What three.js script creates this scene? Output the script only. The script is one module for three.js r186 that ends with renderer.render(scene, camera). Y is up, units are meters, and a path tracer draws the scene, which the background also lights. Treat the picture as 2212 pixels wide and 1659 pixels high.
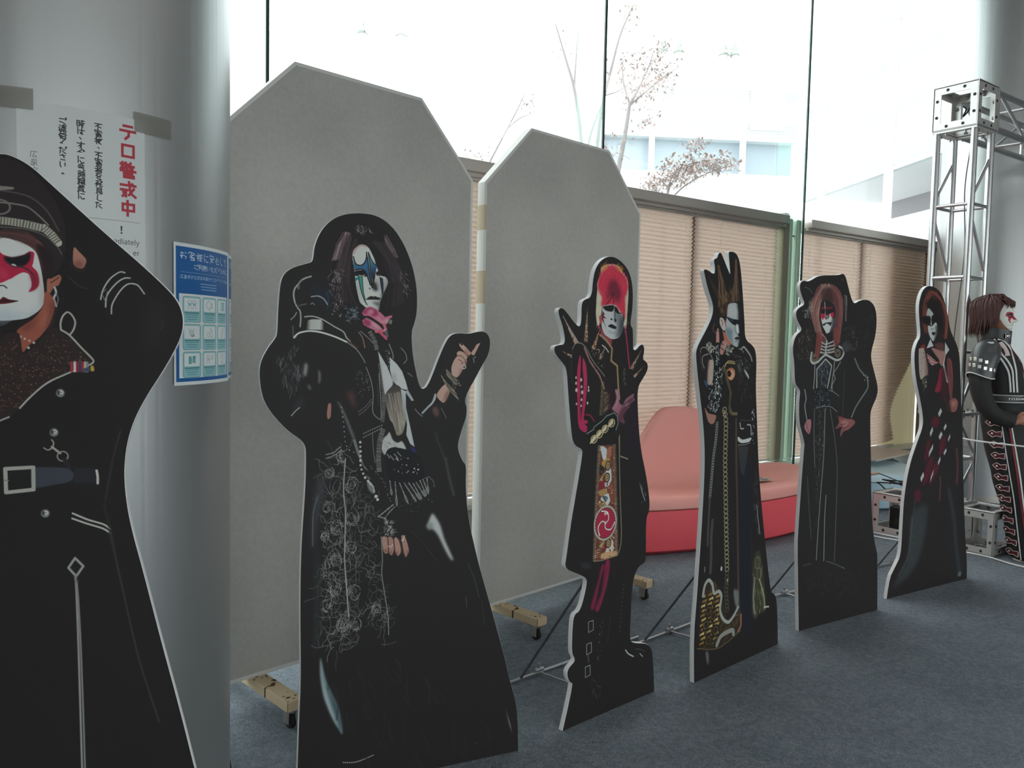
import * as THREE from 'three';
import { RoundedBoxGeometry } from 'three/addons/geometries/RoundedBoxGeometry.js';
import { mergeGeometries, mergeVertices, toCreasedNormals } from 'three/addons/utils/BufferGeometryUtils.js';
import { MarchingCubes } from 'three/addons/objects/MarchingCubes.js';
import { RectAreaLightUniformsLib } from 'three/addons/lights/RectAreaLightUniformsLib.js';

// ---------------------------------------------------------------- camera, sky, lights, exposure
// World: x runs along the window wall, z points from the window wall into the hall, the photographer stands at the origin.
const scene = new THREE.Scene();
const camera = new THREE.PerspectiveCamera(51.363, 2212 / 1659, 0.05, 400);
camera.position.set(0, 1.5, 0);
camera.up.set(0.01822, 0.99802, -0.06018);
camera.lookAt(0.59097, 1.5 - 0.05931, -0.80451);
const renderer = new THREE.WebGLRenderer({ antialias: true });
renderer.toneMapping = THREE.LinearToneMapping;
renderer.toneMappingExposure = 1.0;
renderer.shadowMap.enabled = true;
renderer.shadowMap.type = THREE.PCFSoftShadowMap;
RectAreaLightUniformsLib.init();
const SKY = 4.2, LAMP = 0.3;
scene.background = new THREE.Color(0.95 * SKY, 1.0 * SKY, 1.02 * SKY);      // bright overcast sky

// ---------------------------------------------------------------- helpers
let seed = 7;
const rnd = () => { seed = (seed + 0x6d2b79f5) | 0; let t = Math.imul(seed ^ (seed >>> 15), 1 | seed); t = (t + Math.imul(t ^ (t >>> 7), 61 | t)) ^ t; return ((t ^ (t >>> 14)) >>> 0) / 4294967296; };
const rr = (a, b) => a + (b - a) * rnd();
const V = (x, y, z) => new THREE.Vector3(x, y, z);
const lerp = THREE.MathUtils.lerp, clamp = THREE.MathUtils.clamp, smooth = THREE.MathUtils.smoothstep;
const D2R = Math.PI / 180;
function mat(color, roughness = 0.6, metalness = 0, more = {}) {
  const m = new THREE.MeshPhysicalMaterial({ roughness, metalness, ...more });
  if (Array.isArray(color)) m.color.setRGB(...color); else m.color.set(color);
  return m;
}
const used = {};
function numbered(name) { const n = (used[name] = (used[name] ?? -1) + 1); return n ? `${name}_${String(n).padStart(3, '0')}` : name; }
function mesh(name, geometry, material, parent = scene) {
  const o = new THREE.Mesh(Array.isArray(geometry) ? merge(geometry) : geometry, material);
  o.name = parent === scene ? numbered(name) : name;
  o.castShadow = o.receiveShadow = true;
  parent.add(o);
  return o;
}
function tag(o, label, category, group) { o.userData.label = label; o.userData.category = category; if (group) o.userData.group = group; return o; }
function struct(name, geometry, material, parent = scene) { const o = mesh(name, geometry, material, parent); if (parent === scene) o.userData.kind = 'structure'; return o; }
function thing(name, label, category, [x, y, z] = [0, 0, 0], turn = 0, group) {
  const o = new THREE.Group(); o.name = numbered(name); o.position.set(x, y, z); o.rotation.y = turn; scene.add(o);
  return tag(o, label, category, group);
}
function merge(list) {
  return list.length === 1 ? list[0] : mergeGeometries(list.map((g) => { const h = g.index ? g.toNonIndexed() : g.clone(); for (const k of Object.keys(h.attributes)) if (!['position', 'normal', 'uv'].includes(k)) h.deleteAttribute(k); if (!h.attributes.uv) h.setAttribute('uv', new THREE.BufferAttribute(new Float32Array(h.attributes.position.count * 2), 2)); return h; }));
}
const box = (x0, x1, y0, y1, z0, z1) => new THREE.BoxGeometry(x1 - x0, y1 - y0, z1 - z0).translate((x0 + x1) / 2, (y0 + y1) / 2, (z0 + z1) / 2);
const rbox = (x0, x1, y0, y1, z0, z1, r = 0.004, s = 2) => new RoundedBoxGeometry(x1 - x0, y1 - y0, z1 - z0, s, r).translate((x0 + x1) / 2, (y0 + y1) / 2, (z0 + z1) / 2);
function bar(a, b, r, r2 = r, n = 10) {
  const A = V(...a), B = V(...b), d = B.clone().sub(A), g = new THREE.CylinderGeometry(r2, r, d.length(), n);
  g.applyQuaternion(new THREE.Quaternion().setFromUnitVectors(V(0, 1, 0), d.clone().normalize()));
  return g.translate(...A.add(B).multiplyScalar(0.5).toArray());
}
const tubeAt = (pts, r, seg = 40, n = 6, closed = false) => new THREE.TubeGeometry(new THREE.CatmullRomCurve3(pts.map((p) => V(...p)), closed), seg, r, n, closed);
// value noise on a wrapping lattice
function noiseField(n, cells, sd) {
  const keep = seed; seed = sd; const L = Float32Array.from({ length: cells * cells }, rnd); seed = keep;
  const f = new Float32Array(n * n);
  for (let y = 0; y < n; y++) for (let x = 0; x < n; x++) {
    const u = (x / n) * cells, v = (y / n) * cells, i = Math.floor(u), j = Math.floor(v), a = smooth(u - i, 0, 1), b = smooth(v - j, 0, 1);
    const q = (p, r) => L[(r % cells) * cells + (p % cells)];
    f[y * n + x] = lerp(lerp(q(i, j), q(i + 1, j), a), lerp(q(i, j + 1), q(i + 1, j + 1), a), b);
  }
  return f;
}
function fieldTexture(n, f, colour = false) {
  const d = new Uint8Array(n * n * 4);
  for (let i = 0; i < n * n; i++) { const c = f(i % n, Math.floor(i / n), i); for (let k = 0; k < 3; k++) d[i * 4 + k] = clamp(Array.isArray(c) ? c[k] : c, 0, 255); d[i * 4 + 3] = 255; }
  const t = new THREE.DataTexture(d, n, n); t.wrapS = t.wrapT = THREE.RepeatWrapping; t.magFilter = THREE.LinearFilter; t.minFilter = THREE.LinearMipmapLinearFilter; t.generateMipmaps = true;
  if (colour) t.colorSpace = THREE.SRGBColorSpace; t.needsUpdate = true; return t;
}
function canvasTexture(w, h, draw) {
  const c = document.createElement('canvas'); c.width = w; c.height = h; const g = c.getContext('2d'); draw(g, w, h);
  const t = new THREE.CanvasTexture(c); t.colorSpace = THREE.SRGBColorSpace; t.magFilter = THREE.LinearFilter; t.anisotropy = 8; return t;
}
function worldUV(g, s, ax = 0, ay = 2) { const p = g.attributes.position, u = new Float32Array(p.count * 2); for (let i = 0; i < p.count; i++) { u[i * 2] = p.getComponent(i, ax) / s; u[i * 2 + 1] = p.getComponent(i, ay) / s; } g.setAttribute('uv', new THREE.BufferAttribute(u, 2)); return g; }
// a skin over rings of points (each ring an array of [x, y, z])
function loft(rings, closed = true, caps = true) {
  const n = rings[0].length, m = rings.length, pos = [], uv = [], idx = [];
  rings.forEach((r, j) => r.forEach((p, i) => { pos.push(...p); uv.push(i / n, j / (m - 1)); }));
  for (let j = 0; j < m - 1; j++) for (let i = 0; i < (closed ? n : n - 1); i++) { const a = j * n + i, b = j * n + ((i + 1) % n), c = a + n, d = b + n; idx.push(a, b, d, a, d, c); }
  if (caps) for (const [j, flip] of [[0, true], [m - 1, false]]) {
    const c = [0, 1, 2].map((k) => rings[j].reduce((s, p) => s + p[k], 0) / n), q = pos.length / 3; pos.push(...c); uv.push(0.5, j ? 1 : 0);
    for (let i = 0; i < n; i++) { const a = j * n + i, b = j * n + ((i + 1) % n); flip ? idx.push(q, b, a) : idx.push(q, a, b); }
  }
  const g = new THREE.BufferGeometry(); g.setAttribute('position', new THREE.Float32BufferAttribute(pos, 3)); g.setAttribute('uv', new THREE.Float32BufferAttribute(uv, 2)); g.setIndex(idx); g.computeVertexNormals(); return g;
}
const spline2 = (pts, n) => new THREE.SplineCurve(pts.map((p) => new THREE.Vector2(...p))).getPoints(n).map((p) => [p.x, p.y]);

// ---------------------------------------------------------------- materials
const grainN = noiseField(256, 128, 3), grainF = noiseField(256, 24, 5), grainC = noiseField(256, 6, 9);
const carpetMap = fieldTexture(512, ((fine, mid, big) => (x, y, i) => { const v = (fine[i] - 0.5) * 46 + (mid[i] - 0.5) * 26 + (big[i] - 0.5) * 14; return [205 + v * 1.05, 206 + v, 208 + v * 0.95]; })(noiseField(512, 256, 11), noiseField(512, 64, 12), noiseField(512, 9, 13)), true);
const carpetBump = fieldTexture(512, ((fine, mid) => (x, y, i) => 90 + fine[i] * 120 + mid[i] * 40)(noiseField(512, 256, 21), noiseField(512, 128, 22)));
const M = {
  carpet: mat([0.3, 0.345, 0.385], 0.97, 0, { map: carpetMap, bumpMap: carpetBump, bumpScale: 0.004, specularIntensity: 0.25 }),
  white: mat([0.62, 0.61, 0.58], 0.75), ceiling: mat([0.3, 0.3, 0.3], 0.9), wood: mat([0.3, 0.15, 0.06], 0.55), hall: mat([0.15, 0.145, 0.14], 0.85),
  rail: mat([0.5, 0.46, 0.42], 0.36, 0.75), brownPost: mat([0.2, 0.14, 0.1], 0.45, 0.5), greenPost: mat([0.42, 0.48, 0.4], 0.4, 0.35),
  glass: mat([0.95, 0.985, 0.97], 0.0, 0, { transmission: 1, thickness: 0, ior: 1.5, side: THREE.DoubleSide }),
  fin: mat([0.84, 0.95, 0.91], 0.0, 0, { transmission: 1, thickness: 0, ior: 1.5, side: THREE.DoubleSide }),
  finEdge: mat([0.02, 0.06, 0.055], 0.25),
  sill: mat([0.66, 0.65, 0.6], 0.55),
  pillar: mat([0.43, 0.44, 0.44], 0.42, 0.82),
  black: mat([0.015, 0.014, 0.014], 0.5), rubber: mat([0.02, 0.02, 0.02], 0.8),
  foamEdge: mat([0.88, 0.88, 0.88], 0.7), steel: mat([0.6, 0.6, 0.6], 0.3, 0.9), wire: mat([0.5, 0.5, 0.52], 0.35, 0.8), darkWire: mat([0.12, 0.12, 0.13], 0.5, 0.5),
  alu: mat([0.6, 0.6, 0.61], 0.32, 0.9), aluPlate: mat([0.66, 0.65, 0.63], 0.42, 0.6), bolt: mat([0.35, 0.35, 0.36], 0.3, 0.9), hole: mat([0.03, 0.03, 0.03], 0.8),
};
M.pillar.bumpMap = fieldTexture(256, ((s) => (x, y) => 128 + (s[x] - 0.5) * 60)(noiseField(256, 60, 31))); M.pillar.bumpScale = 0.0012;

// ---------------------------------------------------------------- the room
struct('floor', worldUV(box(-6, 14, -0.12, 0, -4.75, 8), 1.1), M.carpet);
struct('ceiling', box(-6.2, 14.2, 6, 6.2, -4.9, 8.2), M.ceiling);
struct('wall_back', [box(-6.2, 14.2, 3.5, 6, 8, 8.2), box(-6.2, -5.5, 0, 3.5, 8, 8.2), box(12.5, 14.2, 0, 3.5, 8, 8.2)], M.hall);
{ const w = new THREE.Group(); w.name = 'window_6'; w.userData.kind = 'structure'; scene.add(w);      // glazed entrance front opposite the window wall
  for (let k = 0; k < 9; k++) { const x = -5.5 + k * 2; mesh('pane', new THREE.PlaneGeometry(1.94, 3.42).translate(x + 1, 1.77, 8.1), M.glass, w); mesh('mullion', rbox(x - 0.03, x + 0.03, 0.02, 3.5, 8.04, 8.16, 0.008), M.rail, w); }
  mesh('mullion', rbox(12.47, 12.53, 0.02, 3.5, 8.04, 8.16, 0.008), M.rail, w); mesh('sill', rbox(-5.5, 12.5, 0, 0.06, 8.02, 8.18, 0.008), M.rail, w); }
struct('wall_left', box(-6.2, -6, 0, 6, -4.9, 8), M.hall);
struct('trim_20', box(-6, -5.96, 0, 2.5, -1, 8), M.wood);
struct('wall_right', box(14, 14.2, 0, 6, -4.9, 8), M.hall);
struct('wall_window', box(-6, 14, 0, 0.33, -4.75, -4.56), M.white);
struct('wall_panel', box(9.34, 14, 0.37, 2.59, -4.75, -4.56), M.white);
struct('trim_1', rbox(-6, 14, 0.33, 0.37, -4.75, -4.42, 0.008), M.sill);
struct('trim_2', [rbox(-6, 6.45, 2.59, 2.67, -4.7, -4.5, 0.006), box(-6, 6.45, 2.565, 2.59, -4.66, -4.54)], M.rail);
struct('trim_3', [rbox(6.8, 14, 2.59, 2.67, -4.7, -4.5, 0.006), box(6.8, 9.3, 2.565, 2.59, -4.66, -4.54)], M.rail);
// glass bays between the fins, each with its lower and upper pane
const FINS = [-0.93, 1.5, 3.93, 6.38];
[-6, ...FINS].forEach((x, i) => {
  const x1 = [...FINS, 14][i], w = new THREE.Group(); w.name = 'window_' + (i + 1); w.userData.kind = 'structure'; scene.add(w);
  const pane = (y0, y1, z, a, b) => mesh('pane', new THREE.PlaneGeometry(b - a, y1 - y0).translate((a + b) / 2, (y0 + y1) / 2, z), M.glass, w);
  pane(0.37, 2.63, -4.69, x + 0.01, Math.min(x1, 9.34) - 0.01);
  pane(2.63, 6, -4.64, x + 0.006, x1 - 0.006);
});
FINS.forEach((x, i) => {
  const f = new THREE.Group(); f.name = 'trim_' + (i + 4); f.userData.kind = 'structure'; scene.add(f);
  mesh('fin_pane', box(x - 0.009, x + 0.009, 0.38, 6, -4.62, -4.322), M.fin, f);
  mesh('fin_edge', box(x - 0.009, x + 0.009, 0.38, 6, -4.32, -4.308), M.finEdge, f);
  mesh('jamb', rbox(x + 0.06, x + 0.13, 0.37, 2.7, -4.66, -4.55, 0.008), M.brownPost, f);
  mesh('jamb', rbox(x + 0.16, x + 0.215, 0.37, 2.66, -4.66, -4.56, 0.018, 3), M.greenPost, f);
  mesh('jamb', rbox(x + 0.28, x + 0.35, 0.37, 2.66, -4.66, -4.56, 0.018, 3), M.greenPost, f);
  mesh('jamb_bracket', box(x + 0.13, x + 0.35, 2.5, 2.515, -4.62, -4.6), M.finEdge, f);
});
struct('trim_15', box(8.42, 9.2, 0.37, 2.59, -4.675, -4.66), mat([0.82, 0.76, 0.6], 0.9, 0, { transmission: 0.3, thickness: 0 }));
struct('trim_10', rbox(9.2, 9.27, 0.37, 2.6, -4.64, -4.54, 0.008), M.brownPost);
struct('trim_11', rbox(9.3, 9.36, 0.37, 2.6, -4.6, -4.52, 0.008), M.sill);
struct('trim_12', box(5.245, 5.305, 0.37, 2.6, -4.645, -4.622), M.brownPost);
struct('trim_13', box(7.835, 7.905, 0.37, 2.6, -4.645, -4.622), M.brownPost);
struct('trim_14', box(2.787, 2.813, 0.37, 2.6, -4.65, -4.625), M.brownPost);
// round metal pillars with fine vertical brushing
const pillarGeo = (r) => { const g = new THREE.CylinderGeometry(r, r, 6, 96, 1, true), u = g.attributes.uv; for (let i = 0; i < u.count; i++) u.setXY(i, u.getX(i) * 5, u.getY(i) * 2); return g.translate(0, 3, 0); };
const P1 = [0.303, -2.729, 0.5], P2 = [8.65, -3.67, 0.5];
for (const [i, [x, z, r]] of [P1, P2].entries()) { const p = new THREE.Group(); p.name = 'pillar_' + (i + 1); p.userData.kind = 'structure'; p.position.set(x, 0, z); scene.add(p); mesh('cladding', pillarGeo(r), M.pillar, p); mesh('base_ring', new THREE.CylinderGeometry(r + 0.004, r + 0.004, 0.06, 96, 1, true).translate(0, 0.03, 0), M.rail, p); }
// ceiling lamps of the hall
for (const [i, [x, z]] of [[-2, -1], [2, 1], [6, 1], [10, 1], [2, 5], [6, 5], [10, 5], [-2, 5]].entries()) {
  const t = thing('ceiling_light', `square white ceiling light panel ${['above the left end of the hall near the windows', 'above the middle of the hall, second from the left', 'above the middle of the hall, third from the left', 'above the right end of the hall', 'above the rear of the hall, second from the left', 'above the rear of the hall, third from the left', 'above the rear right of the hall', 'above the rear left of the hall'][i]}`, 'ceiling light', [x, 5.99, z], 0, 'ceiling light panels of the hall');
  mesh('frame', [box(-0.62, 0.62, -0.05, 0, 0.6, 0.63), box(-0.62, 0.62, -0.05, 0, -0.63, -0.6), box(0.6, 0.63, -0.05, 0, -0.6, 0.6), box(-0.63, -0.6, -0.05, 0, -0.6, 0.6)], M.white, t);
  mesh('diffuser', box(-0.6, 0.6, -0.03, -0.02, -0.6, 0.6), mat([0.8, 0.8, 0.78], 0.6, 0, { emissive: new THREE.Color(1, 0.95, 0.88), emissiveIntensity: 2 }), t);
  const l = new THREE.RectAreaLight(new THREE.Color(1, 0.93, 0.84), LAMP * 6, 1.2, 1.2); l.name = 'lamp_light'; l.position.set(x, 5.95, z); l.rotation.x = -Math.PI / 2; scene.add(l);
}

// ---------------------------------------------------------------- pleated blinds
const blindMat = mat([0.66, 0.54, 0.46], 0.9, 0, { transmission: 0.24, thickness: 0, specularIntensity: 0.2, side: THREE.DoubleSide });
function blind(x0, x1, label, right = () => 0, cords = [0.12, 0.88]) {
  const t = thing('pleated_blind', label, 'blind', [x0, 0, -4.6], 0, 'pleated blinds hanging in the window wall'), w = x1 - x0, top = 2.56, bot = 0.4, n = Math.round((top - bot) / 0.0345), rings = [];
  for (let i = 0; i <= 2 * n; i++) { const y = lerp(top, bot, i / (2 * n)), z = (i % 2 ? 0.011 : -0.011), r = right(y), row = []; for (let k = 0; k <= 12; k++) { const s = k / 12, xx = s * (w + r * s); row.push([xx, y + Math.sin(i * 0.7 + k) * 0.0006 + (r ? -r * 0.08 * s * s : 0), z + Math.sin(k * 1.3 + y * 3) * 0.002]); } rings.push(row); }
  const g = loft(rings, false, false).toNonIndexed(); g.computeVertexNormals();
  mesh('pleated_fabric', g, blindMat, t);
  mesh('head_rail', rbox(0, w, 2.545, 2.59, -0.025, 0.025, 0.005), M.rail, t);
  mesh('bottom_rail', rbox(0, w + right(bot), bot - 0.018, bot, -0.014, 0.014, 0.004), M.sill, t);
  for (const c of cords) mesh('lift_cord', bar([w * c, bot, 0.004], [w * c, 2.55, 0.004], 0.0016, 0.0016, 5), M.foamEdge, t);
}
blind(1.9, 2.79, 'beige pleated blind mostly hidden behind the first grey partition');
blind(2.81, 3.88, 'beige pleated blind seen through the gap between the two grey partitions');
blind(4.34, 5.24, 'beige pleated blind just right of the second grey partition, behind the pink sofa', undefined, [0.27, 0.9]);
blind(5.258, 6.4, 'beige pleated blind between the zigzag gap and the green posts, behind the spiky-haired cutout', undefined, [0.3, 0.86]);
blind(6.79, 7.828, 'beige pleated blind right of the green posts, behind the winged-collar cutout');
blind(7.842, 9.16, 'beige pleated blind with its lower right corner pulled aside, next to the truss tower', (y) => -0.62 * smooth(1.75 - y, 0, 1.15) + 0.1 * smooth(0.75 - y, 0, 0.35));

// ---------------------------------------------------------------- printed cutout boards (coordinates in cm on each board)
function painter(g, u0, v1, S) {                                   // draws on a canvas in board centimetres, y up
  const X = (x) => (x - u0) * S, Y = (y) => (v1 - y) * S;
  const path = (p, closed, curved) => {
    g.beginPath(); const n = p.length / 2, at = (i) => [X(p[2 * i]), Y(p[2 * i + 1])];
    g.moveTo(...at(0));
    if (!curved || n < 3) for (let i = 1; i < n; i++) g.lineTo(...at(i));
    else for (let i = 0, m = closed ? n : n - 1; i < m; i++) {       // Catmull-Rom through the points
      const q = (k) => at(closed ? (k + n) % n : clamp(k, 0, n - 1)), [a, b, c, d] = [q(i - 1), q(i), q(i + 1), q(i + 2)], k = 0.15;
      g.bezierCurveTo(b[0] + (c[0] - a[0]) * k, b[1] + (c[1] - a[1]) * k, c[0] - (d[0] - b[0]) * k, c[1] - (d[1] - b[1]) * k, c[0], c[1]);
    }
    if (closed) g.closePath();
  };
  const walk = (p, step, f) => { let left = 0; for (let i = 0; i + 3 < p.length; i += 2) { const dx = p[i + 2] - p[i], dy = p[i + 3] - p[i + 1], l = Math.hypot(dx, dy); let t = left; for (; t < l; t += step) f(p[i] + (dx * t) / l, p[i + 1] + (dy * t) / l, dx / l, dy / l); left = t - l; } };
  const inside = (p, x, y) => { let c = false; for (let i = 0, j = p.length - 2; i < p.length; j = i, i += 2) if (p[i + 1] > y !== p[j + 1] > y && x < ((p[j] - p[i]) * (y - p[i + 1])) / (p[j + 1] - p[i + 1]) + p[i]) c = !c; return c; };
  const bounds = (p) => { let a = 1e9, b = -1e9, c = 1e9, d = -1e9; for (let i = 0; i < p.length; i += 2) { a = Math.min(a, p[i]); b = Math.max(b, p[i]); c = Math.min(c, p[i + 1]); d = Math.max(d, p[i + 1]); } return [a, b, c, d]; };
  const blur = (cm) => { g.filter = cm ? `blur(${(cm * S).toFixed(1)}px)` : 'none'; };
  const b = {
    fill(col, p, soft = 0, curved = true, alpha = 1) { g.globalAlpha = alpha; blur(soft); g.fillStyle = col; path(p, true, curved); g.fill(); blur(0); g.globalAlpha = 1; },
    poly(col, p, soft = 0, alpha = 1) { b.fill(col, p, soft, false, alpha); },
    line(col, w, p, curved = true, alpha = 1, soft = 0) { g.globalAlpha = alpha; blur(soft); g.strokeStyle = col; g.lineWidth = w * S; g.lineCap = 'round'; g.lineJoin = 'round'; path(p, false, curved); g.stroke(); blur(0); g.globalAlpha = 1; },
    dash(col, w, p, on, off) { g.setLineDash([on * S, off * S]); g.strokeStyle = col; g.lineWidth = w * S; g.lineCap = 'butt'; path(p, false, true); g.stroke(); g.setLineDash([]); },
    dots(col, r, p, step, jit = 0) { g.fillStyle = col; walk(p, step, (x, y) => { g.beginPath(); g.arc(X(x + rr(-jit, jit)), Y(y + rr(-jit, jit)), r * S * rr(0.8, 1.15), 0, 7); g.fill(); }); },
    ring(col, w, x, y, rx, ry = rx, rot = 0, fillCol) { g.beginPath(); g.ellipse(X(x), Y(y), rx * S, ry * S, rot, 0, 7); if (fillCol) { g.fillStyle = fillCol; g.fill(); } if (w) { g.strokeStyle = col; g.lineWidth = w * S; g.stroke(); } },
    // strands running from guide A to guide B, both polylines with the same number of points
    hair(cols, A, B, n, w, jit = 0.4, alpha = 0.8) { for (let i = 0; i < n; i++) { const t = rnd(), p = [], j = rr(-jit, jit), k = rr(-jit, jit), s0 = rr(0, 0.25), s1 = rr(0.7, 1), m = A.length / 2; for (let q = 0; q < m; q++) { const f = q / (m - 1); if (f < s0 - 0.2 || f > s1 + 0.2) continue; p.push(lerp(A[2 * q], B[2 * q], t) + lerp(j, k, f) + rr(-jit, jit) * 0.25, lerp(A[2 * q + 1], B[2 * q + 1], t) + rr(-jit, jit) * 0.4); } if (p.length >= 4) b.line(cols[Math.floor(rnd() * cols.length)], w * rr(0.5, 1.3), p, true, alpha * rr(0.4, 1)); } },
    // short strokes scattered in an area, all leaning the same way
    tuft(cols, p, n, len, ang, spread, w, alpha = 0.8) { const [a, c, d, e] = bounds(p); for (let i = 0, k = 0; i < n && k < n * 20; k++) { const x = rr(a, c), y = rr(d, e); if (!inside(p, x, y)) continue; i++; const t = (ang + rr(-spread, spread)) * D2R, l = len * rr(0.4, 1.2); b.line(cols[Math.floor(rnd() * cols.length)], w * rr(0.5, 1.4), [x, y, x + Math.cos(t) * l * 0.5 + rr(-0.1, 0.1) * l, y + Math.sin(t) * l * 0.5, x + Math.cos(t) * l, y + Math.sin(t) * l], true, alpha * rr(0.35, 1)); } },
    speck(cols, p, n, r0, r1) { const [a, c, d, e] = bounds(p); for (let i = 0, k = 0; i < n && k < n * 20; k++) { const x = rr(a, c), y = rr(d, e); if (!inside(p, x, y)) continue; i++; g.fillStyle = cols[Math.floor(rnd() * cols.length)]; g.beginPath(); g.arc(X(x), Y(y), rr(r0, r1) * S, 0, 7); g.fill(); } },
    lace(col, p, n, w) { const [a, c, d, e] = bounds(p); for (let i = 0, k = 0; i < n && k < n * 20; k++) { const x = rr(a, c), y = rr(d, e); if (!inside(p, x, y)) continue; i++; let t = rr(0, 6.3); const q = [x, y]; for (let s = 0; s < 5; s++) { t += rr(-1.1, 1.1); q.push(q[q.length - 2] + Math.cos(t) * rr(0.5, 1.5), q[q.length - 1] + Math.sin(t) * rr(0.7, 1.9)); } b.line(col, w * rr(0.6, 1.2), q, true, rr(0.45, 1)); } },
    rose(col, x, y, r, w) { for (let k = 0; k < 4; k++) { const R = (r * (k + 1)) / 4; for (let s = 0; s < 3 + k; s++) { const t0 = rr(0, 6.3), q = []; for (let i = 0; i <= 5; i++) { const t = t0 + (i / 5) * rr(0.9, 1.6); q.push(x + Math.cos(t) * R * 0.8 * rr(0.9, 1.1), y + Math.sin(t) * R * rr(0.9, 1.1)); } b.line(col, w, q, true, rr(0.5, 1)); } } },
    zip(col, w, p, teeth) { walk(p, teeth, (x, y, dx, dy) => b.line(col, teeth * 0.5, [x - dy * w, y + dx * w, x + dy * w, y - dx * w], false, rr(0.6, 1))); },
    clip(p, f, curved = true) { g.save(); path(p, true, curved); g.clip(); f(); g.restore(); },
    grad(p, a, c, stops, curved = true) { const q = g.createLinearGradient(X(a[0]), Y(a[1]), X(c[0]), Y(c[1])); stops.forEach(([t, s]) => q.addColorStop(t, s)); g.fillStyle = q; path(p, true, curved); g.fill(); },
  };
  return b;
}
function chaikin(p) {                                               // rounds an outline; corners that touch the floor stay sharp
  let q = []; for (let i = 0; i < p.length; i += 2) q.push([p[i], p[i + 1], p[i + 1] < 2.5]);
  for (let k = 0; k < 2; k++) { const r = []; q.forEach((a, i) => { const b = q[(i + 1) % q.length]; if (a[2]) r.push(a); else r.push([lerp(a[0], b[0], 0.25), lerp(a[1], b[1], 0.25), false]); if (!a[2] || !b[2]) r.push(b[2] ? [lerp(a[0], b[0], 0.75), lerp(a[1], b[1], 0.75), false] : [lerp(a[0], b[0], a[2] ? 0.25 : 0.75), lerp(a[1], b[1], a[2] ? 0.25 : 0.75), false]); }); q = r; }
  return q.map((a) => [a[0], a[1]]);
}
const BLACK = '#221e1f';
function cutout(label, at, turn, outline, S, paint, stand) {
  const t = thing('cutout_board', label, 'cutout', at, turn * D2R, 'life-size printed cutout boards in a row');
  for (let i = 1; i < outline.length; i += 2) if (outline[i] < 2.5) outline[i] = 0;
  const pts = chaikin(outline), shape = new THREE.Shape(pts.map((p) => new THREE.Vector2(p[0] / 100, p[1] / 100)));
  const u0 = Math.min(...pts.map((p) => p[0])) - 1, u1 = Math.max(...pts.map((p) => p[0])) + 1, v1 = Math.max(...pts.map((p) => p[1])) + 1;
  const tex = canvasTexture(Math.round((u1 - u0) * S), Math.round((v1 + 1) * S), (g, w, h) => { g.fillStyle = BLACK; g.fillRect(0, 0, w, h); paint(painter(g, u0, v1, S)); });
  const core = new THREE.ExtrudeGeometry(shape, { depth: 0.019, bevelEnabled: true, bevelThickness: 0.001, bevelSize: 0.001, bevelSegments: 1, curveSegments: 1 }).translate(0, 0, -0.02);
  core.translate(0, 0.001, 0);
  mesh('foam_core', core, M.foamEdge, t);
  const face = new THREE.ShapeGeometry(shape), p = face.attributes.position, uv = face.attributes.uv;
  for (let i = 0; i < p.count; i++) uv.setXY(i, (p.getX(i) * 100 - u0) / (u1 - u0), (p.getY(i) * 100 + 1) / (v1 + 1));
  mesh('printed_face', face.translate(0, 0.001, 0.0012), mat([1, 1, 1], 0.55, 0, { map: tex, specularIntensity: 0.6 }), t);
  if (stand) stand(t);
}
// a wire stand on the floor behind a board: rear rod, hinge, wire to the board and a rising brace
function wireStand(hinge, x0, x1, b0, b1, z = -0.43) {
  return (t) => {
    mesh('stand_rod', [bar([x0, 0.012, z], [x1, 0.012, z], 0.0065)], M.wire, t);
    mesh('stand_hinge', [bar([hinge, 0.001, z], [hinge, 0.05, z], 0.006), bar([hinge - 0.025, 0.024, z], [hinge + 0.025, 0.024, z], 0.009)], M.wire, t);
    mesh('stand_wire', [bar([hinge, 0.014, z], [hinge + 0.06, 0.014, -0.025], 0.0045)], M.wire, t);
    mesh('stand_brace', [bar([b0, 0.012, z], [b1, 0.7, -0.024], 0.0055)], M.darkWire, t);
    mesh('stand_clip', rbox(hinge - 0.02, hinge + 0.14, 0.001, 0.02, -0.045, -0.022, 0.004), M.wire, t);
    mesh('stand_clip', rbox(b1 - 0.03, b1 + 0.03, 0.66, 0.74, -0.028, -0.021, 0.003), M.wire, t);
  };
}

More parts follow.
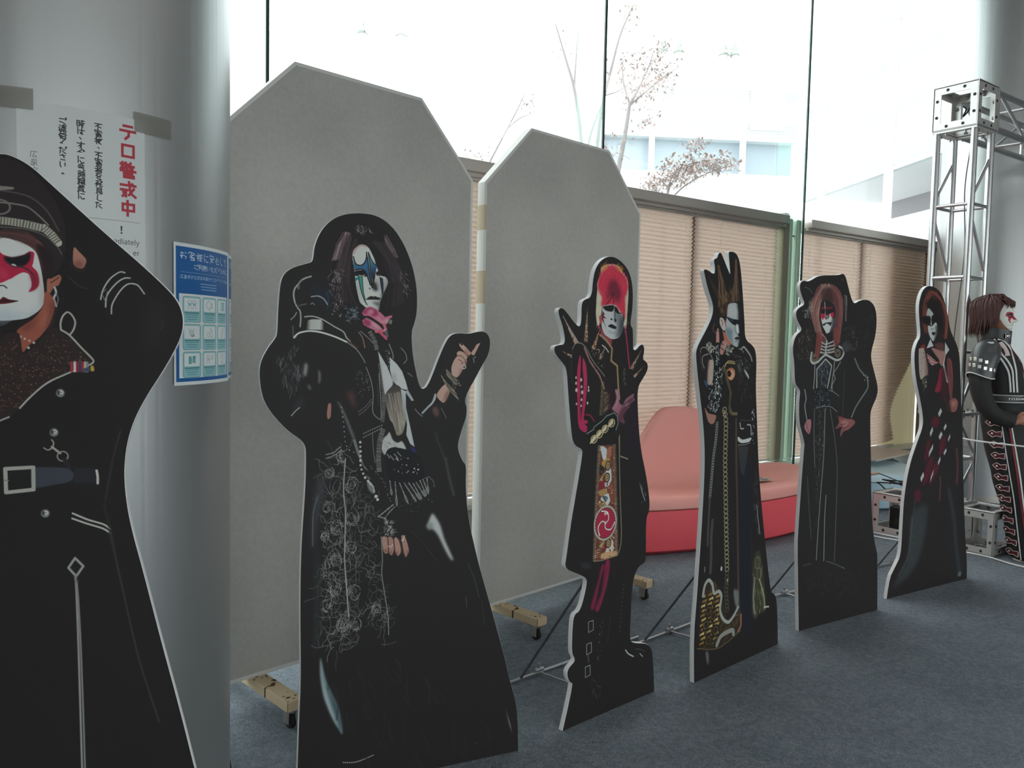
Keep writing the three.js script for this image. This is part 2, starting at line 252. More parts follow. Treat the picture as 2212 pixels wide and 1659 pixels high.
const SILVER = ['#cfcfc6', '#a8a8a2', '#7f7f7c'], INK = '#1a1718';
function paintOfficer(b) {
  b.fill('#2f2829', [-17.2,186.5,-11.8,184.9,-7.2,179.6,-4.5,172.6,-4.8,165.3,-8.4,161,-17.5,164.7,-28.1,164.2,-27.8,180.2]);
  b.line('#5a5254', 0.35, [-22.6,179.8,-17.3,179.7,-11.8,178.8,-8.2,176,-5.7,171.5]); b.line('#85837f', 0.35, [-22.6,177.1,-17.3,177.1,-11.9,176.4,-7.8,172.7]);
  b.fill('#8d8b84', [-19,181,-17.2,180.7,-14.7,180.6,-14.6,180.1,-16.4,179.8,-19,179.6]); b.ring('#7d7b76', 0.4, ...[-17.5,176.1], 2.2, 1.6);
  b.line('#b9b8a8', 1.7, [-24.5,172.6,-17.4,173.1,-12.8,172.7,-9,171.9]); b.line('#c7c6b6', 1.7, [-8.8,172,-7.2,170.6,-5.9,168.8]);
  b.zip('#5f5d55', 0.8, [-24.5,172.6,-17.4,173.1,-12.8,172.7,-9,171.9], 0.62); b.zip('#5f5d55', 0.8, [-8.6,171.9,-7.2,170.6,-5.9,168.8], 0.55);
  b.line('#6a6663', 0.25, [-22.7,171.3,-17.4,171.7,-11.9,171.4,-8.3,170.1,-5.9,167.7,-5.2,166.3]);
  b.hair(['#6d433f', '#7f5148', '#4a2f2e'], [-17.4,170.8,-12.9,170.5,-9.2,168.2,-8.3,165.1], [-17.4,168.6,-14.3,168.1,-10.6,166.6,-9.1,162], 90, 0.25, 1, 0.7);
  b.fill('#e1e4e1', [-18.8,169.5,-16.5,169.4,-13.8,168.8,-11.6,167.7,-10.2,166.3,-9.5,163.5,-9.1,161,-8.8,157.9,-8.9,155.3,-9.9,153.5,-12.2,151.8,-15,151.2,-18.4,151,-21.8,151,-24.5,151.4,-26.6,153,-27.5,154.7,-27.5,157.2,-27.1,160.3,-26.7,162.8,-25.8,165.3,-24.2,167.4,-21.5,169.1]);
  b.fill('#4a3b3b', [-17.4,170.3,-14.7,170,-12,168.9,-11.4,168.1,-13.8,169,-16.1,169.3,-17.4,169.2], 0.4);
  b.clip([-18.8,169.5,-16.5,169.4,-13.8,168.8,-11.6,167.7,-10.2,166.3,-9.5,163.5,-9.1,161,-8.8,157.9,-8.9,155.3,-9.9,153.5,-12.2,151.8,-15,151.2,-18.4,151], () => {
    b.fill('#a9c0ca', [-17.6,153.7,-14,152.5,-11.3,152.8,-9.4,154.8,-10.4,151.6,-15.9,150.4,-19.5,150.3], 1.0, true, 0.55); b.fill('#8f7d72', [-9.1,162,-8.7,157.9,-8.8,154.8,-9.4,153.9,-9.4,157.9], 0.6, true, 0.6);
    b.fill('#c0274a', [-18.2,166.2,-16.7,165.6,-14.9,165.1,-12.8,165.8,-11.6,166.6,-10.7,166.3,-10.9,164.2,-11.1,163.3,-10.2,162.2,-9.8,160.6,-9.9,159.1,-10.7,158.1,-11.9,157.6,-11.3,158.8,-11.4,160.4,-11.9,161.6,-13,161.9,-14.3,161.2,-15.6,160.3,-18.3,159.6]);
    b.fill('#6d2330', [-11.5,160.9,-11,161.9,-10.2,161.6,-10.1,159.7,-10.6,158.4,-11.4,158,-11,159.7], 0.4, true, 0.7);
    b.fill('#e3e5e2', [-17.6,168,-17.1,166.3,-15.8,165.6,-14.4,165.8,-13.3,166.6,-12.9,167.6,-14,168.4,-15.6,169.3,-17.1,169.2]);
    b.fill('#1b1a1f', [-16.6,165.2,-14.8,165.2,-12.6,165.8,-11.5,166.4,-11.5,165,-12.2,163.8,-13.3,163.2,-14.8,163.4,-16.2,164], 0.15); b.fill('#c7c4c0', [-15.3,163.6,-14.6,163.7,-14.2,163.2,-15,163.1]); b.line('#3a3338', 0.25, [-16.2,164.2,-14.8,163.1,-13.2,163.1,-11.9,162.5,-11,161.5]);
    b.fill('#e0506e', [-17.5,162.7,-16.4,162.2,-15.9,160.9,-17.2,160.2], 0.4, true, 0.5);
  });
  b.line('#3a3234', 0.25, [-17.6,158.8,-16.8,158.8,-16.2,158.3]); b.fill('#5e1d22', [-18.5,156.2,-17.6,155.7,-16.9,156.3,-15.8,155.8,-14.1,155.5,-15.6,155,-17.6,154.7,-19.4,154.9]); b.line('#241416', 0.2, [-18.5,155.5,-16.7,155.5,-14.1,155.5]);
  b.fill('#2b2022', [-10.2,168.1,-7.9,167.2,-6.7,164.2,-7.3,161.1,-8.4,160.4,-8.9,163.1], 0.3);
  b.fill('#b06f5c', [-8.2,160.4,-7.3,160.8,-5.8,161.7,-5.3,160.9,-5.9,159.3,-6.8,158.8,-8.1,156.9]); b.line('#6a3c34', 0.25, [-7.5,159.8,-6.5,160.5,-5.8,161.1]);
  b.line('#c8cac6', 0.45, [-6.7,158.8,-6.4,157.6,-6.9,156.3,-6.4,154.6]); b.line('#8d908c', 0.2, [-6.5,157.6,-6,156.3,-6.3,154.8]);
  b.fill('#a65c4b', [-8.6,157.7,-7.3,156.9,-6.7,154.6,-7.8,150.6,-9.7,147.7,-12.1,145.5,-13.2,144.1,-13.8,146.3,-14.3,148.9,-11.1,151.6,-9.2,154.3]); b.fill('#5a2f2b', [-14.1,148.9,-12,150.5,-10,152.7,-11.3,150.1,-11.9,149.3], 0.6, true, 0.8); b.fill('#c07a66', [-9.3,151.6,-8.1,153.8,-7.8,151.7,-9.3,149.3], 0.6, true, 0.7); b.fill('#6a3a34', [-7.3,155.9,-6.7,154.4,-7.8,150.4,-8.7,148.9,-7.9,152.7], 0.5, true, 0.8);
  b.dots('#c9c3b8', 0.28, [-14.6,148,-13,147.2,-11.7,146.6,-10.6,146], 1.0); b.dots('#c9c3b8', 0.3, [-12.1,145.1,-11.7,145.1], 3);
  b.fill('#bd8272', [-2.7,167.9,-1.6,167,-0.2,165.2,-1,163.3,-2.8,164.2]); b.fill('#7a4a44', [-2.7,164.8,-0.9,164.9,-1.1,163.1,-2.8,163.7], 0.5, true, 0.7);
  b.fill('#332626', [-17.8,145.8,-14.1,148.4,-13.1,143.9,-10.4,146.2,-6.9,149.8,-3.7,148,0.8,142.4,-0.1,141.3,-4,139.6,-7.9,137.4,-11.5,134.3,-14,131.3,-18,129.7]);
  b.speck(['#6d5040', '#8a6a54', '#7d6b5e', '#553a33'], [-17.8,145.2,-14.1,147.4,-13.1,143.2,-10.4,145.4,-6.9,148.8,-3.7,147,-0.1,142.4,-4,140.2,-7.9,137.9,-11.5,134.7,-14,131.8,-18,130.1], 420, 0.05, 0.16);
  b.line('#bcbcb2', 0.4, [-5.5,149.2,-5.6,150.7,-5.1,152.4,-4.2,153.3,-3.3,152.7,-2.6,151.1,-3,149.3,-3.8,148.1]); b.line('#bcbcb2', 0.4, [-5.4,149.2,-3.8,148.1,-1.4,145.3,0.9,142.7,1,142,0.3,141.4,-2.5,140.2,-5.1,139,-7.3,137.9,-9.2,136.6,-11,134.9,-12.6,133.2,-14,131.5], true); b.line('#aaaaa2', 0.4, [-19.8,128.1,-18,128.7,-16.2,129.5]);
  [['#b23a48', 168], ['#d8d8d0', 174], ['#a02a3c', 179], ['#3c4860', 184], ['#b03040', 189], ['#c9c5b8', 194], ['#8a8f94', 198]].forEach(([c, x], i) => { const p = [-16.6,220.8]; b.line(c, 0.55, [[169, 175, 180, 185, 190, 195, 199][i] * 0.1075 - 21.6, 141.9, [169, 175, 180, 185, 190, 195, 199][i] * 0.1075 - 21.6, 139.9].map((v, k) => v), false); });
  b.fill('#4a5468', [-1.1,140.5,0.2,140.8,0.2,139.9,-1.1,139.8]); b.fill('#c9a84e', [0.5,141.1,1.1,141.1,1.2,140,0.5,140]);
  b.line('#c9cbc5', 0.32, [2.7,156.4,3.2,158.6,4.7,161.2,6.7,162.8,7.8,162.7]); b.line('#c9cbc5', 0.32, [3.7,154.7,4,157.3,5.8,160,7.6,161.4,8.9,161.5]); b.line('#c9cbc5', 0.32, [4.9,153.2,5.1,155.4,6.7,158.4,8.4,160.1,10.4,160,11.9,158]);
  for (let i = 0; i < 4; i++) b.line('#8d8d88', 0.18, [[3.1,157.3], [3.5,156.2], [3.3,158.1], [3.8,156.8]][i].concat([[3.7,156], [3.9,157.3], [3.8,158.8], [4.1,158.3]][i]), false);
  b.fill('#383235', [13.6,157.6,15.8,153.4,15.6,149,13.6,144.7,12.6,149], 1.5, true, 0.6); b.line('#4a4648', 0.25, [15.8,151.8,15.8,150.7,15.1,149.6], true, 0.6); b.line('#3b3638', 0.5, [6.7,126.3,5,119.8,3.3,110], true, 0.8); b.line('#3b3638', 0.4, [-3.7,161.2,-1.9,159.4,-0.2,158.8], true, 0.9);
  for (const p of [[-5.8,134.9], [-7.2,125.9], [-9.2,107.3]]) { b.ring('#3a3a38', 0.2, p[0], p[1], 0.95, 1.0, 0, '#8f918c'); b.ring('#d8dad4', 0.25, p[0] + 0.15, p[1] + 0.15, 0.35); b.ring('', 0, p[0] - 0.4, p[1] + 0.1, 0.3, 0.5, 0, '#4a4b49'); }
  b.line('#b5ada2', 0.3, [-9.3,122.4,-8.5,121.9,-7.6,122.4,-7.3,123.5,-7.7,124.2]); b.line('#b8aea4', 0.5, [-7.7,122.6,-7,122,-6,121.1]); b.ring('#a59d94', 0.3, ...[-5.5,120.4], 1.1); b.line('#2a2a30', 0.9, [-5.1,119.6,-4.2,117.8]);
  b.fill('#40434f', [-11.5,117.6,-8,117.9,-4.7,117.6,-3.1,116.1,-4.2,114.5,-7.6,113.8,-11.6,113.5]); b.fill('#2a2b30', [-3.2,117.6,1.1,117.5,1.3,114,-3.3,114.1], 0.2, false); b.line('#d5d3cb', 0.55, [1.5,116.9,1.7,115.5,1.7,113.9]);
  b.line('#b3b1a9', 0.85, [-17.1,117.8,-11.5,118,-11.5,112.9,-17,112.4,-17.1,117.8], false); b.line('#8a8880', 0.3, [-17.3,115.2,-16.4,115.1]); b.poly('#1f1d1e', [-16.4,117.3,-12.1,117.5,-12.2,113.5,-16.4,113.1]);
  b.line('#c9c9c1', 0.42, [-3.6,107.1,-0.5,105.5,2.9,104.2,4.2,103.1]); b.line('#c9c9c1', 0.42, [-3.7,105.9,-0.5,104.5,2.6,103.3,4.3,102.1]);
  b.line('#a3a39d', 0.55, [-3.2,96.6,-1.5,94.6,-3,92.3,-4.6,94.4,-3.2,96.6], false); b.line('#9d9d97', 0.45, [-3.2,92.3,-3,88.5,-2.7,75.3,-2.4,57.5,-2,30.4,-1.8,13.2]); b.line('#8a8a85', 0.4, [-2.9,91,-2.6,86.3,-2.2,75.3,-1.8,57.5,-1.4,30.3,-1.3,13.2]); b.zip('#6b6b67', 0.35, [-3.1,92.5,-2.9,90.5], 0.3);
  b.line('#403d42', 0.4, [4.1,102.6,6.5,90.1,10.1,71.9,14.6,55.5], true, 0.9); b.line('#37353a', 0.6, [3,109,4.2,102.9,5.3,96.8], true, 0.6);
}
function paintRose(b) {
  b.fill('#1e191b', [-66,181.5,-62.3,184,-57.9,184.7,-53.6,183.3,-50.5,180.1,-48.3,175,-46.4,171.1,-44.2,168.5,-43.5,163.7,-45,160.6,-48.4,158.1,-50.2,154,-56,152.3,-60.6,153.7,-65,156.5,-69.2,160.7,-69.1,167.3,-68.5,173.1,-67.3,177.8]);
  b.tuft(['#a9a6a6', '#d0cecb', '#7d7678'], [-61.6,184.3,-55.8,184.7,-55.7,182.4,-61.1,182.6], 26, 1.6, -80, 50, 0.16);
  b.hair(['#8f7479', '#a89296', '#6b5458'], [-64.7,181.8,-67,177.5,-68.4,172.5], [-62.9,181.3,-64.6,177.4,-66.1,173.2], 40, 0.3, 0.6, 0.75); b.hair(['#876c72', '#6b555b', '#a08c90'], [-51.5,181.8,-48.7,177.5,-47.5,174.9], [-51.1,178.9,-49.3,176,-48.5,174.9], 26, 0.28, 0.5, 0.75);
  b.hair(['#4a3b40', '#332a2e', '#5d4a50'], [-64.5,181.3,-65.9,173.3,-67.8,167.3,-68.9,161.5], [-60.1,178.7,-62.7,172,-62.6,164.7,-59.7,157.7], 70, 0.22, 1.2, 0.55); b.hair(['#3b3035', '#4f4248'], [-56.3,179.7,-51.7,174.1,-49.3,166.8,-50.3,157.7], [-51,179.3,-47.4,172.8,-45.1,166.9,-45.6,160.1], 60, 0.22, 1.2, 0.5);
  b.tuft(['#b9b4b2', '#8d8688', '#d8d5d2'], [-69.2,170.5,-65.7,170.4,-65.4,164.2,-69.8,162.3], 40, 1.7, -70, 60, 0.16); b.tuft(['#b5b0ae', '#8a8486'], [-47.3,171.3,-43.6,170,-43.5,162.5,-45.7,164.5], 34, 1.5, -60, 50, 0.16); b.tuft(['#9a7f86', '#b9a6aa', '#6b565c'], [-68.6,162.7,-64.8,162.8,-63.9,157.6,-68.3,158.6], 30, 1.6, -60, 50, 0.16);
  b.fill('#dcdfd8', [-59.9,178,-61.7,176.3,-62.1,174.4,-61.9,172.6,-61.6,171,-61.3,168.8,-61.1,166.8,-60.7,164.2,-59.7,160.2,-58.4,158.8,-56.8,157.8,-53.6,157.2,-52.8,160.5,-51.9,162.8,-50.4,166.4,-51.2,168.2,-52.9,168.8,-54.3,171.6,-55,173.9,-56,175.9,-56.9,177.3,-58.1,178.1]);
  b.line('#b8797a', 0.5, [-61.8,175.2,-60.8,176.9,-59.5,178,-57.5,177.7], true, 0.6, 0.2);
  b.clip([-59.9,178,-61.7,176.3,-62.1,174.4,-61.9,172.6,-61.6,171,-61.3,168.8,-61.1,166.8,-60.7,164.2,-59.7,160.2,-58.4,158.8,-56.8,157.8,-53.6,157.2,-52.8,160.5,-51.9,162.8,-50.4,166.4,-51.2,168.2,-52.9,168.8,-54.3,171.6,-55,173.9,-56,175.9,-56.9,177.3,-58.1,178.1], () => {
    b.fill('#17181b', [-49.2,168.3,-50.7,165.8,-52.2,161.8,-52.9,159.7,-52.9,156.1,-48.4,156.3,-47.6,165.3], 0.8); b.fill('#5a5d5e', [-55.5,160.1,-53.4,159.9,-52.7,158.8,-54.3,159.2], 0.4); b.fill('#2d2e31', [-55.4,166.5,-54.2,166.2,-53.7,164,-54.9,163.7,-55.6,164.7], 0.35); b.fill('#9a9d9a', [-54.8,168,-52.8,166.6,-53,163.6,-54.4,166.2], 0.6, true, 0.6); b.fill('#8a8d8a', [-61,166.2,-60.4,166.2,-59.1,160.1,-59.7,160.1], 0.6, true, 0.5);
    b.grad([-61.8,174.2,-61.3,172.5,-60.7,171.7,-59.4,171.4,-58.2,172.5,-57.6,174.2,-57.6,175.9,-57,173.8,-56.4,169.4,-55.7,164.7,-56.3,165.8,-57.1,167.9,-58,169.7,-59.4,170.4,-61.2,170,-61.6,171], [-61.6,171.3], [-56.2,166.4], [[0, '#2f7396'], [0.35, '#3c6f9d'], [0.7, '#2b5c86'], [1, '#57a3ad']], false);
    b.grad([-56.9,175.8,-56.1,173.8,-55,172.3,-54.1,171.9,-54.4,170.2,-54.7,168,-55.4,164.2,-55.6,167.1,-56.4,171.4], [-56.3,173.8], [-55,168], [[0, '#5bb0b3'], [0.5, '#2f5f86'], [1, '#22252e']], false);
    b.line('#15161a', 0.35, [-61.8,174.2,-61.3,172.6,-60.7,171.8,-59.4,171.6,-58.2,172.5,-57.6,174.2,-57.6,175.9]); b.line('#15161a', 0.3, [-57,175.8,-56.4,171.6,-55.6,164.7]); b.line('#15161a', 0.3, [-57.6,175.9,-57,172.3,-56.3,167.9,-55.7,164.7]); b.line('#17181c', 0.3, [-56.9,175.7,-56.1,173.8,-55,172.3,-54.1,171.9]); b.line('#15161a', 0.4, [-61.2,170,-59.4,170.4,-58,169.7,-57.1,167.9,-56.2,165.5]);
    b.fill('#19181b', [-61.6,169.3,-60.4,169.9,-58.6,170,-57.6,169,-57.7,168,-58.9,168.4,-60.1,168.2,-61.3,168.2]); b.fill('#a78d88', [-60.1,168.7,-59.2,168.5,-58,168.7,-58.3,168.2,-59.8,168.2]); b.ring('', 0, ...[-59.3,169.2], 0.6, 0.55, 0, '#0e0d10'); b.fill('#1a191c', [-54.4,169.5,-53.5,170.1,-52.3,169,-53.2,168.5,-54.1,168.6]); b.fill('#8d7a74', [-53.9,168.9,-53.2,168.8,-53.5,168.5]);
    b.poly('#49a39a', [-60.1,168.2,-58.9,168.4,-58.7,165.6,-58.4,162.9,-57.9,161,-57.2,159.1,-58.2,160.7,-59.3,163.9,-59.8,166.3]); b.line('#1c2a2c', 0.28, [-60.1,168.2,-59.8,166.3,-59.3,163.9,-58.2,160.7,-57.2,159.1]); b.line('#1c2a2c', 0.22, [-58.9,168.2,-58.7,165.6,-58.4,162.9,-57.8,160.7]); b.poly('#3a8f93', [-61.3,167.4,-60.1,168,-60.1,167.1,-61,166.5]);
    b.poly('#2c3442', [-53.3,168.3,-52.1,167.8,-51.8,165.7,-51.9,163.1,-52.3,162.1,-52.8,165]); b.fill('#b5b8b4', [-51.8,167.8,-50.5,167.3,-51,164.9,-51.6,163.7], 0.3, true, 0.8);
    b.fill('#252123', [-57.8,160.7,-56.6,161.7,-55.7,162,-55.2,161.7,-54.8,162,-52.8,161.4,-53.2,160.8,-55.2,160.8], 0, false); b.line('#3a3436', 0.25, [-56.2,164.1,-56.6,164.5]);
  });
  b.fill('#d27893', [-58.9,156.3,-57.9,157.9,-56.2,158.6,-54.6,158,-52.7,156.7,-51.2,155.3,-49.9,155.8,-48.9,156,-48.9,155.4,-49.8,154.7,-50.8,152.9,-52.2,153,-54.5,154.3,-56.7,155.6,-58.2,155.5], 0, false); b.fill('#a83463', [-58.6,156.6,-57.6,157.8,-56.1,158.3,-54.3,157.6,-53.6,156.1,-55.2,155.5,-56.5,156.5,-58,156.1], 0.3); b.fill('#e3a9b4', [-57.3,156.8,-55.8,157.8,-54.9,156.8,-55.8,156.1], 0.35, true, 0.8); b.fill('#e8a8ac', [-54.2,155.5,-52.1,154.1,-50.5,154.7,-51.5,153.2,-53,153.6], 0.35, true, 0.8);
  b.fill('#cc7f96', [-58.8,154,-57.4,155,-55.3,154,-53.3,152.7,-52.1,151.5,-53.1,150.3,-54.8,151,-56.9,151.9,-58.3,152.7], 0, false); b.fill('#a5305c', [-58.5,153.9,-57.6,154.5,-56,153.5,-56.6,152.2,-58.2,152.9], 0.3, true, 0.9); b.fill('#e6b5bd', [-56,153.7,-53.9,152.7,-53,151.3,-54.8,152.2], 0.3, true, 0.8); b.line('#1c1518', 0.35, [-58.5,155.2,-56.5,155.3,-54.5,154.2,-52.2,152.7]);
  b.line('#dd6f86', 0.9, [-51.6,152.9,-51.1,151.5,-52,150.8,-54.2,150.6]); b.line('#d35a78', 0.9, [-53,150.5,-52,149.6,-50.8,148.4]); b.zip('#d5d5d0', 0.6, [-50.9,154.1,-48.7,153.7], 0.45); b.zip('#c9c9c4', 0.5, [-51.1,151.4,-50.5,149], 0.4);
  b.tuft(['#a9bcc2', '#6d97a5', '#d0d8da', '#3d6a7a'], [-64.8,158.1,-60.9,158.3,-60.6,154.7,-64.1,153.7], 60, 1.5, 10, 60, 0.14); b.speck(['#d5d5d0', '#9a9a98'], [-69.2,160,-65.7,160.1,-65,154.3,-68.5,155.7], 26, 0.07, 0.2); b.fill('#1b2c44', [-74.4,162.7,-70.9,164,-69.8,161.4,-70.9,158.5,-73.2,160.6], 1.4, true, 0.9); b.line('#1d4a5e', 0.5, [-70.3,162.9,-69.6,160.7,-69.9,157.4], true, 0.8, 0.15);
  b.line('#b9b5ae', 0.5, [-75,167.3,-76.5,166.8,-77.9,166,-79,164.6,-80,163.2,-80.3,161.3,-79.9,159]); b.line('#8d8985', 0.6, [-77.9,166,-78.8,164.8,-78.8,163.4], true, 0.8); b.line('#b5b2ac', 0.45, [-79.7,158.6,-79.1,157.4,-78.3,156.4,-78.1,153.9,-78.3,151.6]); b.line('#a19e99', 0.35, [-79.4,155.9,-80.1,154.7,-81.1,153.7]); b.line('#77767a', 0.35, [-79.4,157.6,-78,158.3,-76.3,158.7], true, 0.8); b.line('#a5a5a3', 0.4, [-74.9,161,-72.8,161.3,-71,160.4,-69.9,158.8]); b.line('#8a8a88', 0.3, [-75.1,158.6,-74.5,159.1,-73.9,158.5]); b.line('#6d7074', 0.5, [-80.5,151.7,-80.2,148.1,-79.4,148.5], true, 0.7);
  b.grad([-76,153.6,-74.6,154,-71.7,154,-71.1,152.8,-71,150.7,-76.4,150.7], [-76.6,152.5], [-70.6,152.4], [[0, '#252426'], [0.25, '#c2c4be'], [0.75, '#cfd0ca'], [1, '#2a292b']], false); b.line('#c2c2bc', 0.4, [-76.9,154.7,-74.3,154.9,-71.6,154.1,-67.9,152,-64.8,150.3,-63.8,148.5,-62.6,147.3]); b.line('#8a5f50', 0.4, [-63.2,147.7,-61.7,146.1,-60.5,145.2], true, 0.8); b.line('#e3e3dd', 0.55, [-80.1,148.2,-79.2,149.2,-78.1,149.8,-75.4,150.3,-71.6,149.9,-67,148.5,-63.6,147]); b.line('#9a9a98', 0.3, [-63.6,147,-60.5,144.7,-58.7,142.3,-57.7,140.5]); b.line('#b58f78', 0.3, [-59.9,150.3,-58.6,148.5,-57.8,145.3], true, 0.9); b.line('#9a9a98', 0.25, [-59.3,150.6,-57.2,148.9,-55.1,146.8]);
  b.tuft(['#8b8c8d', '#5d5e60', '#b0b0ae'], [-84.7,142.4,-79.4,147,-78.5,145,-81.9,139.5,-84.1,138.1], 46, 1.7, -115, 26, 0.14); b.tuft(['#5f6062', '#87888a', '#3f4042'], [-84.1,139.5,-78.2,140.1,-77.9,133.7,-80.7,132,-83.8,135.2], 60, 3.2, -92, 16, 0.16); b.tuft(['#9a9b9b', '#7a7b7c'], [-80.5,140.7,-77.9,140.1,-77.6,136.3,-80.2,136.3], 30, 1.8, -80, 22, 0.16);
  b.fill('#a9aaa9', [-76.8,140.1,-75.9,139.8,-76.1,137.2,-76.6,136,-77.2,136.9], 0.35, true, 0.9); b.fill('#8f9091', [-72.5,138.1,-71.9,137.2,-71.9,134.6,-72.5,133.7,-72.5,135.5], 0.3, true, 0.9); b.fill('#77787a', [-75.6,133.7,-74.8,132.5,-75,131.7,-75.8,132.6], 0.3, true, 0.9); b.fill('#3d444a', [-77.2,129.7,-77.6,127.6,-78.7,125.9,-79.6,127.1,-78.4,128.5], 0.7, true, 0.9); b.line('#a8acae', 0.35, [-78.3,126.3,-79.6,125.2,-80.8,123.8]);
  b.fill('#b17d75', [-69.4,127.2,-68.5,127.2,-68.6,123.3,-69.5,122.5,-69.8,124.1]); b.fill('#5e3b3a', [-63.6,130.4,-61.6,131.3,-60.6,127.4,-60.9,125.6,-62.4,128], 0.6, true, 0.9);
  b.speck(['#b5b5b0', '#7d7d7a'], [-60.4,139.6,-55.9,136.3,-54.9,130.6,-58.8,128.8,-60.7,135.1], 46, 0.06, 0.14); b.tuft(['#8a8a88', '#b0b0ad'], [-60.1,138.1,-56.2,136.3,-55.8,130.6,-59.1,129.1], 14, 1.2, -110, 40, 0.14); b.dash('#8d8d8a', 0.3, [-59.8,124.6,-57.6,126.1,-55.3,128.8], 0.4, 0.3); b.dash('#8d8d8a', 0.3, [-59.5,123.6,-57.3,125.2,-55.2,127.7], 0.4, 0.3); b.dash('#9a9a97', 0.35, [-58.1,117.4,-55.7,118.5,-51.7,120.1], 0.5, 0.3); b.dash('#9a9a97', 0.35, [-58.1,116.2,-55.7,117.3,-51.7,119.2], 0.5, 0.3);
  b.line('#9a9a98', 0.25, [-57.3,139,-55.7,134.7,-54.9,130,-55.1,125.9,-54.7,123.8,-52.9,122.1,-52.2,122.7,-52.4,128.6,-53.1,136.9]); b.dash('#6d6d6b', 0.2, [-53.5,133.6,-53.2,126.3], 0.3, 0.35); b.line('#77777a', 0.25, [-55,117.3,-54.7,112.4,-54,107.8]);
  b.poly('#d0d4d4', [-53.5,144.4,-50.4,139.3,-48.4,134.6,-48.4,133.3,-50.9,129.8,-51.4,131.3,-52.4,138]); b.fill('#d3d6d6', [-49.6,142.4,-47.1,140.1,-45.3,137.7,-44,134.3,-43.2,131.5,-45.3,131.9,-47.2,133.3,-48.4,134.6,-49.4,138], 0, false); b.fill('#a9aeb0', [-48.8,136.3,-47.9,137.2,-47.2,134.5,-48.1,133.6], 0.5, true, 0.7); b.poly('#b4b9ba', [-43.2,131.5,-41.1,128,-41.9,127.8,-44.3,131.1]); b.speck(['#8a8a88', '#b9b9b5'], [-51.1,144.9,-49.5,144.9,-49.1,138.4,-50.1,138.9], 60, 0.06, 0.13);
  b.grad([-50.9,129.6,-48.1,133.1,-45.7,132.2,-44.9,127.1,-43.9,121.6,-44.8,117.4,-46.2,116.5,-47,116.9,-48.3,120.6,-49.4,122.3], [-48.4,132], [-46.7,116.7], [[0, '#4a4442'], [0.4, '#8a7f76'], [0.75, '#a9a493'], [1, '#8d8a76']]); b.hair(['#6b5f58', '#c5bfae', '#8a6f68', '#4f4a44'], [-49.6,130.2,-48.6,124.4,-47,117.3], [-46.2,130.8,-45.2,124.4,-45.1,118.2], 44, 0.3, 0.6, 0.6);
  b.poly('#c6cbcc', [-45.7,131.9,-44,131.2,-43.8,125.7,-42.8,121.5,-40.7,112.5,-42.2,113.5,-43.6,116.6,-43.4,120.2,-44.9,125.4]); b.fill('#8a8f90', [-45.3,130.5,-44.2,125.9,-43.2,120.9,-44.2,122.8], 0.3, true, 0.7); b.fill('#2d2b68', [-42.2,112.5,-40.7,112.2,-39,107.4,-37.4,104.4,-38.5,104.9,-41,108.8], 0.15, false); b.fill('#c8cac7', [-51.5,115.3,-50.1,116.8,-49.3,117.7,-48.2,115.2,-46.6,114.1,-45,114.5,-43.6,111.8,-45,111.4,-46.1,111,-47.5,112.7,-50.6,110.3,-51.8,112], 0.15); b.tuft(['#9a9d9c', '#e0e2e0', '#7d8080'], [-51.5,115.3,-46.6,114.1,-47.5,112.7,-50.6,110.4,-51.8,112], 36, 1.3, -60, 60, 0.2);
  b.fill('#17161a', [-50.6,110.1,-47.5,112.6,-39.1,109.5,-37.3,102.3,-42.9,99.8,-48.5,100.8]); for (const p of [[-50,110.4,-49.1,109.1], [-48.9,109.9,-47.8,108.4], [-47.7,110.4,-46.4,109], [-46.6,111,-45.3,109.6]]) b.line('#9fa0a0', 0.3, p, false); b.speck(['#d5d6d3', '#9a9b99'], [-47.8,109.1,-39.9,109.5,-38.5,103,-47.8,104.1], 24, 0.1, 0.3);
  b.zip('#b9b7b0', 0.55, [-56.2,150.4,-54.6,147.7,-53.8,144.4], 0.55); b.zip('#a9a79f', 0.5, [-52.8,140.1,-52.3,135.7,-51.5,131.3,-51.3,125.8,-51.7,121], 0.5); b.zip('#b5b3ac', 0.75, [-51.5,118.7,-52.6,114.9,-53,109.4,-52.6,104.5], 0.5);
  b.fill('#6c6d70', [-66.7,128,-65.4,125.6,-61.7,116.4,-60.5,115.6,-63.6,123.5,-65.7,127.4], 0.25, true, 0.9); b.poly('#787a7c', [-61.6,115.7,-60.5,115.6,-59.3,111.5,-57.9,107.4,-56.1,105,-57.5,106,-59.9,110.6]); b.fill('#808284', [-56.7,101.5,-54.9,100.2,-54.1,97.4,-55.9,98.7], 0.2); b.fill('#6d6f71', [-57.1,104,-55.5,102.7,-56.1,102.4], 0.15);
  b.dots('#bfc0bc', 0.22, [-65.2,126.2,-64.4,120.3,-64,115.5,-63.6,113.8,-62.6,112.3,-60.8,111.4], 1.6); b.dots('#c9cac6', 0.4, [-59,114.7,-58.9,110.6,-58.8,106.5,-57.5,103.3,-56,101.5], 1.5); b.dots('#cfd0cc', 0.36, [-56,101.5,-54.6,100,-54.1,97.7], 0.75); b.dots('#dcdcd8', 0.55, [-53.6,96.6,-52.6,94.6], 1.2); b.dots('#9fa09c', 0.16, [-55.5,106.7,-52.7,103.9,-50.2,99.9,-48.9,94.5], 1.0, 0.4);
  const FR = [-49,101.4,-48.3,96.7,-47.2,101,-46.5,92.9,-45.7,100.6,-42.7,93.6,-44.1,100.5,-39.8,94,-42.5,100.4,-38.4,94.4,-41,100.2,-37.9,94.7,-39.9,100.4,-36.7,95.4,-38.6,101,-36.3,95.7,-37.6,101.4,-35.6,96.3,-36.2,101.6,-35.6,96.9];
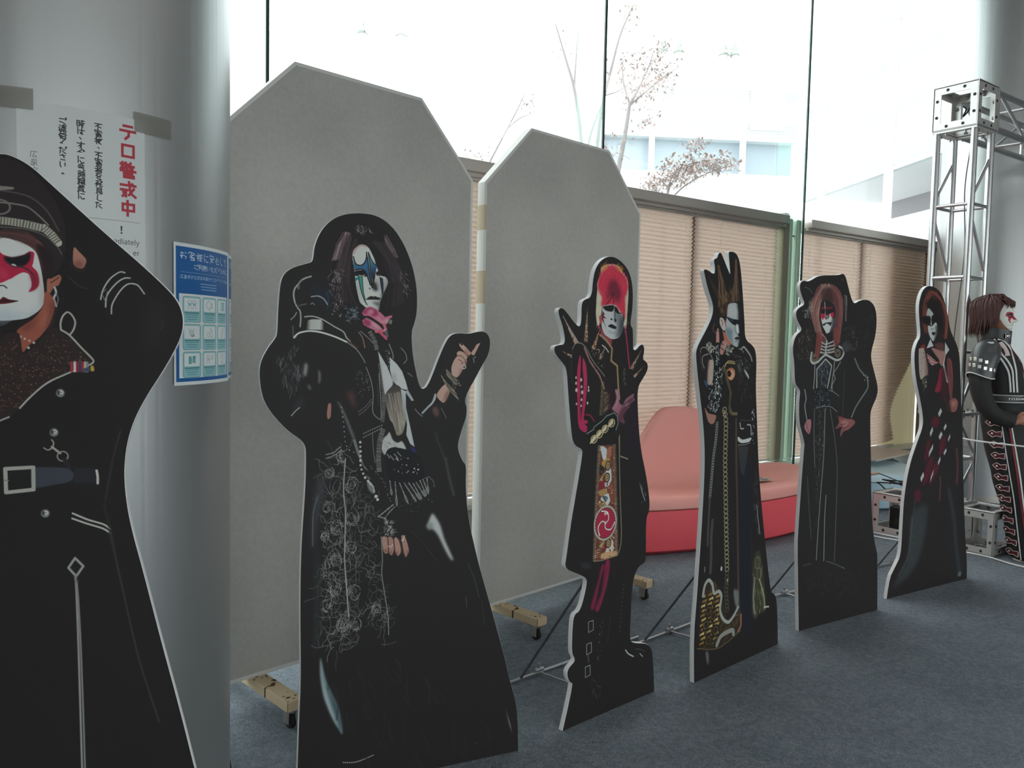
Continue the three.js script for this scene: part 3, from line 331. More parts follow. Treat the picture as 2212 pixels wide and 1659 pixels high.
  for (let i = 0; i < FR.length; i += 4) { const m = [(FR[i] + FR[i + 2]) / 2, (FR[i + 1] + FR[i + 3]) / 2]; b.dots('#c4c6c4', 0.2, [FR[i], FR[i + 1], ...m], 0.5); for (const k of [-0.35, 0, 0.35]) b.line('#a3a7a7', 0.22, [...m, m[0] * 0.4 + FR[i + 2] * 0.6 + k, m[1] * 0.4 + FR[i + 3] * 0.6, FR[i + 2], FR[i + 3]], true, 0.85); }
  b.dots('#a9abaa', 0.16, [-36.8,101.7,-35.5,102.2,-33.9,100.6,-33.5,98.3], 0.5); b.speck(['#9a9b99', '#c5c6c3'], [-45.7,95,-34.8,95.9,-33.9,93.5,-41.2,89.2,-45.7,90.7], 22, 0.07, 0.14); b.dots('#8a8b89', 0.1, [-41.1,84,-37.5,79.9,-35.2,77.2,-31.4,71.9], 0.8);
  b.lace('#8f918e', [-70,110.3,-64.1,113.1,-63.7,99.2,-64.2,90.2,-63.7,71.9,-63,59.5,-61.1,46.9,-66.8,44.7,-70.1,49.5,-71.7,59.1,-71.5,78.7,-70.1,93.6], 190, 0.17); b.lace('#7d7f7c', [-63.1,106.7,-59.8,103.5,-58.7,85.2,-59.5,68.4,-59.6,46.7,-62.3,47.1,-63.1,70.3], 90, 0.15); b.lace('#858784', [-57.7,96.6,-55.4,96.4,-55,83.3,-55.2,71,-52.3,67.3,-49.3,49.7,-54.1,56.9,-56.7,68.1], 80, 0.15);
  for (const [p, r] of [[[-65.2,110.1], 2], [[-68.8,105.2], 1.8], [[-61.6,100.9], 2.6], [[-61.3,90], 2.6], [[-69.6,94.3], 1.8], [[-66.3,87.3], 2.4], [[-61.8,80.6], 2.4], [[-66.8,76.2], 2.6], [[-70.1,84.6], 1.6], [[-66.4,66.8], 2.4], [[-60.6,65.4], 2.6], [[-69.3,61.9], 2], [[-64.2,55.1], 2.4], [[-59.9,54.5], 2.2], [[-53.2,58.6], 2]]) b.rose('#a1a39f', p[0], p[1], r, 0.18);
  b.line('#a3a4a1', 0.4, [-63.8,109.3,-64.3,99.3,-63.6,91.7,-63.8,78,-63.3,70.3,-62.7,62.6,-62.2,57.6]); b.line('#9a9b98', 0.3, [-70,111.1,-67.6,111.7,-65.4,113.4]); b.line('#9a9b98', 0.3, [-70,109.9,-67.3,110.8,-65,112.5]); b.line('#8f918f', 0.3, [-51.7,83.1,-51.2,75.2,-51.4,70.6,-50.4,64.2,-49.1,56.2,-48.8,49.6]);
  b.fill('#3f4246', [-71.7,105.4,-73,100.1,-74.1,92,-74.3,81.8,-73.3,81.9,-72.6,89.2,-70.8,97.1,-70.5,102.6], 0.8); b.line('#7d8184', 0.35, [-72.5,98,-73.9,92.4,-74,82], true, 0.7, 0.1); b.fill('#33393d', [-72.7,81.9,-71.8,69.7,-72.2,51.6,-73.1,48.7,-72.9,66.8], 0.7);
  for (const [p, c] of [[[-51.4,82.9,-49.7,82.6,-49.2,79.4,-49.5,77.3,-50.7,77.7,-51.2,79.9], '#b68d80'], [[-49.5,82.6,-47.8,82.1,-47.3,78.8,-47.9,76.6,-48.8,77.1,-49.3,79.7], '#b0877b'], [[-47,82.5,-45.7,81.3,-44.9,77.8,-45.7,76.1,-46.5,76.8,-47.5,80.2], '#b98f82'], [[-44.8,82.9,-43.5,82.2,-42.2,78,-42.5,76.5,-43.2,75.4,-43.9,77.1,-44.6,80.6], '#b58a7d']]) { b.fill(c, p); b.fill('#7d564e', [p[6], p[7] + 0.3, p[6] - 0.4, p[7] + 1.4, p[8] + 0.2, p[9] + 1.2, p[8], p[9]], 0.3, true, 0.8); }
  b.line('#4f3632', 0.35, [-49.5,82.3,-49.2,79.1,-49.3,77.3]); b.line('#4f3632', 0.35, [-47.5,81.8,-47.1,78.6,-47.1,76.9]); b.line('#4f3632', 0.4, [-45.6,81.6,-44.6,78.4,-44.2,76.5]); for (const p of [[-49.3,79.7,-48.4,79.3,-47.8,80.1], [-44.8,81.2,-44.1,81.8,-43.7,82.8], [-44.6,80.9,-44,81.5]]) b.line('#d8d8d2', 0.25, p);
  b.tuft(['#c9c9c2', '#8f8f8a', '#e3e3de'], [-50.9,87.9,-47.6,88.3,-46.6,84.2,-49.1,82.7,-51,84.5], 70, 1.2, 30, 160, 0.2); b.dots('#b5b5af', 0.24, [-52.7,89.8,-50.7,91.3,-47.6,93.6], 0.55); b.dots('#a9a9a4', 0.22, [-50.7,89,-49.2,90.9,-47.1,92.9], 0.55); b.dots('#b5b5af', 0.24, [-52.7,89.8,-50.4,89.1,-49.7,87.2], 0.6);
  b.fill('#c6cac9', [-34.2,89.5,-32.7,88,-31.1,85.1,-29.6,80.4,-27.8,76.5,-26.2,72.8,-27.3,73.2,-29.2,76.3,-31.9,81.7,-33.9,84.1,-35.9,84.9,-35.6,86.4], 0.4); b.fill('#8d9694', [-35.9,85.8,-34.6,86.7,-33.6,84.7,-35.3,83.9], 0.5, true, 0.9);
  b.line('#454b4d', 0.9, [-29.7,108.3,-28.3,101.8,-26.5,95.4], true, 0.9, 0.3); b.line('#3a4042', 0.6, [-33.5,117.1,-32.4,113.9,-30,108], true, 0.8, 0.2); b.line('#3d4345', 0.4, [-20.9,71,-18.4,65.5,-16.5,58.7], true, 0.9, 0.1); b.line('#6d7070', 0.2, [-21.4,59.3,-21,55.6], true, 0.8); b.line('#3c3f40', 0.4, [-15.5,56.9,-14.2,48.5], true, 0.7, 0.15);
  b.fill('#738a90', [-71.3,45.2,-69.3,37.1,-65.3,27.3,-63.9,18.4,-66.3,22.3,-69.7,30.8,-71.3,38.8], 0.25); b.fill('#b6c4c4', [-71.1,44.6,-70.4,37.5,-68.2,29.5,-65.1,21.1,-67,23.7,-70,31.6,-71.1,38.9], 0.4, true, 0.8); b.fill('#2d3c42', [-69.2,36.1,-65.5,27.4,-64,19.4,-65.8,23.4], 0.5, true, 0.7);
  b.dash('#a9adad', 0.4, [-63.8,8.7,-59.2,8,-53.3,9.2], 0.5, 0.2); b.dash('#77797a', 0.3, [-51.2,46.6,-48.3,46.4,-46.1,47], 0.3, 0.3); b.fill('#6d6c6a', [-5.3,16.5,-4.4,13.9,-3.2,10.3,-2.5,6.4,-2.9,7.8,-4.1,11.1], 0.1, true, 0.9); b.line('#555', 0.25, [-16.9,6.4,-16.5,5.7], true); b.tuft(['#2f3236', '#26292c'], [-70.1,48.2,-45.4,44.7,-12.8,13.1,-10.8,0.8,-66.9,10.6], 40, 9, -75, 18, 0.7, 0.5);
  b.fill('#cba596', [-33.2,129.7,-30.5,133.2,-28.6,131.6,-29.2,129.2,-30.8,127.1]); b.fill('#7d574f', [-28.6,131.6,-29.2,129.2,-30.8,126.9,-30.1,130], 0.5, true, 0.8); b.fill('#d0ab9d', [-28,137.2,-28.1,139.1,-27.3,141.3,-26,142.9,-24,142.6,-22.6,141.3,-23.9,138.6,-25.8,135.8,-27.5,136.3]); b.fill('#93625a', [-22.6,141.3,-23.9,138.6,-25.8,135.8,-24.6,138.8,-23.9,140.7], 0.5, true, 0.8); b.fill('#cfa99b', [-26.5,143.3,-26,144.3,-25,144.6,-23.5,144,-22.4,142.8,-23.1,141.6,-24.6,143,-26.1,143]); b.fill('#d3aea0', [-25.4,147.3,-24.4,147.3,-22.7,146.1,-21.1,144.2,-22,143.2,-23.7,144.6,-25.2,146.2]); b.fill('#cda699', [-17.8,147.4,-18.3,146.4,-19.4,144.2,-20.1,143.2,-21.1,143.9,-20,145.5,-19.1,146.9]); b.fill('#a77468', [-23.8,144.6,-22.7,145.4,-21.6,143.5,-22.6,142.6], 0.35, true, 0.7);
  b.line('#6b423a', 0.22, [-26,142.9,-24.6,143,-23.3,141.6,-22.9,140.7]); b.line('#6b423a', 0.2, [-25.6,141.8,-24.4,141,-24.3,140.1]); b.line('#141214', 0.45, [-25.1,147.3,-24.4,146.7]); b.line('#141214', 0.35, [-26.5,143.7,-26.3,143.2]); b.line('#1c1719', 0.3, [-24.4,147.3,-22.7,145.9,-21.1,144.2]); b.ring('#d5d5d0', 0.3, ...[-23.7,139.3], 0.8, 0.7); b.line('#b9b9b5', 0.3, [-20.2,142.3,-19.9,140.7], true, 0.8); b.dots('#c9c9c4', 0.22, [-19.6,142.6,-19.4,142], 1);
  for (let i = 0; i < 9; i++) b.line(['#8f8977', '#b3ad99', '#5f5a4e'][i % 3], 0.26, [-30.8,135.3,-29.5,133.2,-26.1,130].map((v, k) => v + (k % 2 ? -i * 0.42 + 1.2 : i * 0.22 - 0.8) + rr(-0.2, 0.2))); for (let i = 0; i < 6; i++) b.line(['#8f8977', '#b3ad99', '#6d685a'][i % 3], 0.26, [-29.9,137.5,-28.2,135.8,-26.2,134.1].map((v, k) => v + (k % 2 ? -i * 0.4 + 0.9 : 0.1) + rr(-0.2, 0.2))); b.speck(['#b9b4a4', '#8a8577'], [-28,134.1,-25.2,135,-24.1,133.1,-26.4,130.3], 18, 0.1, 0.2);
  b.line('#aab2b5', 0.7, [-38.1,123.8,-36.2,125.7,-34.6,127.3,-33.7,129.9]); b.line('#c9d0d2', 0.35, [-35.6,126,-34,127.9,-33.5,129.4]); b.line('#8a8d8d', 0.3, [-40.7,125.2,-39.4,123.6,-38.1,122.7]); b.fill('#7d574f', [-34.6,125.4,-33,125.7,-32.3,123.8,-32.9,122.2,-34.2,123.5], 0.4, true, 0.8); b.line('#77797a', 0.3, [-31.5,125.3,-29.6,121.8], true, 0.8); b.line('#8a8d8d', 0.3, [-45.8,145.4,-44.2,143.6,-43.8,141.5,-44.8,140.3]); b.line('#8d9090', 0.35, [-49.8,146.6,-48.6,143.6,-48.4,141.8]); b.line('#8a8c8c', 0.25, [-43.4,137.2,-41.8,136]);
}
function paintHorns(b) {
  b.fill('#d9d2b6', [13.7,176.6,16.2,178,20.1,178.6,23.4,178.1,26.2,176,29.1,173.1,29.8,169.4,29.9,165.9,29.6,161.7,29.1,153.7,27.6,155.3,28.1,158.4,26.6,160.5,25.2,159.9,22.1,162.9,15.8,162.3,14.6,160.3,13.5,154.9,12.5,154.6,11.5,159.1,11.6,163.8,11.9,168.4,11.8,170.8,13.5,174.4]);
  b.fill('#d63650', [13.8,174.5,16.2,177.1,19.9,178.2,24.3,176.6,28.2,173.6,29.5,170.1,28.3,166,28.5,161.7,28.9,158,27.5,158.7,25.5,160.5,22.1,162.9,17.4,162.3,14.2,162.5,14.6,165.7,12.4,168.4,12.1,171.2], 0.5);
  b.tuft(['#d63650', '#e0506a', '#c92a48'], [12.8,173,16.8,176.8,24.2,177,29.4,172.2,29.2,163.2,25.9,162.7,22.1,163.8,14.7,163.4], 240, 2.6, 90, 70, 0.3, 0.75); b.tuft(['#d9963f', '#e3ad62', '#c77a34'], [13.7,176.6,16.5,178,17.8,176.5,14.3,174.5], 50, 2, 100, 35, 0.2); b.tuft(['#d9963f', '#e3ad62', '#c77a34'], [22,178.2,24.8,177,26.5,175.3,23.2,175.8], 44, 2, 70, 35, 0.2); b.tuft(['#e8e0c4', '#cfc6a6'], [11.5,167.3,14.6,166.1,14.3,161.1,13,155.4,11.8,158.9], 60, 3, -85, 20, 0.2); b.tuft(['#ded5b6', '#c9bf9e'], [27.9,167.5,29.9,167.6,29.6,161.3,28.8,154.4,28.1,157.7], 40, 3, -88, 16, 0.2);
  b.fill('#6d2036', [18.8,172,22.8,172.2,25.4,168,24.8,164.4,22.1,165,20.4,166.4,17.3,165.1,17.7,168], 0.9, true, 0.85); b.line('#3a1620', 0.5, [20.9,167.5,19.4,164.9,16.8,162.6], true, 0.7, 0.2); b.line('#3a1620', 0.5, [20.9,167.5,21.3,164.6,21.6,162.8], true, 0.7, 0.2);
  b.fill('#cacdce', [15.6,162.2,15,157.3,14.8,155.1,16.2,152,18.4,150.4,21.6,149.7,25.1,150.5,26.9,152.9,27.6,155.8,26.6,159.8,25,160.1,22.1,162.9]);
  b.clip([15.6,162.2,15,157.3,14.8,155.1,16.2,152,18.4,150.4,21.6,149.7,25.1,150.5,26.9,152.9,27.6,155.8,26.6,159.8,25,160.1,22.1,162.9], () => { b.fill('#767c80', [22.4,162.2,28.4,157.7,27.5,152.9,24.9,149.8,22.7,151,23.6,153.6,23.2,156.1,22.4,157.5], 0.8, true, 0.9); b.fill('#3a3d40', [25.6,157.6,28.4,157.7,27.5,151.8,25.4,150], 0.9, true, 0.8); b.fill('#1d1a1c', [15.6,162.1,21.3,162.8,21.2,160.7,19.6,160.3,16.9,160.7]); b.fill('#1d1a1c', [22.2,162.5,26.1,160,23.9,159.7,22.2,160.7]); b.line('#24272a', 0.5, [22.2,160.7,22.4,157.8,22.9,157.1], true, 0.9, 0.2); b.fill('#17171a', [21.8,157.5,23.2,157.2,22.7,156.2], 0.15); b.ring('', 0, ...[20.4,157.4], 0.6, 0.35, 0.3, '#101012'); b.line('#8d9294', 0.6, [19.1,152.7,21,152.1,23.1,152.5], true, 0.6, 0.3); });
  b.poly('#5e1f2a', [15.1,160.6,16.5,159.1,15.7,158.7,17.6,157.5,15.7,157.8,16.3,155.9,17.7,153.6,15,157.1]); b.fill('#1c1819', [18.5,154.7,20.3,155.5,21.9,155.1,23.3,154.5,23.1,153.7,20.6,154]); b.fill('#b9566a', [13.4,158.3,14.9,158.3,15,155.5,14,155.5]); b.poly('#9a434d', [14.8,154.8,16.2,151.6,21.1,149.4,20.7,147,17.4,149,14.4,151.2]); b.line('#b0325a', 0.7, [28.5,154.9,29.9,148.6,31.3,141.2,32,138.3]); b.line('#b0325a', 0.6, [12.7,154.7,14.1,153.4,12.2,149.3]);
  b.line('#a58c66', 0.85, [14.2,151.2,17.9,149.2,21.2,146.1,20.9,141.3,24.5,139.3,25.4,131.8,26.4,126.3], false); b.line('#5d4b36', 0.3, [14.7,150.5,18,148.4,20.7,146,20.4,140.9], false); b.line('#8d8468', 0.4, [27.1,111.9,27.5,102.6], false);
  const horn = (p, c, d) => { b.poly(c, p); b.clip(p, () => b.speck([d, '#3a2c26', '#c2a184'], p, 120, 0.12, 0.32), false); b.line('#3a2c26', 0.2, [p[2], p[3], p[0], p[1], p[4], p[5]], false, 0.6); };
  horn([-6,157.8,0.2,147.7,2.9,148.1], '#9a8070', '#c9b8a6'); horn([6.8,161.9,5.3,148.7,7.6,148.3], '#92765f', '#c4ae94'); horn([14.3,154.1,9.5,146.2,11.6,145.4], '#a2664c', '#d0a184'); horn([18,147.7,13.5,142.2,15.3,141.8], '#7a5040', '#b08064'); horn([39.3,146.2,32,138.3,34,137.7], '#8a6a58', '#bfa48c'); horn([40.8,139.1,34.1,135.3,35.3,134.3], '#8a6a58', '#bfa48c'); horn([-6.5,145.1,-0.9,143.6,-1.1,142.4], '#8f7a6c', '#c4b09e');
  b.line('#a0a09a', 0.3, [-6,157.8,-1.4,152.3,2.6,147.9]); b.line('#8f8a84', 0.4, [-0.7,145.8,0.7,147.6,3.1,148.1,6.2,146.6,10.2,141.7,14.2,138.1,17.4,135.4]); b.dots('#a97a74', 0.42, [5.7,146.2,8.9,141.2,11.8,138.3,14.5,135.6,16.8,131.6,17.6,130.2], 0.85); b.line('#c9c9c4', 0.5, [15.6,147.3,17.5,146.3,19.2,144.7], false); b.speck(['#c9bfb2', '#8a8078'], [8.1,148,15.5,144.9,17.9,137.7,14.6,139.5,10.3,144], 26, 0.12, 0.28); b.dash('#5f5f60', 0.2, [-0.7,145.1,-1,139.6,-0.7,132.8], 0.7, 0.5);
  b.fill('#bb2f5e', [2.9,142,3.8,143.3,4,137.9,4,130,4.9,120.4,6.8,117.6,8.3,116.3,7.9,114.2,5.4,114.9,3.5,117.6,2.7,125.7,2.1,136.2]); b.fill('#bb2f5e', [5.1,142.4,6.9,139.6,7.7,133.6,7.2,125.2,6.6,121.3,8.2,119.1,8.3,117.5,5.2,118.6,5.5,124.9,5.7,133.7,5,138.7]); b.fill('#1a1517', [6.7,120.6,9.2,120.9,8.7,119.1,6.7,118.9]); b.line('#8d2348', 0.6, [7.7,120.9,10.2,120.3,12.1,118.2]); b.fill('#7d1f40', [3.4,127.4,4.4,127.4,5.2,119.5,4.2,119.5], 0.5, true, 0.6);
  for (const [q, r] of [[[4.4,134.2], 0.7], [[4.7,131.6], 0.6], [[5.1,129.5], 0.8], [[4.9,126.7], 0.6], [[4.8,124.4], 0.5], [[8.5,131.3], 0.5], [[8.6,130.1], 0.6], [[8.2,125.3], 0.6], [[1.6,135.1], 0.5], [[1.7,133], 0.6], [[2,130.4], 0.8], [[2.2,125.2], 0.5]]) b.ring('', 0, q[0], q[1], r * 0.8, r, 0, '#d0c9bd');
  b.zip('#a8935f', 0.7, [16.5,133.1,16.2,127,15.7,120.4], 0.55); b.fill('#54463c', [17.4,129.6,20.4,127.7,19.6,122.3,17,120.7,16.7,127], 0.5, true, 0.9); b.tuft(['#8a7560', '#b39a7c', '#3a2e26'], [17.2,129.1,20.4,127.2,19.6,122.3,17.2,121], 26, 2.6, 60, 60, 0.3); b.fill('#3a1626', [18,134.1,21.4,130.4,23.3,123.1,19.6,121.1,20.4,126.8], 0.8, true, 0.6);
  b.fill('#a06a7c', [23.6,129.8,25.5,129.9,26.3,128.3,26.5,124.6,28.5,124,30.3,126.1,33.1,127.5,35,128,34.8,126.5,35.7,125.5,33.2,123.8,30.5,121.3,28.7,119.5,29.9,116.5,26.5,117.6,25.3,120.4,22.2,122.4,23.8,124.7,24.8,127.2]); b.fill('#5b3040', [28.5,122.9,33.2,123.8,30.5,120.9,29,119.1,29.9,116.3,26.3,117.6,26.2,120], 0.6, true, 0.9); b.fill('#c08d9c', [23.8,129.4,25.2,129.6,25.9,126.6,24.9,123.4,23.3,122.4,24.5,126.3], 0.4, true, 0.7); b.line('#4a2634', 0.4, [26.5,124.8,28.5,123.8,31.5,125,34.5,126]); b.tuft(['#d5d5d2', '#9a9a98'], [30.4,123.9,32.6,124.2,32.2,122,30.5,122], 12, 1, 40, 90, 0.25);
  b.fill('#16181a', [8.2,113.3,12,115,12.2,115.9,16.8,118.1,19.1,119.8,23.7,120.9,25.4,119.3,26,116.5,24.8,113.9,17.1,112,10.9,109.7], 0, false); b.line('#9fb2a9', 0.3, [8.2,113.5,12,115,12.2,115.9,16.8,118.1,19.1,119.8,23.7,120.9,25.4,119.3,26,116.5,24.8,113.9], false); for (const q of [[22.2,116.9], [18.5,114.8], [15.4,113], [12.4,111.2]]) { b.ring('#b09a66', 0.5, q[0], q[1], 1.7, 1.4, -0.5); b.dots('#d8c690', 0.18, Array.from({ length: 26 }, (_, i) => q[i % 2] + (i % 2 ? Math.sin : Math.cos)(Math.floor(i / 2) / 12 * 6.283) * (i % 2 ? 1.5 : 1.9)), 0.6); b.fill('#d9cfb4', [q[0] - 2.4, q[1] - 1.6, q[0] - 0.5, q[1] + 0.9, q[0] + 0.8, q[1] + 1.1, q[0] + 0.6, q[1] - 0.4]); }
  const strip = [15.4,108.5,24.2,108.2,26.4,81.9,27.8,63.3,14.3,63,14.5,84.9];
  b.poly('#6d4034', strip); b.clip(strip, () => { for (const [c, p] of [['#c9d2d4', [16.2,108.1,19.7,106.9,19.8,103.2,18,102.5]], ['#a86a52', [20.2,106.9,22.3,107.6,22.5,103.9,19.8,103.2]], ['#b8934c', [17.2,102,21.4,103.1,22.3,100.8,18.4,99.7]], ['#ccd2d2', [19.5,97.8,22.4,99,22.9,93,19.2,92.3]], ['#8a2634', [15.7,93.3,19.6,95,18.7,92,16.6,90.8]], ['#b39a64', [15.9,94.5,19,97.8,17.5,95.1]], ['#2a2a24', [15.4,101.1,18.9,99.3,16.9,97,15.5,97.8]], ['#ccd4d6', [17,87.5,20.9,89.2,23.2,87.8,21.1,84.4]], ['#4a5a68', [17.8,88.5,21,87.7,20,86]], ['#b08a5a', [15.6,90.5,19.2,91.2,20.9,89.6,17.2,88.5]], ['#8a4a3c', [22.9,93.8,24.7,89.9,23.8,84.4,21.4,90.3]], ['#9a7a4e', [16.5,86.2,19.5,86.1,19.5,83.9,16.6,83.9]], ['#7d2634', [18.6,67.6,21.7,69.9,20.8,66.3]], ['#b39a64', [17,68.8,20.1,70.9,18.6,67.8]], ['#cfcabc', [20.3,65.3,24.4,70.4,25.2,65.6]], ['#5c3a34', [14.8,69.5,18.6,66.7,17.7,64.3,15,65.4]], ['#caa27a', [18.7,65.6,26.9,65.3,27,63.1,18.8,63.3]]]) b.fill(c, p, 0.1); b.speck(['#d8c08a', '#3a2822', '#b5a284', '#8a3a3a', '#e0dccb'], strip, 170, 0.12, 0.4); for (const q of [[20.7,100.2], [20.4,95.5], [22.3,69.1]]) { b.ring('#3a3028', 0.5, q[0], q[1], 1.4, 1.7, 0, '#b09468'); b.ring('#5d4630', 0.3, q[0], q[1], 0.6); } for (let i = 0; i < 4; i++) { const q = [14.6,68.1,18.2,64.5]; b.line('#7d2f30', 0.3, [q[0] + i * 1.1, q[1], q[0] + i * 1.1, q[3]], false); b.line('#c9a97c', 0.25, [q[0], q[3] + i * 0.9, q[2], q[3] + i * 0.9], false); } }, false);
  b.zip('#a8977c', 0.75, [15.4,108.5,14.5,84.9,14.3,63.2], 0.5); b.zip('#a08d70', 0.75, [24.2,108.2,26.4,81.9,27.5,63.4], 0.5); b.line('#8a8166', 0.5, [26.8,111,28.4,88.2,29.9,72.8,29.6,66.8,28,63.6]); b.line('#9a9682', 0.5, [28,103.3,32.5,101.8], false); b.line('#8d8468', 0.4, [14.3,63.2,18.8,62.8,27.8,63.3], false);
  { const q = [20.2,77.5]; b.ring('#bdb8ac', 0.7, q[0], q[1], 6.3, 6.6, 0, '#e0dcd0'); b.ring('#3a3030', 0.25, q[0], q[1], 5.7, 6.0, 0, '#b02748'); for (let k = 0; k < 3; k++) { const a = k * 2.094 + 0.4, c = (t, r) => [q[0] + Math.cos(a + t) * r, q[1] + Math.sin(a + t) * r]; b.line('#e3e0d8', 0.75, [...c(0, 0.4), ...c(0.3, 2.2), ...c(0.95, 4.2), ...c(1.6, 5.4)]); b.line('#2a1a1e', 0.22, [...c(0.12, 0.6), ...c(0.48, 2.3), ...c(1.08, 4.2), ...c(1.7, 5.2)]); } b.dots('#4a4038', 0.2, Array.from({ length: 60 }, (_, i) => q[i % 2] + (i % 2 ? Math.sin(Math.floor(i / 2) / 29 * 6.283) * 6.3 : Math.cos(Math.floor(i / 2) / 29 * 6.283) * 6)), 1.3); b.speck(['#e8e4dc'], [q[0] - 1, q[1] + 3.4, q[0] + 1, q[1] + 3.4, q[0] + 1, q[1] + 4.6, q[0] - 1, q[1] + 4.6], 6, 0.2, 0.4); }
  b.fill('#7a1f42', [18.6,60.8,20.5,60.4,18.1,54.6,15.3,44.6,13.1,45.4,17,55.5], 0.3); b.fill('#862348', [21.2,62.2,23.5,61.2,22.2,52.7,18,43.3,15.8,44.1,19.3,51], 0.3); b.line('#4a1830', 0.6, [25.7,59.5,26.5,54.9], true, 0.8, 0.2); b.line('#2a1018', 0.3, [22.2,59.6,20.1,51.6,16.9,43.9], true, 0.6);
  for (const q of [[13.4,37.6], [12.7,28.9], [12.3,19.9]]) b.line('#9a9f9c', 0.32, [q[0] - 1.4, q[1] + 2, q[0] + 1.3, q[1] + 2.1, q[0] + 1.5, q[1] - 1.8, q[0] - 1.2, q[1] - 2.2, q[0] - 1.4, q[1] + 2], false); b.line('#6d706e', 0.5, [12.3,26.8,12.7,23.6], true, 0.8, 0.1); b.line('#c3c6c5', 0.5, [34.6,22.9,36.4,20.9,39.7,18.9]); b.line('#b0b3b2', 0.4, [43.8,19.1,45.7,17.4]); b.line('#6a6d6c', 0.25, [40.8,21.8,44.4,20.7,46.8,19.1], true, 0.8);
  b.speck(['#77797a', '#a9aba9'], [19.1,42.1,20.7,41.8,19.3,23.7,17.3,20.5], 22, 0.1, 0.22); b.dash('#5f6162', 0.35, [32.2,50.8,31.5,41.7,30.5,31.4], 0.6, 1.1); b.line('#3a3d3e', 0.3, [24.6,39.4,23.5,28.4], true, 0.9); b.tuft(['#7d8080', '#555857'], [14,16.7,19.3,16.2,20.5,8.3,16.1,9.6], 14, 2.4, -60, 50, 0.2); b.fill('#2a1d2c', [32.5,126.4,37.3,122.5,39.1,107.3,35.4,100,32.6,113.4], 1.5, true, 0.7); b.line('#c9cccc', 0.35, [41.1,89.6,42.5,86.4,44.1,83.5], true, 0.9); b.tuft(['#aeb1b1', '#6d7070'], [39.8,92,44.2,87.7,44.4,81.9,42,83.1], 14, 1.4, -70, 30, 0.2); b.tuft(['#a9aaa8', '#6b6c6b'], [27.8,139.4,29.7,139.4,29.5,132,28,133.9], 12, 1.5, -80, 25, 0.25); b.fill('#33363a', [7,63.9,11.4,62.8,12.5,60.7,7.9,61.6], 0.4, true, 0.8);
}
function paintSpikes(b) {
  b.fill('#241c1a', [7.7,159.3,5.4,167.2,6,175.1,6.9,182.7,10.2,175.4,14,171.6,18.1,173.8,19.5,186.9,22.3,178.2,25.2,168.1,21.6,165.4,15.1,164.8,14,159.5], 0.6, true, 0.8);
  b.hair(['#8a6a4c', '#5d4634', '#a98860', '#3a2c24'], [7.4,164.3,7.4,174.8,6.6,182.3], [14.9,167.6,11.6,175.1,6.9,182.3], 60, 0.3, 0.5, 0.8); b.hair(['#7a5c46', '#4a382c', '#94745a'], [17.1,167.3,19.1,175.5,19.9,186.1], [24.4,168,22.3,176.9,20.3,185.8], 50, 0.3, 0.5, 0.75); b.hair(['#3a302c', '#4d3f38'], [7.9,167.3,2.7,173,-0.3,177.5], [10.5,169.4,4.7,173.5,0,176.7], 20, 0.3, 0.5, 0.7);
  b.tuft(['#9a7850', '#6d5238', '#b8945f', '#4a3626'], [8.1,169.3,24.2,172.1,23.7,167.2,15.8,165.6,14.7,160.7,9.7,160.5], 130, 3, 110, 30, 0.25, 0.7); b.fill('#b0604f', [13.8,163.1,15.8,165.6,17.9,166.5,16.7,163.2,15.4,160.7], 0.5, true, 0.8);
  b.fill('#b9bfbf', [15.4,165.8,18.3,166.7,22.3,166.5,23.7,163,25.3,160.2,24,157.7,25,153.8,23.6,153.1,25.2,151.3,25,148.8,23.6,147.3,20.2,148.1,18.3,149.2,14.5,152,13.6,154.8,13.8,157.4,14.4,159.9,14.9,162.7]);
  b.fill('#1f2124', [22.3,166.7,27,164,28,148.4,24.4,147.1,25.2,151.3,24,153.1,25.1,157.7,23.5,159.7,23.3,163], 0.7); b.fill('#73868f', [13.6,155.4,17.2,155.5,19.8,154.3,19.2,152.2,20.6,147.9,17.6,149.8,14.1,152.6], 0.7, true, 0.85); b.fill('#14151b', [14.3,160.5,18.4,159.8,22.8,159.5,25,159.4,24.8,157.7,21.1,157,17.7,158.1]); b.fill('#2c3a5c', [15.4,160.1,19.1,159.6,19.9,158.2,17,158.9], 0.3, true, 0.9); b.line('#596266', 0.35, [21.5,157,21.2,155.2,22.4,153.7,24.3,153.2]); b.fill('#e0e3e2', [22.2,157.2,23.3,157.3,24.6,154,23.2,153.5], 0.2); b.fill('#35201f', [21.1,151,23.3,151.9,25.2,151.3,24.1,150.5]); b.line('#6a7478', 0.5, [22,149.8,24.2,150], true, 0.8, 0.2); b.fill('#d5d8d6', [15.8,165.2,21.6,165.8,22.7,161,16.8,161.2], 0.9, true, 0.4);
  b.fill('#c9c1ba', [9.7,160.1,11.9,159.6,13.4,157.6,13.6,154.8,11.9,154.6,9.6,156.9,9.1,158.9]); b.line('#7d4a44', 0.4, [10.1,159.1,11.6,158,11,156.6]); b.poly('#c36d58', [11.5,154.3,13.7,153.4,16.4,150.4,19.1,148.8,17,147.7,13.2,150.3]); b.line('#b0524a', 0.5, [13.3,159,14.2,156.2], true, 0.8);
  b.fill('#c69189', [7.6,155.1,8.6,155.1,9.1,152.9,9.4,148.9,7.3,148.8,7,153.2]); b.ring('', 0, ...[8.2,154.3], 0.3, 0.6, 0, '#4a2d2e'); b.line('#6d4a4e', 0.7, [5.4,157.2,4.4,155.6,4.9,154,6.7,153.2], true, 0.9); b.fill('#b98880', [10.8,148.1,12.5,150.1,15.4,149.7,14.5,147.3,12.5,144,10,144.6]); b.line('#4a3a38', 0.5, [11.1,148.9,14.1,147.7], true, 0.8); b.line('#4a3a38', 0.5, [10.6,146.9,13.1,145.9], true, 0.8);
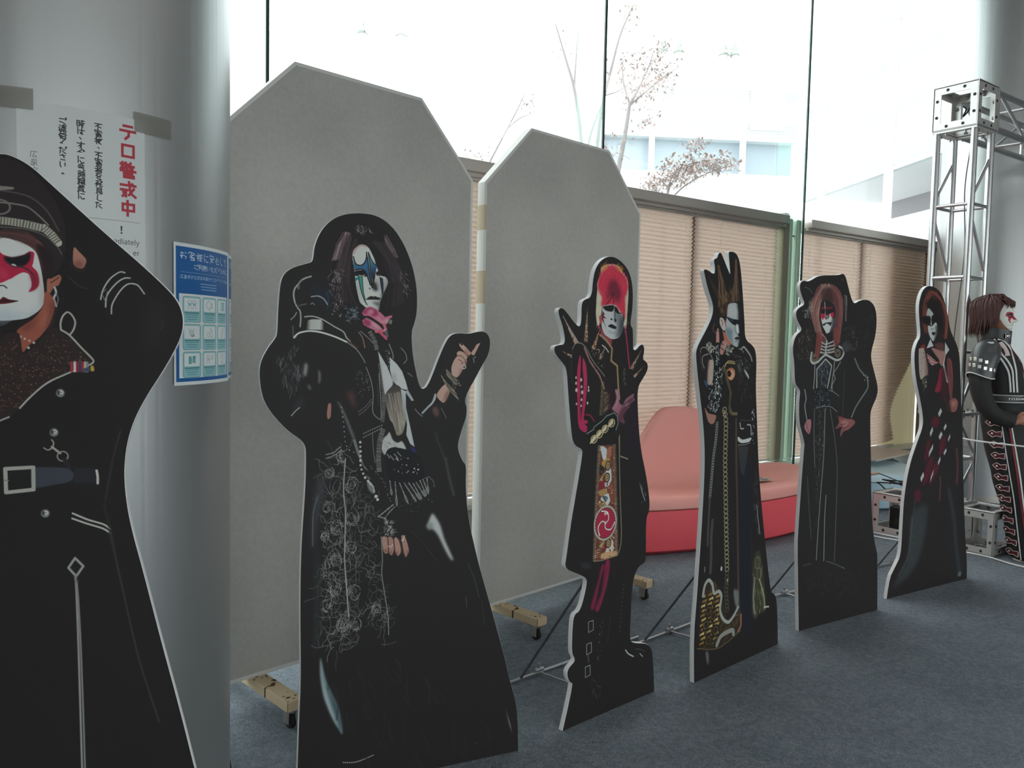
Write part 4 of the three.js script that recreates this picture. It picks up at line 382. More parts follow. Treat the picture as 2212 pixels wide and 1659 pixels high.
  b.fill('#141416', [6.6,148.2,9.4,148.9,10.8,143.2,15,144.4,14.8,137.1,13.5,128.9,12.2,120.8,8.5,117.7,2.1,120,2.6,128.8,4.9,137.2,5.6,142.2]); b.speck(['#c5c8c5', '#8a8d8b', '#e3e5e2'], [5.6,137.2,13.2,139.1,13.1,128.9,11.9,120.4,8.1,118.5,2.4,120.4,3.3,128.8], 190, 0.14, 0.36); b.speck(['#aab0b0', '#6d7474'], [6.7,147.6,9.1,148.1,10.3,139.2,7.5,139.2], 60, 0.15, 0.4); b.ring('#b9bcba', 0.35, ...[9.2,129.5], 1.3, 2.2); b.ring('#b9bcba', 0.35, ...[8.3,121], 1.3, 2.2); b.tuft(['#d0ccbd', '#8f8b7e', '#b5b1a4'], [12.6,147.7,16.2,148.5,18.5,146.1,16.9,143.2,14.3,144], 50, 1.6, 50, 120, 0.4); b.speck(['#cfcfca', '#8d8d89'], [17.7,147.3,20.7,146.9,19.3,144.9], 12, 0.2, 0.45);
  b.fill('#baa99d', [2.5,141.4,5.7,140.8,5.7,134.8,4.9,131.2,1.8,131.3,1.5,136.1]); b.fill('#8a6d64', [1.5,140.8,2.9,141.2,2.2,136,2.5,131.6,1.4,131.7], 0.4, true, 0.8); b.fill('#a8786b', [0.4,121.1,3.2,118.6,8.9,117.3,8,114.5,6,113.6,3.1,115.2]); b.fill('#2c5478', [-1,132.9,1.1,132.1,1.9,130.1,0.5,130.5], 0.15); b.line('#928f8b', 0.45, [-4.1,144.8,-3.9,146.4,-1.2,147,2,145.2,5.7,141]); b.line('#a09d99', 0.45, [-1,138.1,-2.5,140.5,-2.3,143.2,1.7,144.2]); b.line('#5f5d5b', 0.3, [-4.1,144.4,-3.9,141.3,-2,137.3], true, 0.8); b.speck(['#c5c2ba', '#8d8a84'], [-0.6,148.2,3.1,148.8,7.1,146.8,4.4,144.4,1.6,145.6], 50, 0.2, 0.5); b.ring('#a39f98', 0.4, ...[2.1,147.8], 1.6, 1.3);
  b.line('#b3b5b5', 0.9, [27,146.5,28.9,147.4,31.2,146.1,34.5,143.6,36.2,141.1], true, 0.9, 0.1); b.line('#8a8c8c', 0.5, [25.1,146.5,27.4,146.1,29,144.9]); b.fill('#c6c9c9', [29.9,137.5,33.6,134.7,34.1,132.8,31.2,135.2], 0.15); b.fill('#77797b', [24.8,140.7,27.3,136.9,27,135.7,25,137.8], 0.4, true, 0.8); b.speck(['#b5b7b5', '#77797a'], [20.1,144.2,34.6,142.1,35.7,136.8,27.3,136.9,21.9,140.1], 60, 0.1, 0.3); b.fill('#3a2a34', [24.4,134.9,29.1,133.5,28.5,130.6,25.4,131.5], 0.5, true, 0.8); b.tuft(['#6a6c6d', '#3f4142', '#9a9c9b'], [23.1,143.2,37.9,138.9,38.4,121.8,25.1,124.4], 60, 2, -70, 40, 0.2, 0.7);
  b.line('#a08c5c', 0.75, [14,137.1,14.3,139.1,16.4,140.3,22.2,139.9]); b.line('#c9b98a', 0.35, [14.7,138.7,16.7,141,22.2,140.7]); b.line('#7d6c48', 0.7, [14,137.9,16.9,131.7,19.4,127.1,19.2,119.7,21.2,117.3,25.7,116.9]); b.line('#b3a274', 0.3, [14.7,137.9,17.7,131.7,20.1,127.1,19.9,120.5,21.9,117.9,25.6,117.7]); b.line('#1a1614', 0.5, [14.4,137.9,17.3,131.7,19.8,127.1,19.5,119.7]);
  b.fill('#c38564', [16.2,136.9,19.4,138.1,22.1,137.2,22.6,134.5,20.2,132.5,17.5,133.4]); b.fill('#e0b78a', [19.1,137,21.8,135.8,21.6,133.7,19,132.9,17.9,134.2], 0.3, true, 0.9); b.fill('#100d0d', [16.6,136.4,18.4,136.8,19.6,135.6,18.9,134.1,17.1,134.4]); b.line('#a05a44', 0.4, [17.3,137.3,19.8,137.6,21.7,136.8]); for (let i = 0; i < 7; i++) { const q = [18.9,135.2]; b.line('#b36a4c', 0.15, [q[0] + 0.8, q[1], q[0] + 2.6 * Math.cos(i * 0.35 - 1.2), q[1] + 2.2 * Math.sin(i * 0.35 - 1.2)], false, 0.7); }
  const links = (p, c, d, w) => { for (let i = 0; i + 3 < p.length; i += 2) { const n = Math.max(1, Math.round(Math.abs(p[i + 3] - p[i + 1]) / (w * 2.1))); for (let k = 0; k < n; k++) b.ring(c, w * 0.55, lerp(p[i], p[i + 2], (k + 0.5) / n), lerp(p[i + 1], p[i + 3], (k + 0.5) / n), w * 1.5, w * 0.95, 0, d); } };
  links([15.1,120.7,17,114,17.1,106.1,17.4,95.7,18.6,83,19.8,70.3,21,57.4,22.2,45.5], '#958d70', '#1c1a16', 1.0); links([22.2,45.5,22.1,35.9,23.8,26.5], '#55503f', '#1c1a16', 0.9); links([10.1,114.4,9.6,106.6,8.2,99.6,7.6,92.5,6.6,81.3], '#9a9a94', '#26262a', 0.55); links([6.6,81.3,6.2,70.1,6.1,59.8], '#6d6d69', '#26262a', 0.35); links([9.3,71.3,8.7,63.5,9.2,55.1,9,46.8], '#6f6f6a', '#222', 0.5); links([14.5,119.5,15.7,116.5], '#c9b98a', '#3a3022', 0.6);
  b.line('#54463a', 0.9, [25,115,26.8,94.8,30.1,62.4,33.1,29.3,35.6,16]); b.line('#8d6f52', 0.3, [24.7,115,26,94.9,29.3,62.5,32.8,22.8], true, 0.7); b.fill('#1b1e28', [28.7,94.7,38.2,91.6,42.7,49.5,44.2,18,36.4,15.3,32.4,51.2], 1.2, true, 0.9); b.fill('#cfd2d2', [27.1,106.7,31,105.1,38,105.5,36.5,103.7,30.4,103.5,27.2,104.8]); b.line('#b9bcbc', 0.6, [28.2,112.9,29.1,110.3,31.4,110.2]); b.line('#b9bcbc', 0.6, [34.4,111.7,37.2,111.1,37.9,106.8]); b.dash('#77797a', 0.3, [28.1,114.2,38.2,113.4], 0.6, 0.5); b.line('#9a9c9c', 0.3, [27.4,102.8,33.5,102.6,37.3,103.2]); b.speck(['#9a9c9a', '#c9cbc9'], [37.7,119.7,40.3,117.4,40.6,102.3,38.8,104.6], 30, 0.15, 0.4);
  b.clip([27.4,102.2,35.9,101.6,34.9,94.1,33,87.8,30.5,90.2], () => { const q = [25.8,103.4,38.5,86.2]; for (let i = 0; i < 24; i++) { b.line('#5a5c5c', 0.14, [q[0] + i * 0.8 - 8, q[1], q[0] + i * 0.8 + 3, q[3]], false); b.line('#5a5c5c', 0.14, [q[0] + i * 0.8 + 3, q[1], q[0] + i * 0.8 - 8, q[3]], false); } }, false); b.line('#aeb0b0', 0.5, [45.1,73,46.7,66.6,48.9,58.7], true, 0.9); b.tuft(['#8a8c8c', '#55585a'], [39.7,91.5,44.7,88.8,48.5,59.6,45,62.4], 30, 3, -86, 8, 0.25); b.line('#35332f', 0.5, [41.1,60.7,43.9,38.1,44.4,20.2], true, 0.9); b.ring('', 0, ...[17.6,47.6], 0.7, 1.1, 0, '#cfcfca'); b.ring('', 0, ...[22.8,41.3], 0.7, 1.0, 0, '#8a8a84'); b.line('#c5c5c0', 0.4, [4.6,50.6,4.7,48.5]);
  const bro = [7.1,43.9,11.4,43.5,17.5,38.5,19.3,33,24,22.5,33.1,23.6,36,15.4,17.7,11.4,1.9,14.5,2.3,30.6,4,38.3];
  b.fill('#33291d', bro, 0, false); b.clip(bro, () => { for (let i = 0; i < 3; i++) for (let k = 0; k < 11; k++) { const q = [2.6,37.7,4,14.6]; const x = q[0] + i * 5.2 + (k % 2), y = q[1] - k * 2.1; b.poly(['#b0924f', '#8a6d38', '#d0b878'][(i + k) % 3], [x, y, x + 3.4, y + 0.5, x + 3.2, y - 0.9, x, y - 1.3]); b.line('#1c1610', 0.5, [x - 0.6, y - 1.4, x + 1.6, y - 0.9, x + 4, y - 1.5]); } b.tuft(['#c9b070', '#6d5630', '#a98b4e'], bro, 60, 3, 60, 60, 0.4, 0.6); for (const q of [[8.6,30.2], [12.4,27.3], [7.2,24.2], [14.6,20], [9.5,16.4], [16.8,14.6]]) { b.ring('#1e1812', 0.6, q[0], q[1], 2.6, 2.4); b.ring('#5d4a30', 0.5, q[0], q[1], 1.7, 1.6, 0, '#2a2118'); } }, false);
  b.line('#a4a69f', 1.6, [4,37.9,5.1,42.2,7.8,44.2,10.8,41.9,12.5,37.4,16.1,37.5,18.4,34.9,17.7,28.7,20.6,23.7,25.2,21.4,29.6,23.9,32.5,26.8]); b.line('#8f918b', 2.2, [16.2,12.8,18.9,16,24,16.9,28.6,16.7,29.5,14.8]); b.fill('#9a9c96', [28.1,35.5,32,34.3,32.5,26.8,30.1,28.2], 0.5, true, 0.7); b.line('#b8785a', 1.0, [35.1,22.7,35.5,17.8,33.3,15.2], true, 0.9); b.line('#6a5a40', 0.5, [1.2,14.9,17.7,11.1,35.6,15.1]); b.fill('#7a7c7a', [7.6,12,9.8,10.6,10.2,5.4,8.6,7.5], 0.4, true, 0.8);
  const br2 = [44.1,47,49.1,50.6,53.2,40.2,57.1,21.3,51.4,19.6,46.6,18.1,44.3,27.8]; b.fill('#3c3b2d', br2, 0.3, true, 0.95); b.clip(br2, () => { b.tuft(['#8d8f62', '#b7b98a', '#5d5e44'], br2, 60, 4, -85, 14, 0.35, 0.7); for (const q of [[47.9,45], [49.9,39.3]]) b.ring('#6b6a52', 0.6, q[0], q[1], 2.2, 2.8); }); b.line('#8f928a', 1.2, [46,37.8,45.4,28.9,47.2,20.5], true, 0.85); b.line('#a5a882', 1.0, [50.1,36.5,54,29.4,56.3,21.2], true, 0.85); b.line('#c0c2ba', 0.8, [55.4,21.9,59.6,21.2]);
}
function paintCoat(b) {
  b.tuft(['#4a3a2e', '#77634f', '#9a8974', '#2f2722'], [-10.1,152.3,-0.4,156.7,2.5,145.4,-1.3,138.3,-9.3,140.7], 110, 2.4, 70, 70, 0.3, 0.75); b.tuft(['#4a3f35', '#6d5f50', '#8a8a86'], [24.9,157.3,36.5,159,40.5,148.2,33.6,144.4,27,149.3], 80, 2.2, 70, 70, 0.3, 0.7); b.speck(['#8a8c8c', '#5d5f60'], [-7,165.8,-1.1,167,0,161.9,-5,162.2], 22, 0.2, 0.5); b.tuft(['#3a3c3e', '#55575a'], [36.5,169.1,52.6,169.7,53.3,150.8,42.1,148.2], 50, 2.5, -75, 40, 0.25, 0.7);
  b.line('#6d6b69', 0.35, [-6.1,177.9,-2.4,177,0.2,175]); b.hair(['#77736f', '#4f4c4a', '#9a948c'], [25.9,175.4,27.1,169.9,28.1,161.7], [28.3,174.8,28.6,170,28.1,161.7], 24, 0.35, 0.5, 0.7); b.line('#555', 0.4, [22.7,182.8,23.8,183.5,24.3,182.4]);
  b.fill('#6b3f3f', [1.1,173.2,3.6,178,8.2,180.3,14.9,180.4,20.7,178.3,23.7,174.6,24.9,167.9,24,159.7,23.5,150.4,19.1,148,17.7,156.4,16.3,165.7,12.7,169.9,8.3,169.2,6.9,162.1,10,154.1,13.2,151.3,9.7,148.8,6.4,142.6,4.1,143.5,4.5,154.4,0.8,161.4,-1.5,168.4]);
  b.hair(['#9a5f57', '#b58878', '#5a3334', '#7d4a46', '#c9a898'], [9,180.1,2.1,173.7,-0.3,166.1,4,155.8], [13.5,179.4,8.1,172,5.7,163.4,9.4,153.1], 110, 0.28, 0.9, 0.75); b.hair(['#8f564e', '#a8746a', '#533032', '#7a4844'], [13.5,179.9,19.9,174.5,22.1,164.9,21.5,151.6], [16.5,179.6,24.1,173.4,24.9,162.6,23.1,149.9], 80, 0.28, 0.9, 0.75); b.hair(['#a8564e', '#8a443f', '#6d3535'], [6.2,155.9,5.1,150.2,4.1,144], [10,154.5,9.6,149.8,7.1,142.6], 50, 0.3, 0.5, 0.8); b.hair(['#95493f', '#7d3f3a'], [18.4,157.1,18.8,151.6,18.2,144.6], [23.6,158.9,23,151.6,20.8,149.9], 40, 0.3, 0.5, 0.8); b.tuft(['#bdb5a8', '#8d867c', '#d8d2c6'], [-2.1,171.6,0.7,173.6,1.6,165.2,-0.8,163.2,-2.1,166.9], 46, 2.2, -110, 25, 0.25); b.tuft(['#c5beb2', '#9a8d82'], [6.1,180.2,13.4,180.8,14.3,178.7,7.7,178.2], 36, 1.8, -80, 60, 0.22); b.fill('#3a2626', [7.7,177.2,13.6,178.5,17,171.9,11.9,170.3,7.4,171.1], 0.8, true, 0.75);
  b.fill('#261f21', [7.1,170.6,6.9,162.1,9,158.3,12.6,154.8,15.6,155.1,18.4,158.1,19.2,162.4,18.4,168.6,13.3,171.8], 0.2); b.fill('#d8dbda', [7.9,164,8,161.6,9.4,158.3,12.6,154.8,14.8,155.4,16.8,159,17.4,161.9,16.1,163.8,14.8,165.6,13.9,162.7,11.4,162,9.8,163.6], 0, false); b.fill('#b92a4a', [7.1,164.9,8.5,165.2,11.6,164.3,17.4,166.2,18.3,163.8,16.1,163.1,14.8,165.4,13.5,163.2,11.3,162.2,10.2,163.1,9.2,161.7,8,163,7.6,162.1], 0, false); b.fill('#8d2438', [7.6,168.2,10.5,168.8,14.3,168.5,16.5,169,15.9,167.1,11.3,167.4,8.1,166.8], 0.35, true, 0.85); b.line('#aaaaaa', 0.6, [10,170.9,10.6,167.4,10.9,163.8]); b.fill('#7d8080', [10.9,163.8,13.1,164.2,13.5,162.7,11.3,162.7]); b.fill('#222226', [8.9,159.5,11.8,160.5,16.7,160.9,15.7,158.7,14.1,159.6,12.2,160.1,10.1,158.6], 0, false); b.fill('#5d6468', [16.2,162.3,19.2,162.9,18,158.1,15.2,155.4,16.4,159], 0.5, true, 0.85); b.fill('#1a1819', [8.4,166.8,10.6,167.4,10.4,165.5,8.2,165.4], 0.2); b.fill('#1a1819', [12.1,167,16.6,167.6,16.7,166.2,13,165.3], 0.2);
  b.line('#b3b5b0', 0.45, [9.3,154.5,12.4,152.2,14.1,149.8], true, 0.9); for (const p of [[9.2,150.2,12.6,149.3,18.5,150.9], [9,148.3,12.7,147.9,19.4,148.9], [8.7,146.9,12.8,146.2,19.9,147.2], [8.4,145,12.9,144.8,19.3,145.5]]) b.line('#b9bbb5', 0.75, p); b.line('#c5c7c1', 0.9, [12.9,150.8,12.7,147.4,12.6,143.6]); b.line('#bcbeb8', 1.2, [1.5,144.9,1,141.2,2.9,139.5,6.6,140.2,9.4,142.1,12.6,143.8,16.8,142.6,21.5,141.2,25.2,141.9,27.4,144.6,26.4,147.1,23.3,148.3]); b.line('#5d5f5c', 0.3, [2.3,144,2.1,141.2,4.3,140.5,8.6,142.6]); for (const q of [[4.2,142.1], [22.4,144.8]]) { b.ring('#8a8478', 0.5, q[0], q[1], 2.2, 1.9, 0, '#2a2422'); b.ring('#b58a6a', 0.4, q[0], q[1], 1.1); } b.speck(['#a9aba5', '#6d6f6b'], [8.9,149.3,19.7,149.9,19.7,144.6,8.5,144.5], 50, 0.15, 0.35);
  b.hair(['#95493f', '#7d3f3a'], [6.5,151.4,5.8,146.6,4.9,142.6], [8.7,151.4,8.3,147.4,7.1,142.6], 30, 0.3, 0.4, 0.8); const pan = [12.8,141.7,17.9,138.3,16.8,132,15.3,126.7,6.7,126.9,6.1,136.4]; b.poly('#22262a', pan); b.clip(pan, () => { b.tuft(['#8d9494', '#5d6668', '#b5baba'], pan, 110, 1.8, 80, 50, 0.28, 0.8); }, false); b.line('#b0b3ae', 0.75, [6.7,126.9,6.1,136.4,12.8,141.7,17.9,138.3,16.5,131.1,15.3,126.7], false); b.line('#9da09c', 0.6, [4.4,139.3,4.5,133.1,4.2,126.4]); b.line('#9da09c', 0.6, [20.3,141,19.6,134.7,18.3,126.2]); b.line('#8d918e', 0.6, [25,140.2,22.5,137.1,19.7,134.4,21.4,131.5,19,128.1,19.2,125], false);
  b.fill('#1b1d22', [4.9,125.9,17.3,125.2,19.4,116.4,5.2,116.4], 0, false); b.speck(['#7d8286', '#a9adaf'], [5.4,125.2,17.3,124.5,18.6,116.9,5.9,117.3], 46, 0.14, 0.3); b.line('#8a8d8d', 0.4, [16.5,125.5,20.4,124.4,25.1,122.2]); b.line('#8a8d8d', 0.4, [6.7,116.3,13.3,117.1,19.4,116.4,24.2,113.8]); b.line('#555a5e', 0.4, [9.7,125.8,9.6,116.7]);
  const st = [7.8,115.8,14.2,115.6,14.7,91,13.8,82.6,12.2,61.9,10.7,51,8.7,74.7,6.7,100]; b.tuft(['#9aa0a0', '#6d7476', '#464c4e'], st, 160, 1.5, 75, 60, 0.26, 0.75); b.line('#8a8e8c', 0.55, [14.2,115.6,14.7,91,13.7,72.8,12.8,53.2,12.4,36]); b.line('#7d8180', 0.4, [5.6,115.9,6.3,100,8,85.4]); b.line('#5f6466', 0.6, [18.3,115.5,23.3,99.1,26.3,84.1,27.1,61.7,27.5,33.5], true, 0.95, 0.1); b.line('#9a9d9b', 0.5, [18.1,69.9,17.8,57.6,18.6,34.7]); b.line('#4f5456', 0.5, [2.4,81,4,68.8,7.6,47.7]); b.line('#44494c', 0.5, [28.8,135.8,28.9,123.5,29,111.2], true, 0.9); b.line('#33383b', 0.5, [49.4,56.9,51,41.3], true, 0.8, 0.2);
  b.line('#93a1a3', 0.65, [-2.7,126.1,-1.3,121.3,-2.1,117.5,0.1,110.3]); b.line('#7f8686', 1.0, [37,142,41.4,136.3,47.4,132.2], true, 0.85, 0.15); b.line('#8f9696', 0.9, [48.7,131.2,49.5,126.2,44.9,121.2,39.7,115.8,36.5,110.5], true, 0.9, 0.1); b.speck(['#a9adad'], [44.8,133.8,50.6,133.2,50.8,129.7,45.9,130.2], 8, 0.2, 0.4);
  b.fill('#ab7178', [-1.8,107.3,0.1,110.3,3,110.5,3.6,107.3,2.4,103.1,-0.6,104.9]); b.line('#6b3f46', 0.35, [-0.1,108.9,0.8,106,2.4,103.5]); b.fill('#935a58', [25.9,111.3,31.4,110.1,38.2,109.1,39.6,107.1,34.6,104,30.8,103.2,27.8,100.6,28,103.8,29,105.8,23.3,104.8,26.1,107.9]); b.fill('#c08a84', [28.4,109.3,33.9,108.1,32.5,105.6,29.4,106.3], 0.5, true, 0.7); b.line('#54302f', 0.35, [24,105,27.8,106.8,31.6,107.2]); b.line('#54302f', 0.35, [28.9,101.3,30.6,104.7,34.1,106.1]); b.fill('#8f3a3c', [23.5,111.9,29.9,110.2,28.4,109.3], 0.3, true, 0.8); b.fill('#3d4048', [26.2,150,31.7,149.6,32.7,146.6,27.3,145.6], 0.4);
  b.line('#4a4e50', 0.6, [1.4,34.3,4.7,34.6,8.1,34.6], true, 0.9, 0.1); b.line('#54585a', 0.7, [20.9,34.1,25.2,32.8,29.2,31.3,36.6,28.2], true, 0.9, 0.1); b.tuft(['#303335', '#3a3d40'], [2.2,33.5,51.5,24.4,48.5,9.2,5.1,17.3], 120, 3, 60, 90, 0.5, 0.5); b.speck(['#6d7072'], [30.8,31.1,37.3,28.9,36.9,23.9,31.2,25.9], 10, 0.1, 0.25);
}
function paintScarf(b) {
  b.fill('#3c1f1e', [20.9,172,22.7,178.3,27.5,182.4,35.3,181.9,41.6,176.9,46.3,168.7,48.1,159.8,46.7,153.5,41,156.8,38.7,165.7,34.6,173.9,29.1,175.9,26.2,171.4,27.1,161.2,27,156.5,23.5,158.1,20.6,164.6]); b.hair(['#7a3a30', '#8d4c3c', '#4d2723', '#a0604a'], [28.5,182.4,39.6,176.9,45.5,167,45.7,154.1], [34.4,181.1,42.7,175.3,48,166,47.6,154.7], 60, 0.35, 0.8, 0.75); b.hair(['#7d3c32', '#4f2522', '#94503e'], [27.5,182.4,22.4,176.2,21.9,166.6,24.5,158.4], [30.6,180.3,25.8,174.9,24.8,165.3,27,157.1], 50, 0.35, 0.8, 0.75); b.fill('#1c1414', [24.4,174.9,30.8,177.9,38.8,175.4,42.6,165.8,42.5,156.8,34.8,165.6,31.4,171.6,26.6,171.4], 0.8); b.tuft(['#a05a44', '#6d3a30'], [22.5,181.1,36.2,182.8,40.5,178.3,24.3,176.8], 50, 2, 60, 70, 0.3, 0.7);
  b.fill('#b5bab9', [26.2,171.1,28,171.7,32.1,169.1,32.2,168,30.8,167.1,31.3,162.2,30.3,162.1,29.4,166.8,25.6,167.2]); b.fill('#17100f', [20.5,166.3,28.9,167.1,29.7,163.2,23.6,162.5], 0.3); b.fill('#17100f', [31.3,167.1,39.4,168.5,40.9,163.5,32.2,162.7], 0.3); b.fill('#c3c8c7', [27.5,161.5,31.4,161.3,35.5,163.7,37.2,160.6,36.7,156.2,34.1,152.5,31,154.1,28.3,157.7]); b.fill('#4a4f50', [35.2,161.7,37.6,161.2,37.1,156.2,34.5,152.8,35.5,158.4], 0.4, true, 0.8); b.fill('#26191a', [31.7,157.2,33.6,158.1,35.6,157.3,33.8,155.8]); b.line('#55585a', 0.4, [31,159.9,32.5,159.4,33.9,160.3]); b.fill('#8d2434', [21,149.3,24.7,150.5,25.9,147.2,21.2,147.7], 0.3, true, 0.9); b.line('#8d2434', 0.7, [25,147.1,29.2,137.8,30.2,131.6], true, 0.8, 0.15);
  b.poly('#cbcecd', [30.6,153.6,34.4,149.5,27.3,148]); b.poly('#c2c6c4', [46.3,152.1,51.3,147.4,47.6,144,46.6,138.9,52.2,126.9,50.1,127.5,45.2,137.7,46.5,145.6]); b.fill('#a87a72', [32.5,148.3,40.4,147.3,47,145.7,44.7,137.7,41.6,139.4,35.7,145]); b.fill('#6b3f3e', [35.2,150.6,44,151.3,45.4,146.8,39.4,147.3], 0.4, true, 0.9); b.fill('#c7a6a6', [27.6,145,33,142.8,41.1,139.7,34,137.8,30.4,140], 0, false); for (const p of [[28.6,144.1,33.7,141.1,40.1,139.7], [28.2,142.7,32.8,139.7,38.2,138.9]]) b.line('#93404c', 0.6, p); b.fill('#1a1516', [29.8,146.9,33.7,146.1,41,141.1,39.1,140,32,143.3], 0.2);
  b.fill('#b3a59a', [19.4,146.8,21.6,147.9,24.5,147.7,28.1,139.1,29.6,133,26.4,131.1,23.2,129.5,20.9,134.5]); b.fill('#8a6a60', [25,147.1,28.6,138.9,30.1,132.8,27.3,131.7,26.7,138.9], 0.6, true, 0.7); b.speck(['#6d7072', '#8a8480'], [20,145.5,26.1,145.5,28,135,22.6,131.7], 40, 0.15, 0.4); b.speck(['#9a938a', '#6d675f', '#c0b9ae'], [24.2,129.5,28.8,130.5,29.8,125.5,26.2,122.2], 60, 0.15, 0.35);
  b.fill('#8b1f38', [42,135.2,45.4,135.2,44.6,123,38.3,122,41.1,129.3], 0.3); b.fill('#7d3e40', [49.4,141.1,53.9,141.1,56.8,131.7,57.1,117.7,55.2,116.6,52.2,126.6], 0.35); b.hair(['#a06460', '#5a2a2c'], [49.9,140.6,53,129.2,55.6,117.7], [53.4,140.6,56.4,130.6,57.1,117.7], 24, 0.4, 0.3, 0.6); b.fill('#4a1a26', [43.5,134.9,48.5,134.9,52.1,117.8,46.2,116.2], 0.9, true, 0.7); b.fill('#8f5852', [54.3,115.4,59.7,117.6,64,114.9,62.5,109.7,56.9,109.3]); b.fill('#b58078', [57.3,115.4,61.4,115.8,61.7,112.9,57.6,112.5], 0.4, true, 0.7); b.fill('#3a2c28', [50.2,116.1,54.2,116,56.9,109,51.8,110.3], 0.5, true, 0.8);
  for (const p of [[39.2,106.8,45.3,105.1,41.8,99.6,35.7,102.7], [32,90.2,36.6,92.7,34.5,83,31,78.9], [46.6,90.8,52.2,94.8,52,86.2,46.4,82.2], [33.1,77.4,40.4,82.6,37.6,70,30.3,64.9], [41.8,78.2,47,75,40.9,66.9,37.2,64.3], [22.9,62.7,28.7,62.2,28.3,55.1,23.4,57]]) b.fill('#63182a', p, 0.8, true, 0.85);
  for (const [cx, cy, w, h, s] of [[2024.8, 892, 9, 20, 2], [2008, 933, 7, 23, 3], [2038, 925, 7, 16, 2], [2028.7, 943, 9, 19, 2], [2009, 974, 8, 30, 9], [2048.5, 950, 5, 18, 3], [2041, 980, 7, 16, 3], [2028.7, 999, 6, 20, 3], [2014, 1030, 5, 30, 7], [1993, 1030, 8, 22, 3]]) { const k = [33,78.8,37.8,78.5,33.2,76]; const ux = (k[2] - k[0]) / 10, vy = (k[1] - k[5]) / 10, X = k[0] + (cx - 2000) * ux, Y = k[1] - (cy - 1000) * vy; b.poly('#c0c3c1', [X + s * ux / 2, Y + h * vy / 2, X + w * ux / 2, Y + 0.1 * h * vy, X - s * ux / 2, Y - h * vy / 2, X - w * ux / 2, Y - 0.1 * h * vy], 0.12); }
  b.line('#7d3f3c', 1.3, [49.1,69.1,49.4,60.4,49.4,54.6], true, 0.85, 0.3); b.line('#7d4340', 1.6, [65.3,85.5,67.5,73.6,67.4,63.3], true, 0.85, 0.5); b.fill('#3a3f42', [20.9,48.2,36.3,52.4,35.5,34.2,29.6,18.9,18,9.6,5.8,6.6,11.7,12.8,19.7,23.6], 1.4, true, 0.9); b.line('#77797c', 0.9, [21.5,46.5,20.8,31.9,18.8,22.3,10.4,12.1], true, 0.6, 0.5); b.tuft(['#6d7072', '#4a4e50'], [19.6,46.1,31,46.4,30.2,22.2,20,19.3], 26, 3, 10, 25, 0.4, 0.5); b.line('#3f474b', 2.6, [59,60.2,66.4,41.3,71.6,19.9,76.7,5.5], true, 0.8, 1.0); b.ring('', 0, ...[76.3,4.3], 2.2, 1.6, 0, '#5d6266'); b.line('#55585a', 0.6, [23.4,57,22.6,50], true, 0.9, 0.15);
}

cutout('cutout of a figure in peaked cap and belted black uniform, beside the metal pillar', [0.30, 0, -2.05], -20,
  [-17.1,187.8,-14.5,187.3,-11.2,185.5,-7.6,182.1,-2,176.8,4.3,170.9,11.1,164.8,16,160.1,18.8,156.9,20.1,153.7,20.2,150.3,19.3,147.1,17.1,142.6,14.9,138.7,11.9,133.8,9.3,128.3,7.8,122.8,7.2,116.2,7.7,109,8.9,102.2,11.2,92.6,15.1,75.2,19.3,57.5,22.4,43.1,27.7,19.7,31.9,0.9,33.2,-16.4].concat([10, 0, -32, 0], [-43, 20, -42, 45, -38, 80, -36, 100, -38, 118, -44, 130, -52, 140, -57, 150, -55, 158, -48, 166, -38, 177, -28, 185.5]), 9, paintOfficer, wireStand(-0.1, -0.28, 0.2, -0.2, -0.1, -0.11));
cutout('cutout of a long dark-haired figure with blue face paint raising one hand', [1.706, 0, -2.238], -12,
  [-59.8,188.2,-54.1,187.8,-49.4,184.9,-45.6,180,-42.8,174,-41.2,168.3,-40.5,163.2,-40.5,157,-41.4,153.3,-42.2,151.1,-42.2,147.5,-41.6,142.1,-40.4,136.9,-39.6,133.8,-38.7,132.1,-37.9,131.8,-36.5,132.7,-34.6,136.9,-32.4,142.8,-30.2,147.7,-28.6,149.9,-26.3,150.7,-21.8,150.5,-18.9,151.3,-16.5,151.5,-14.8,150.3,-14,147.9,-14.6,143.5,-17.1,139.6,-19.1,135.8,-21.4,132,-22.9,128.8,-23,126.9,-22.3,125.5,-22.4,122.2,-24,117.9,-25.4,113,-25.1,110.3,-23.5,106.9,-22.1,105.5,-22.3,98.2,-21.1,86.9,-18.4,76.3,-16.8,70.3,-12.4,56.1,-6.3,36.2,-4.3,28,-3.1,24.3,-0.8,16.5,0,0,-1.8,-0.8,-11.6,-3.8,-78.7,-3.2,-78.3,10,-77.9,28,-77.4,38.4,-77.8,62.6,-77.6,81.7,-76.3,101.3,-76.2,111.5,-76.4,114.1,-77.8,116.2,-81.8,119,-86.5,124.2,-89.4,129.1,-90.4,135.5,-90.2,140.3,-88,144.7,-85.7,147.8,-85.1,149.2,-84.9,156.6,-84.3,164.8,-83.1,167.9,-80.5,169.8,-76.7,171.1,-74.7,171.7,-74.3,173.2,-74,176.6,-72.3,181.2,-69.3,184.9,-65.4,187.2], 9, paintRose, wireStand(-0.3, -0.55, -0.02, -0.5, -0.35));
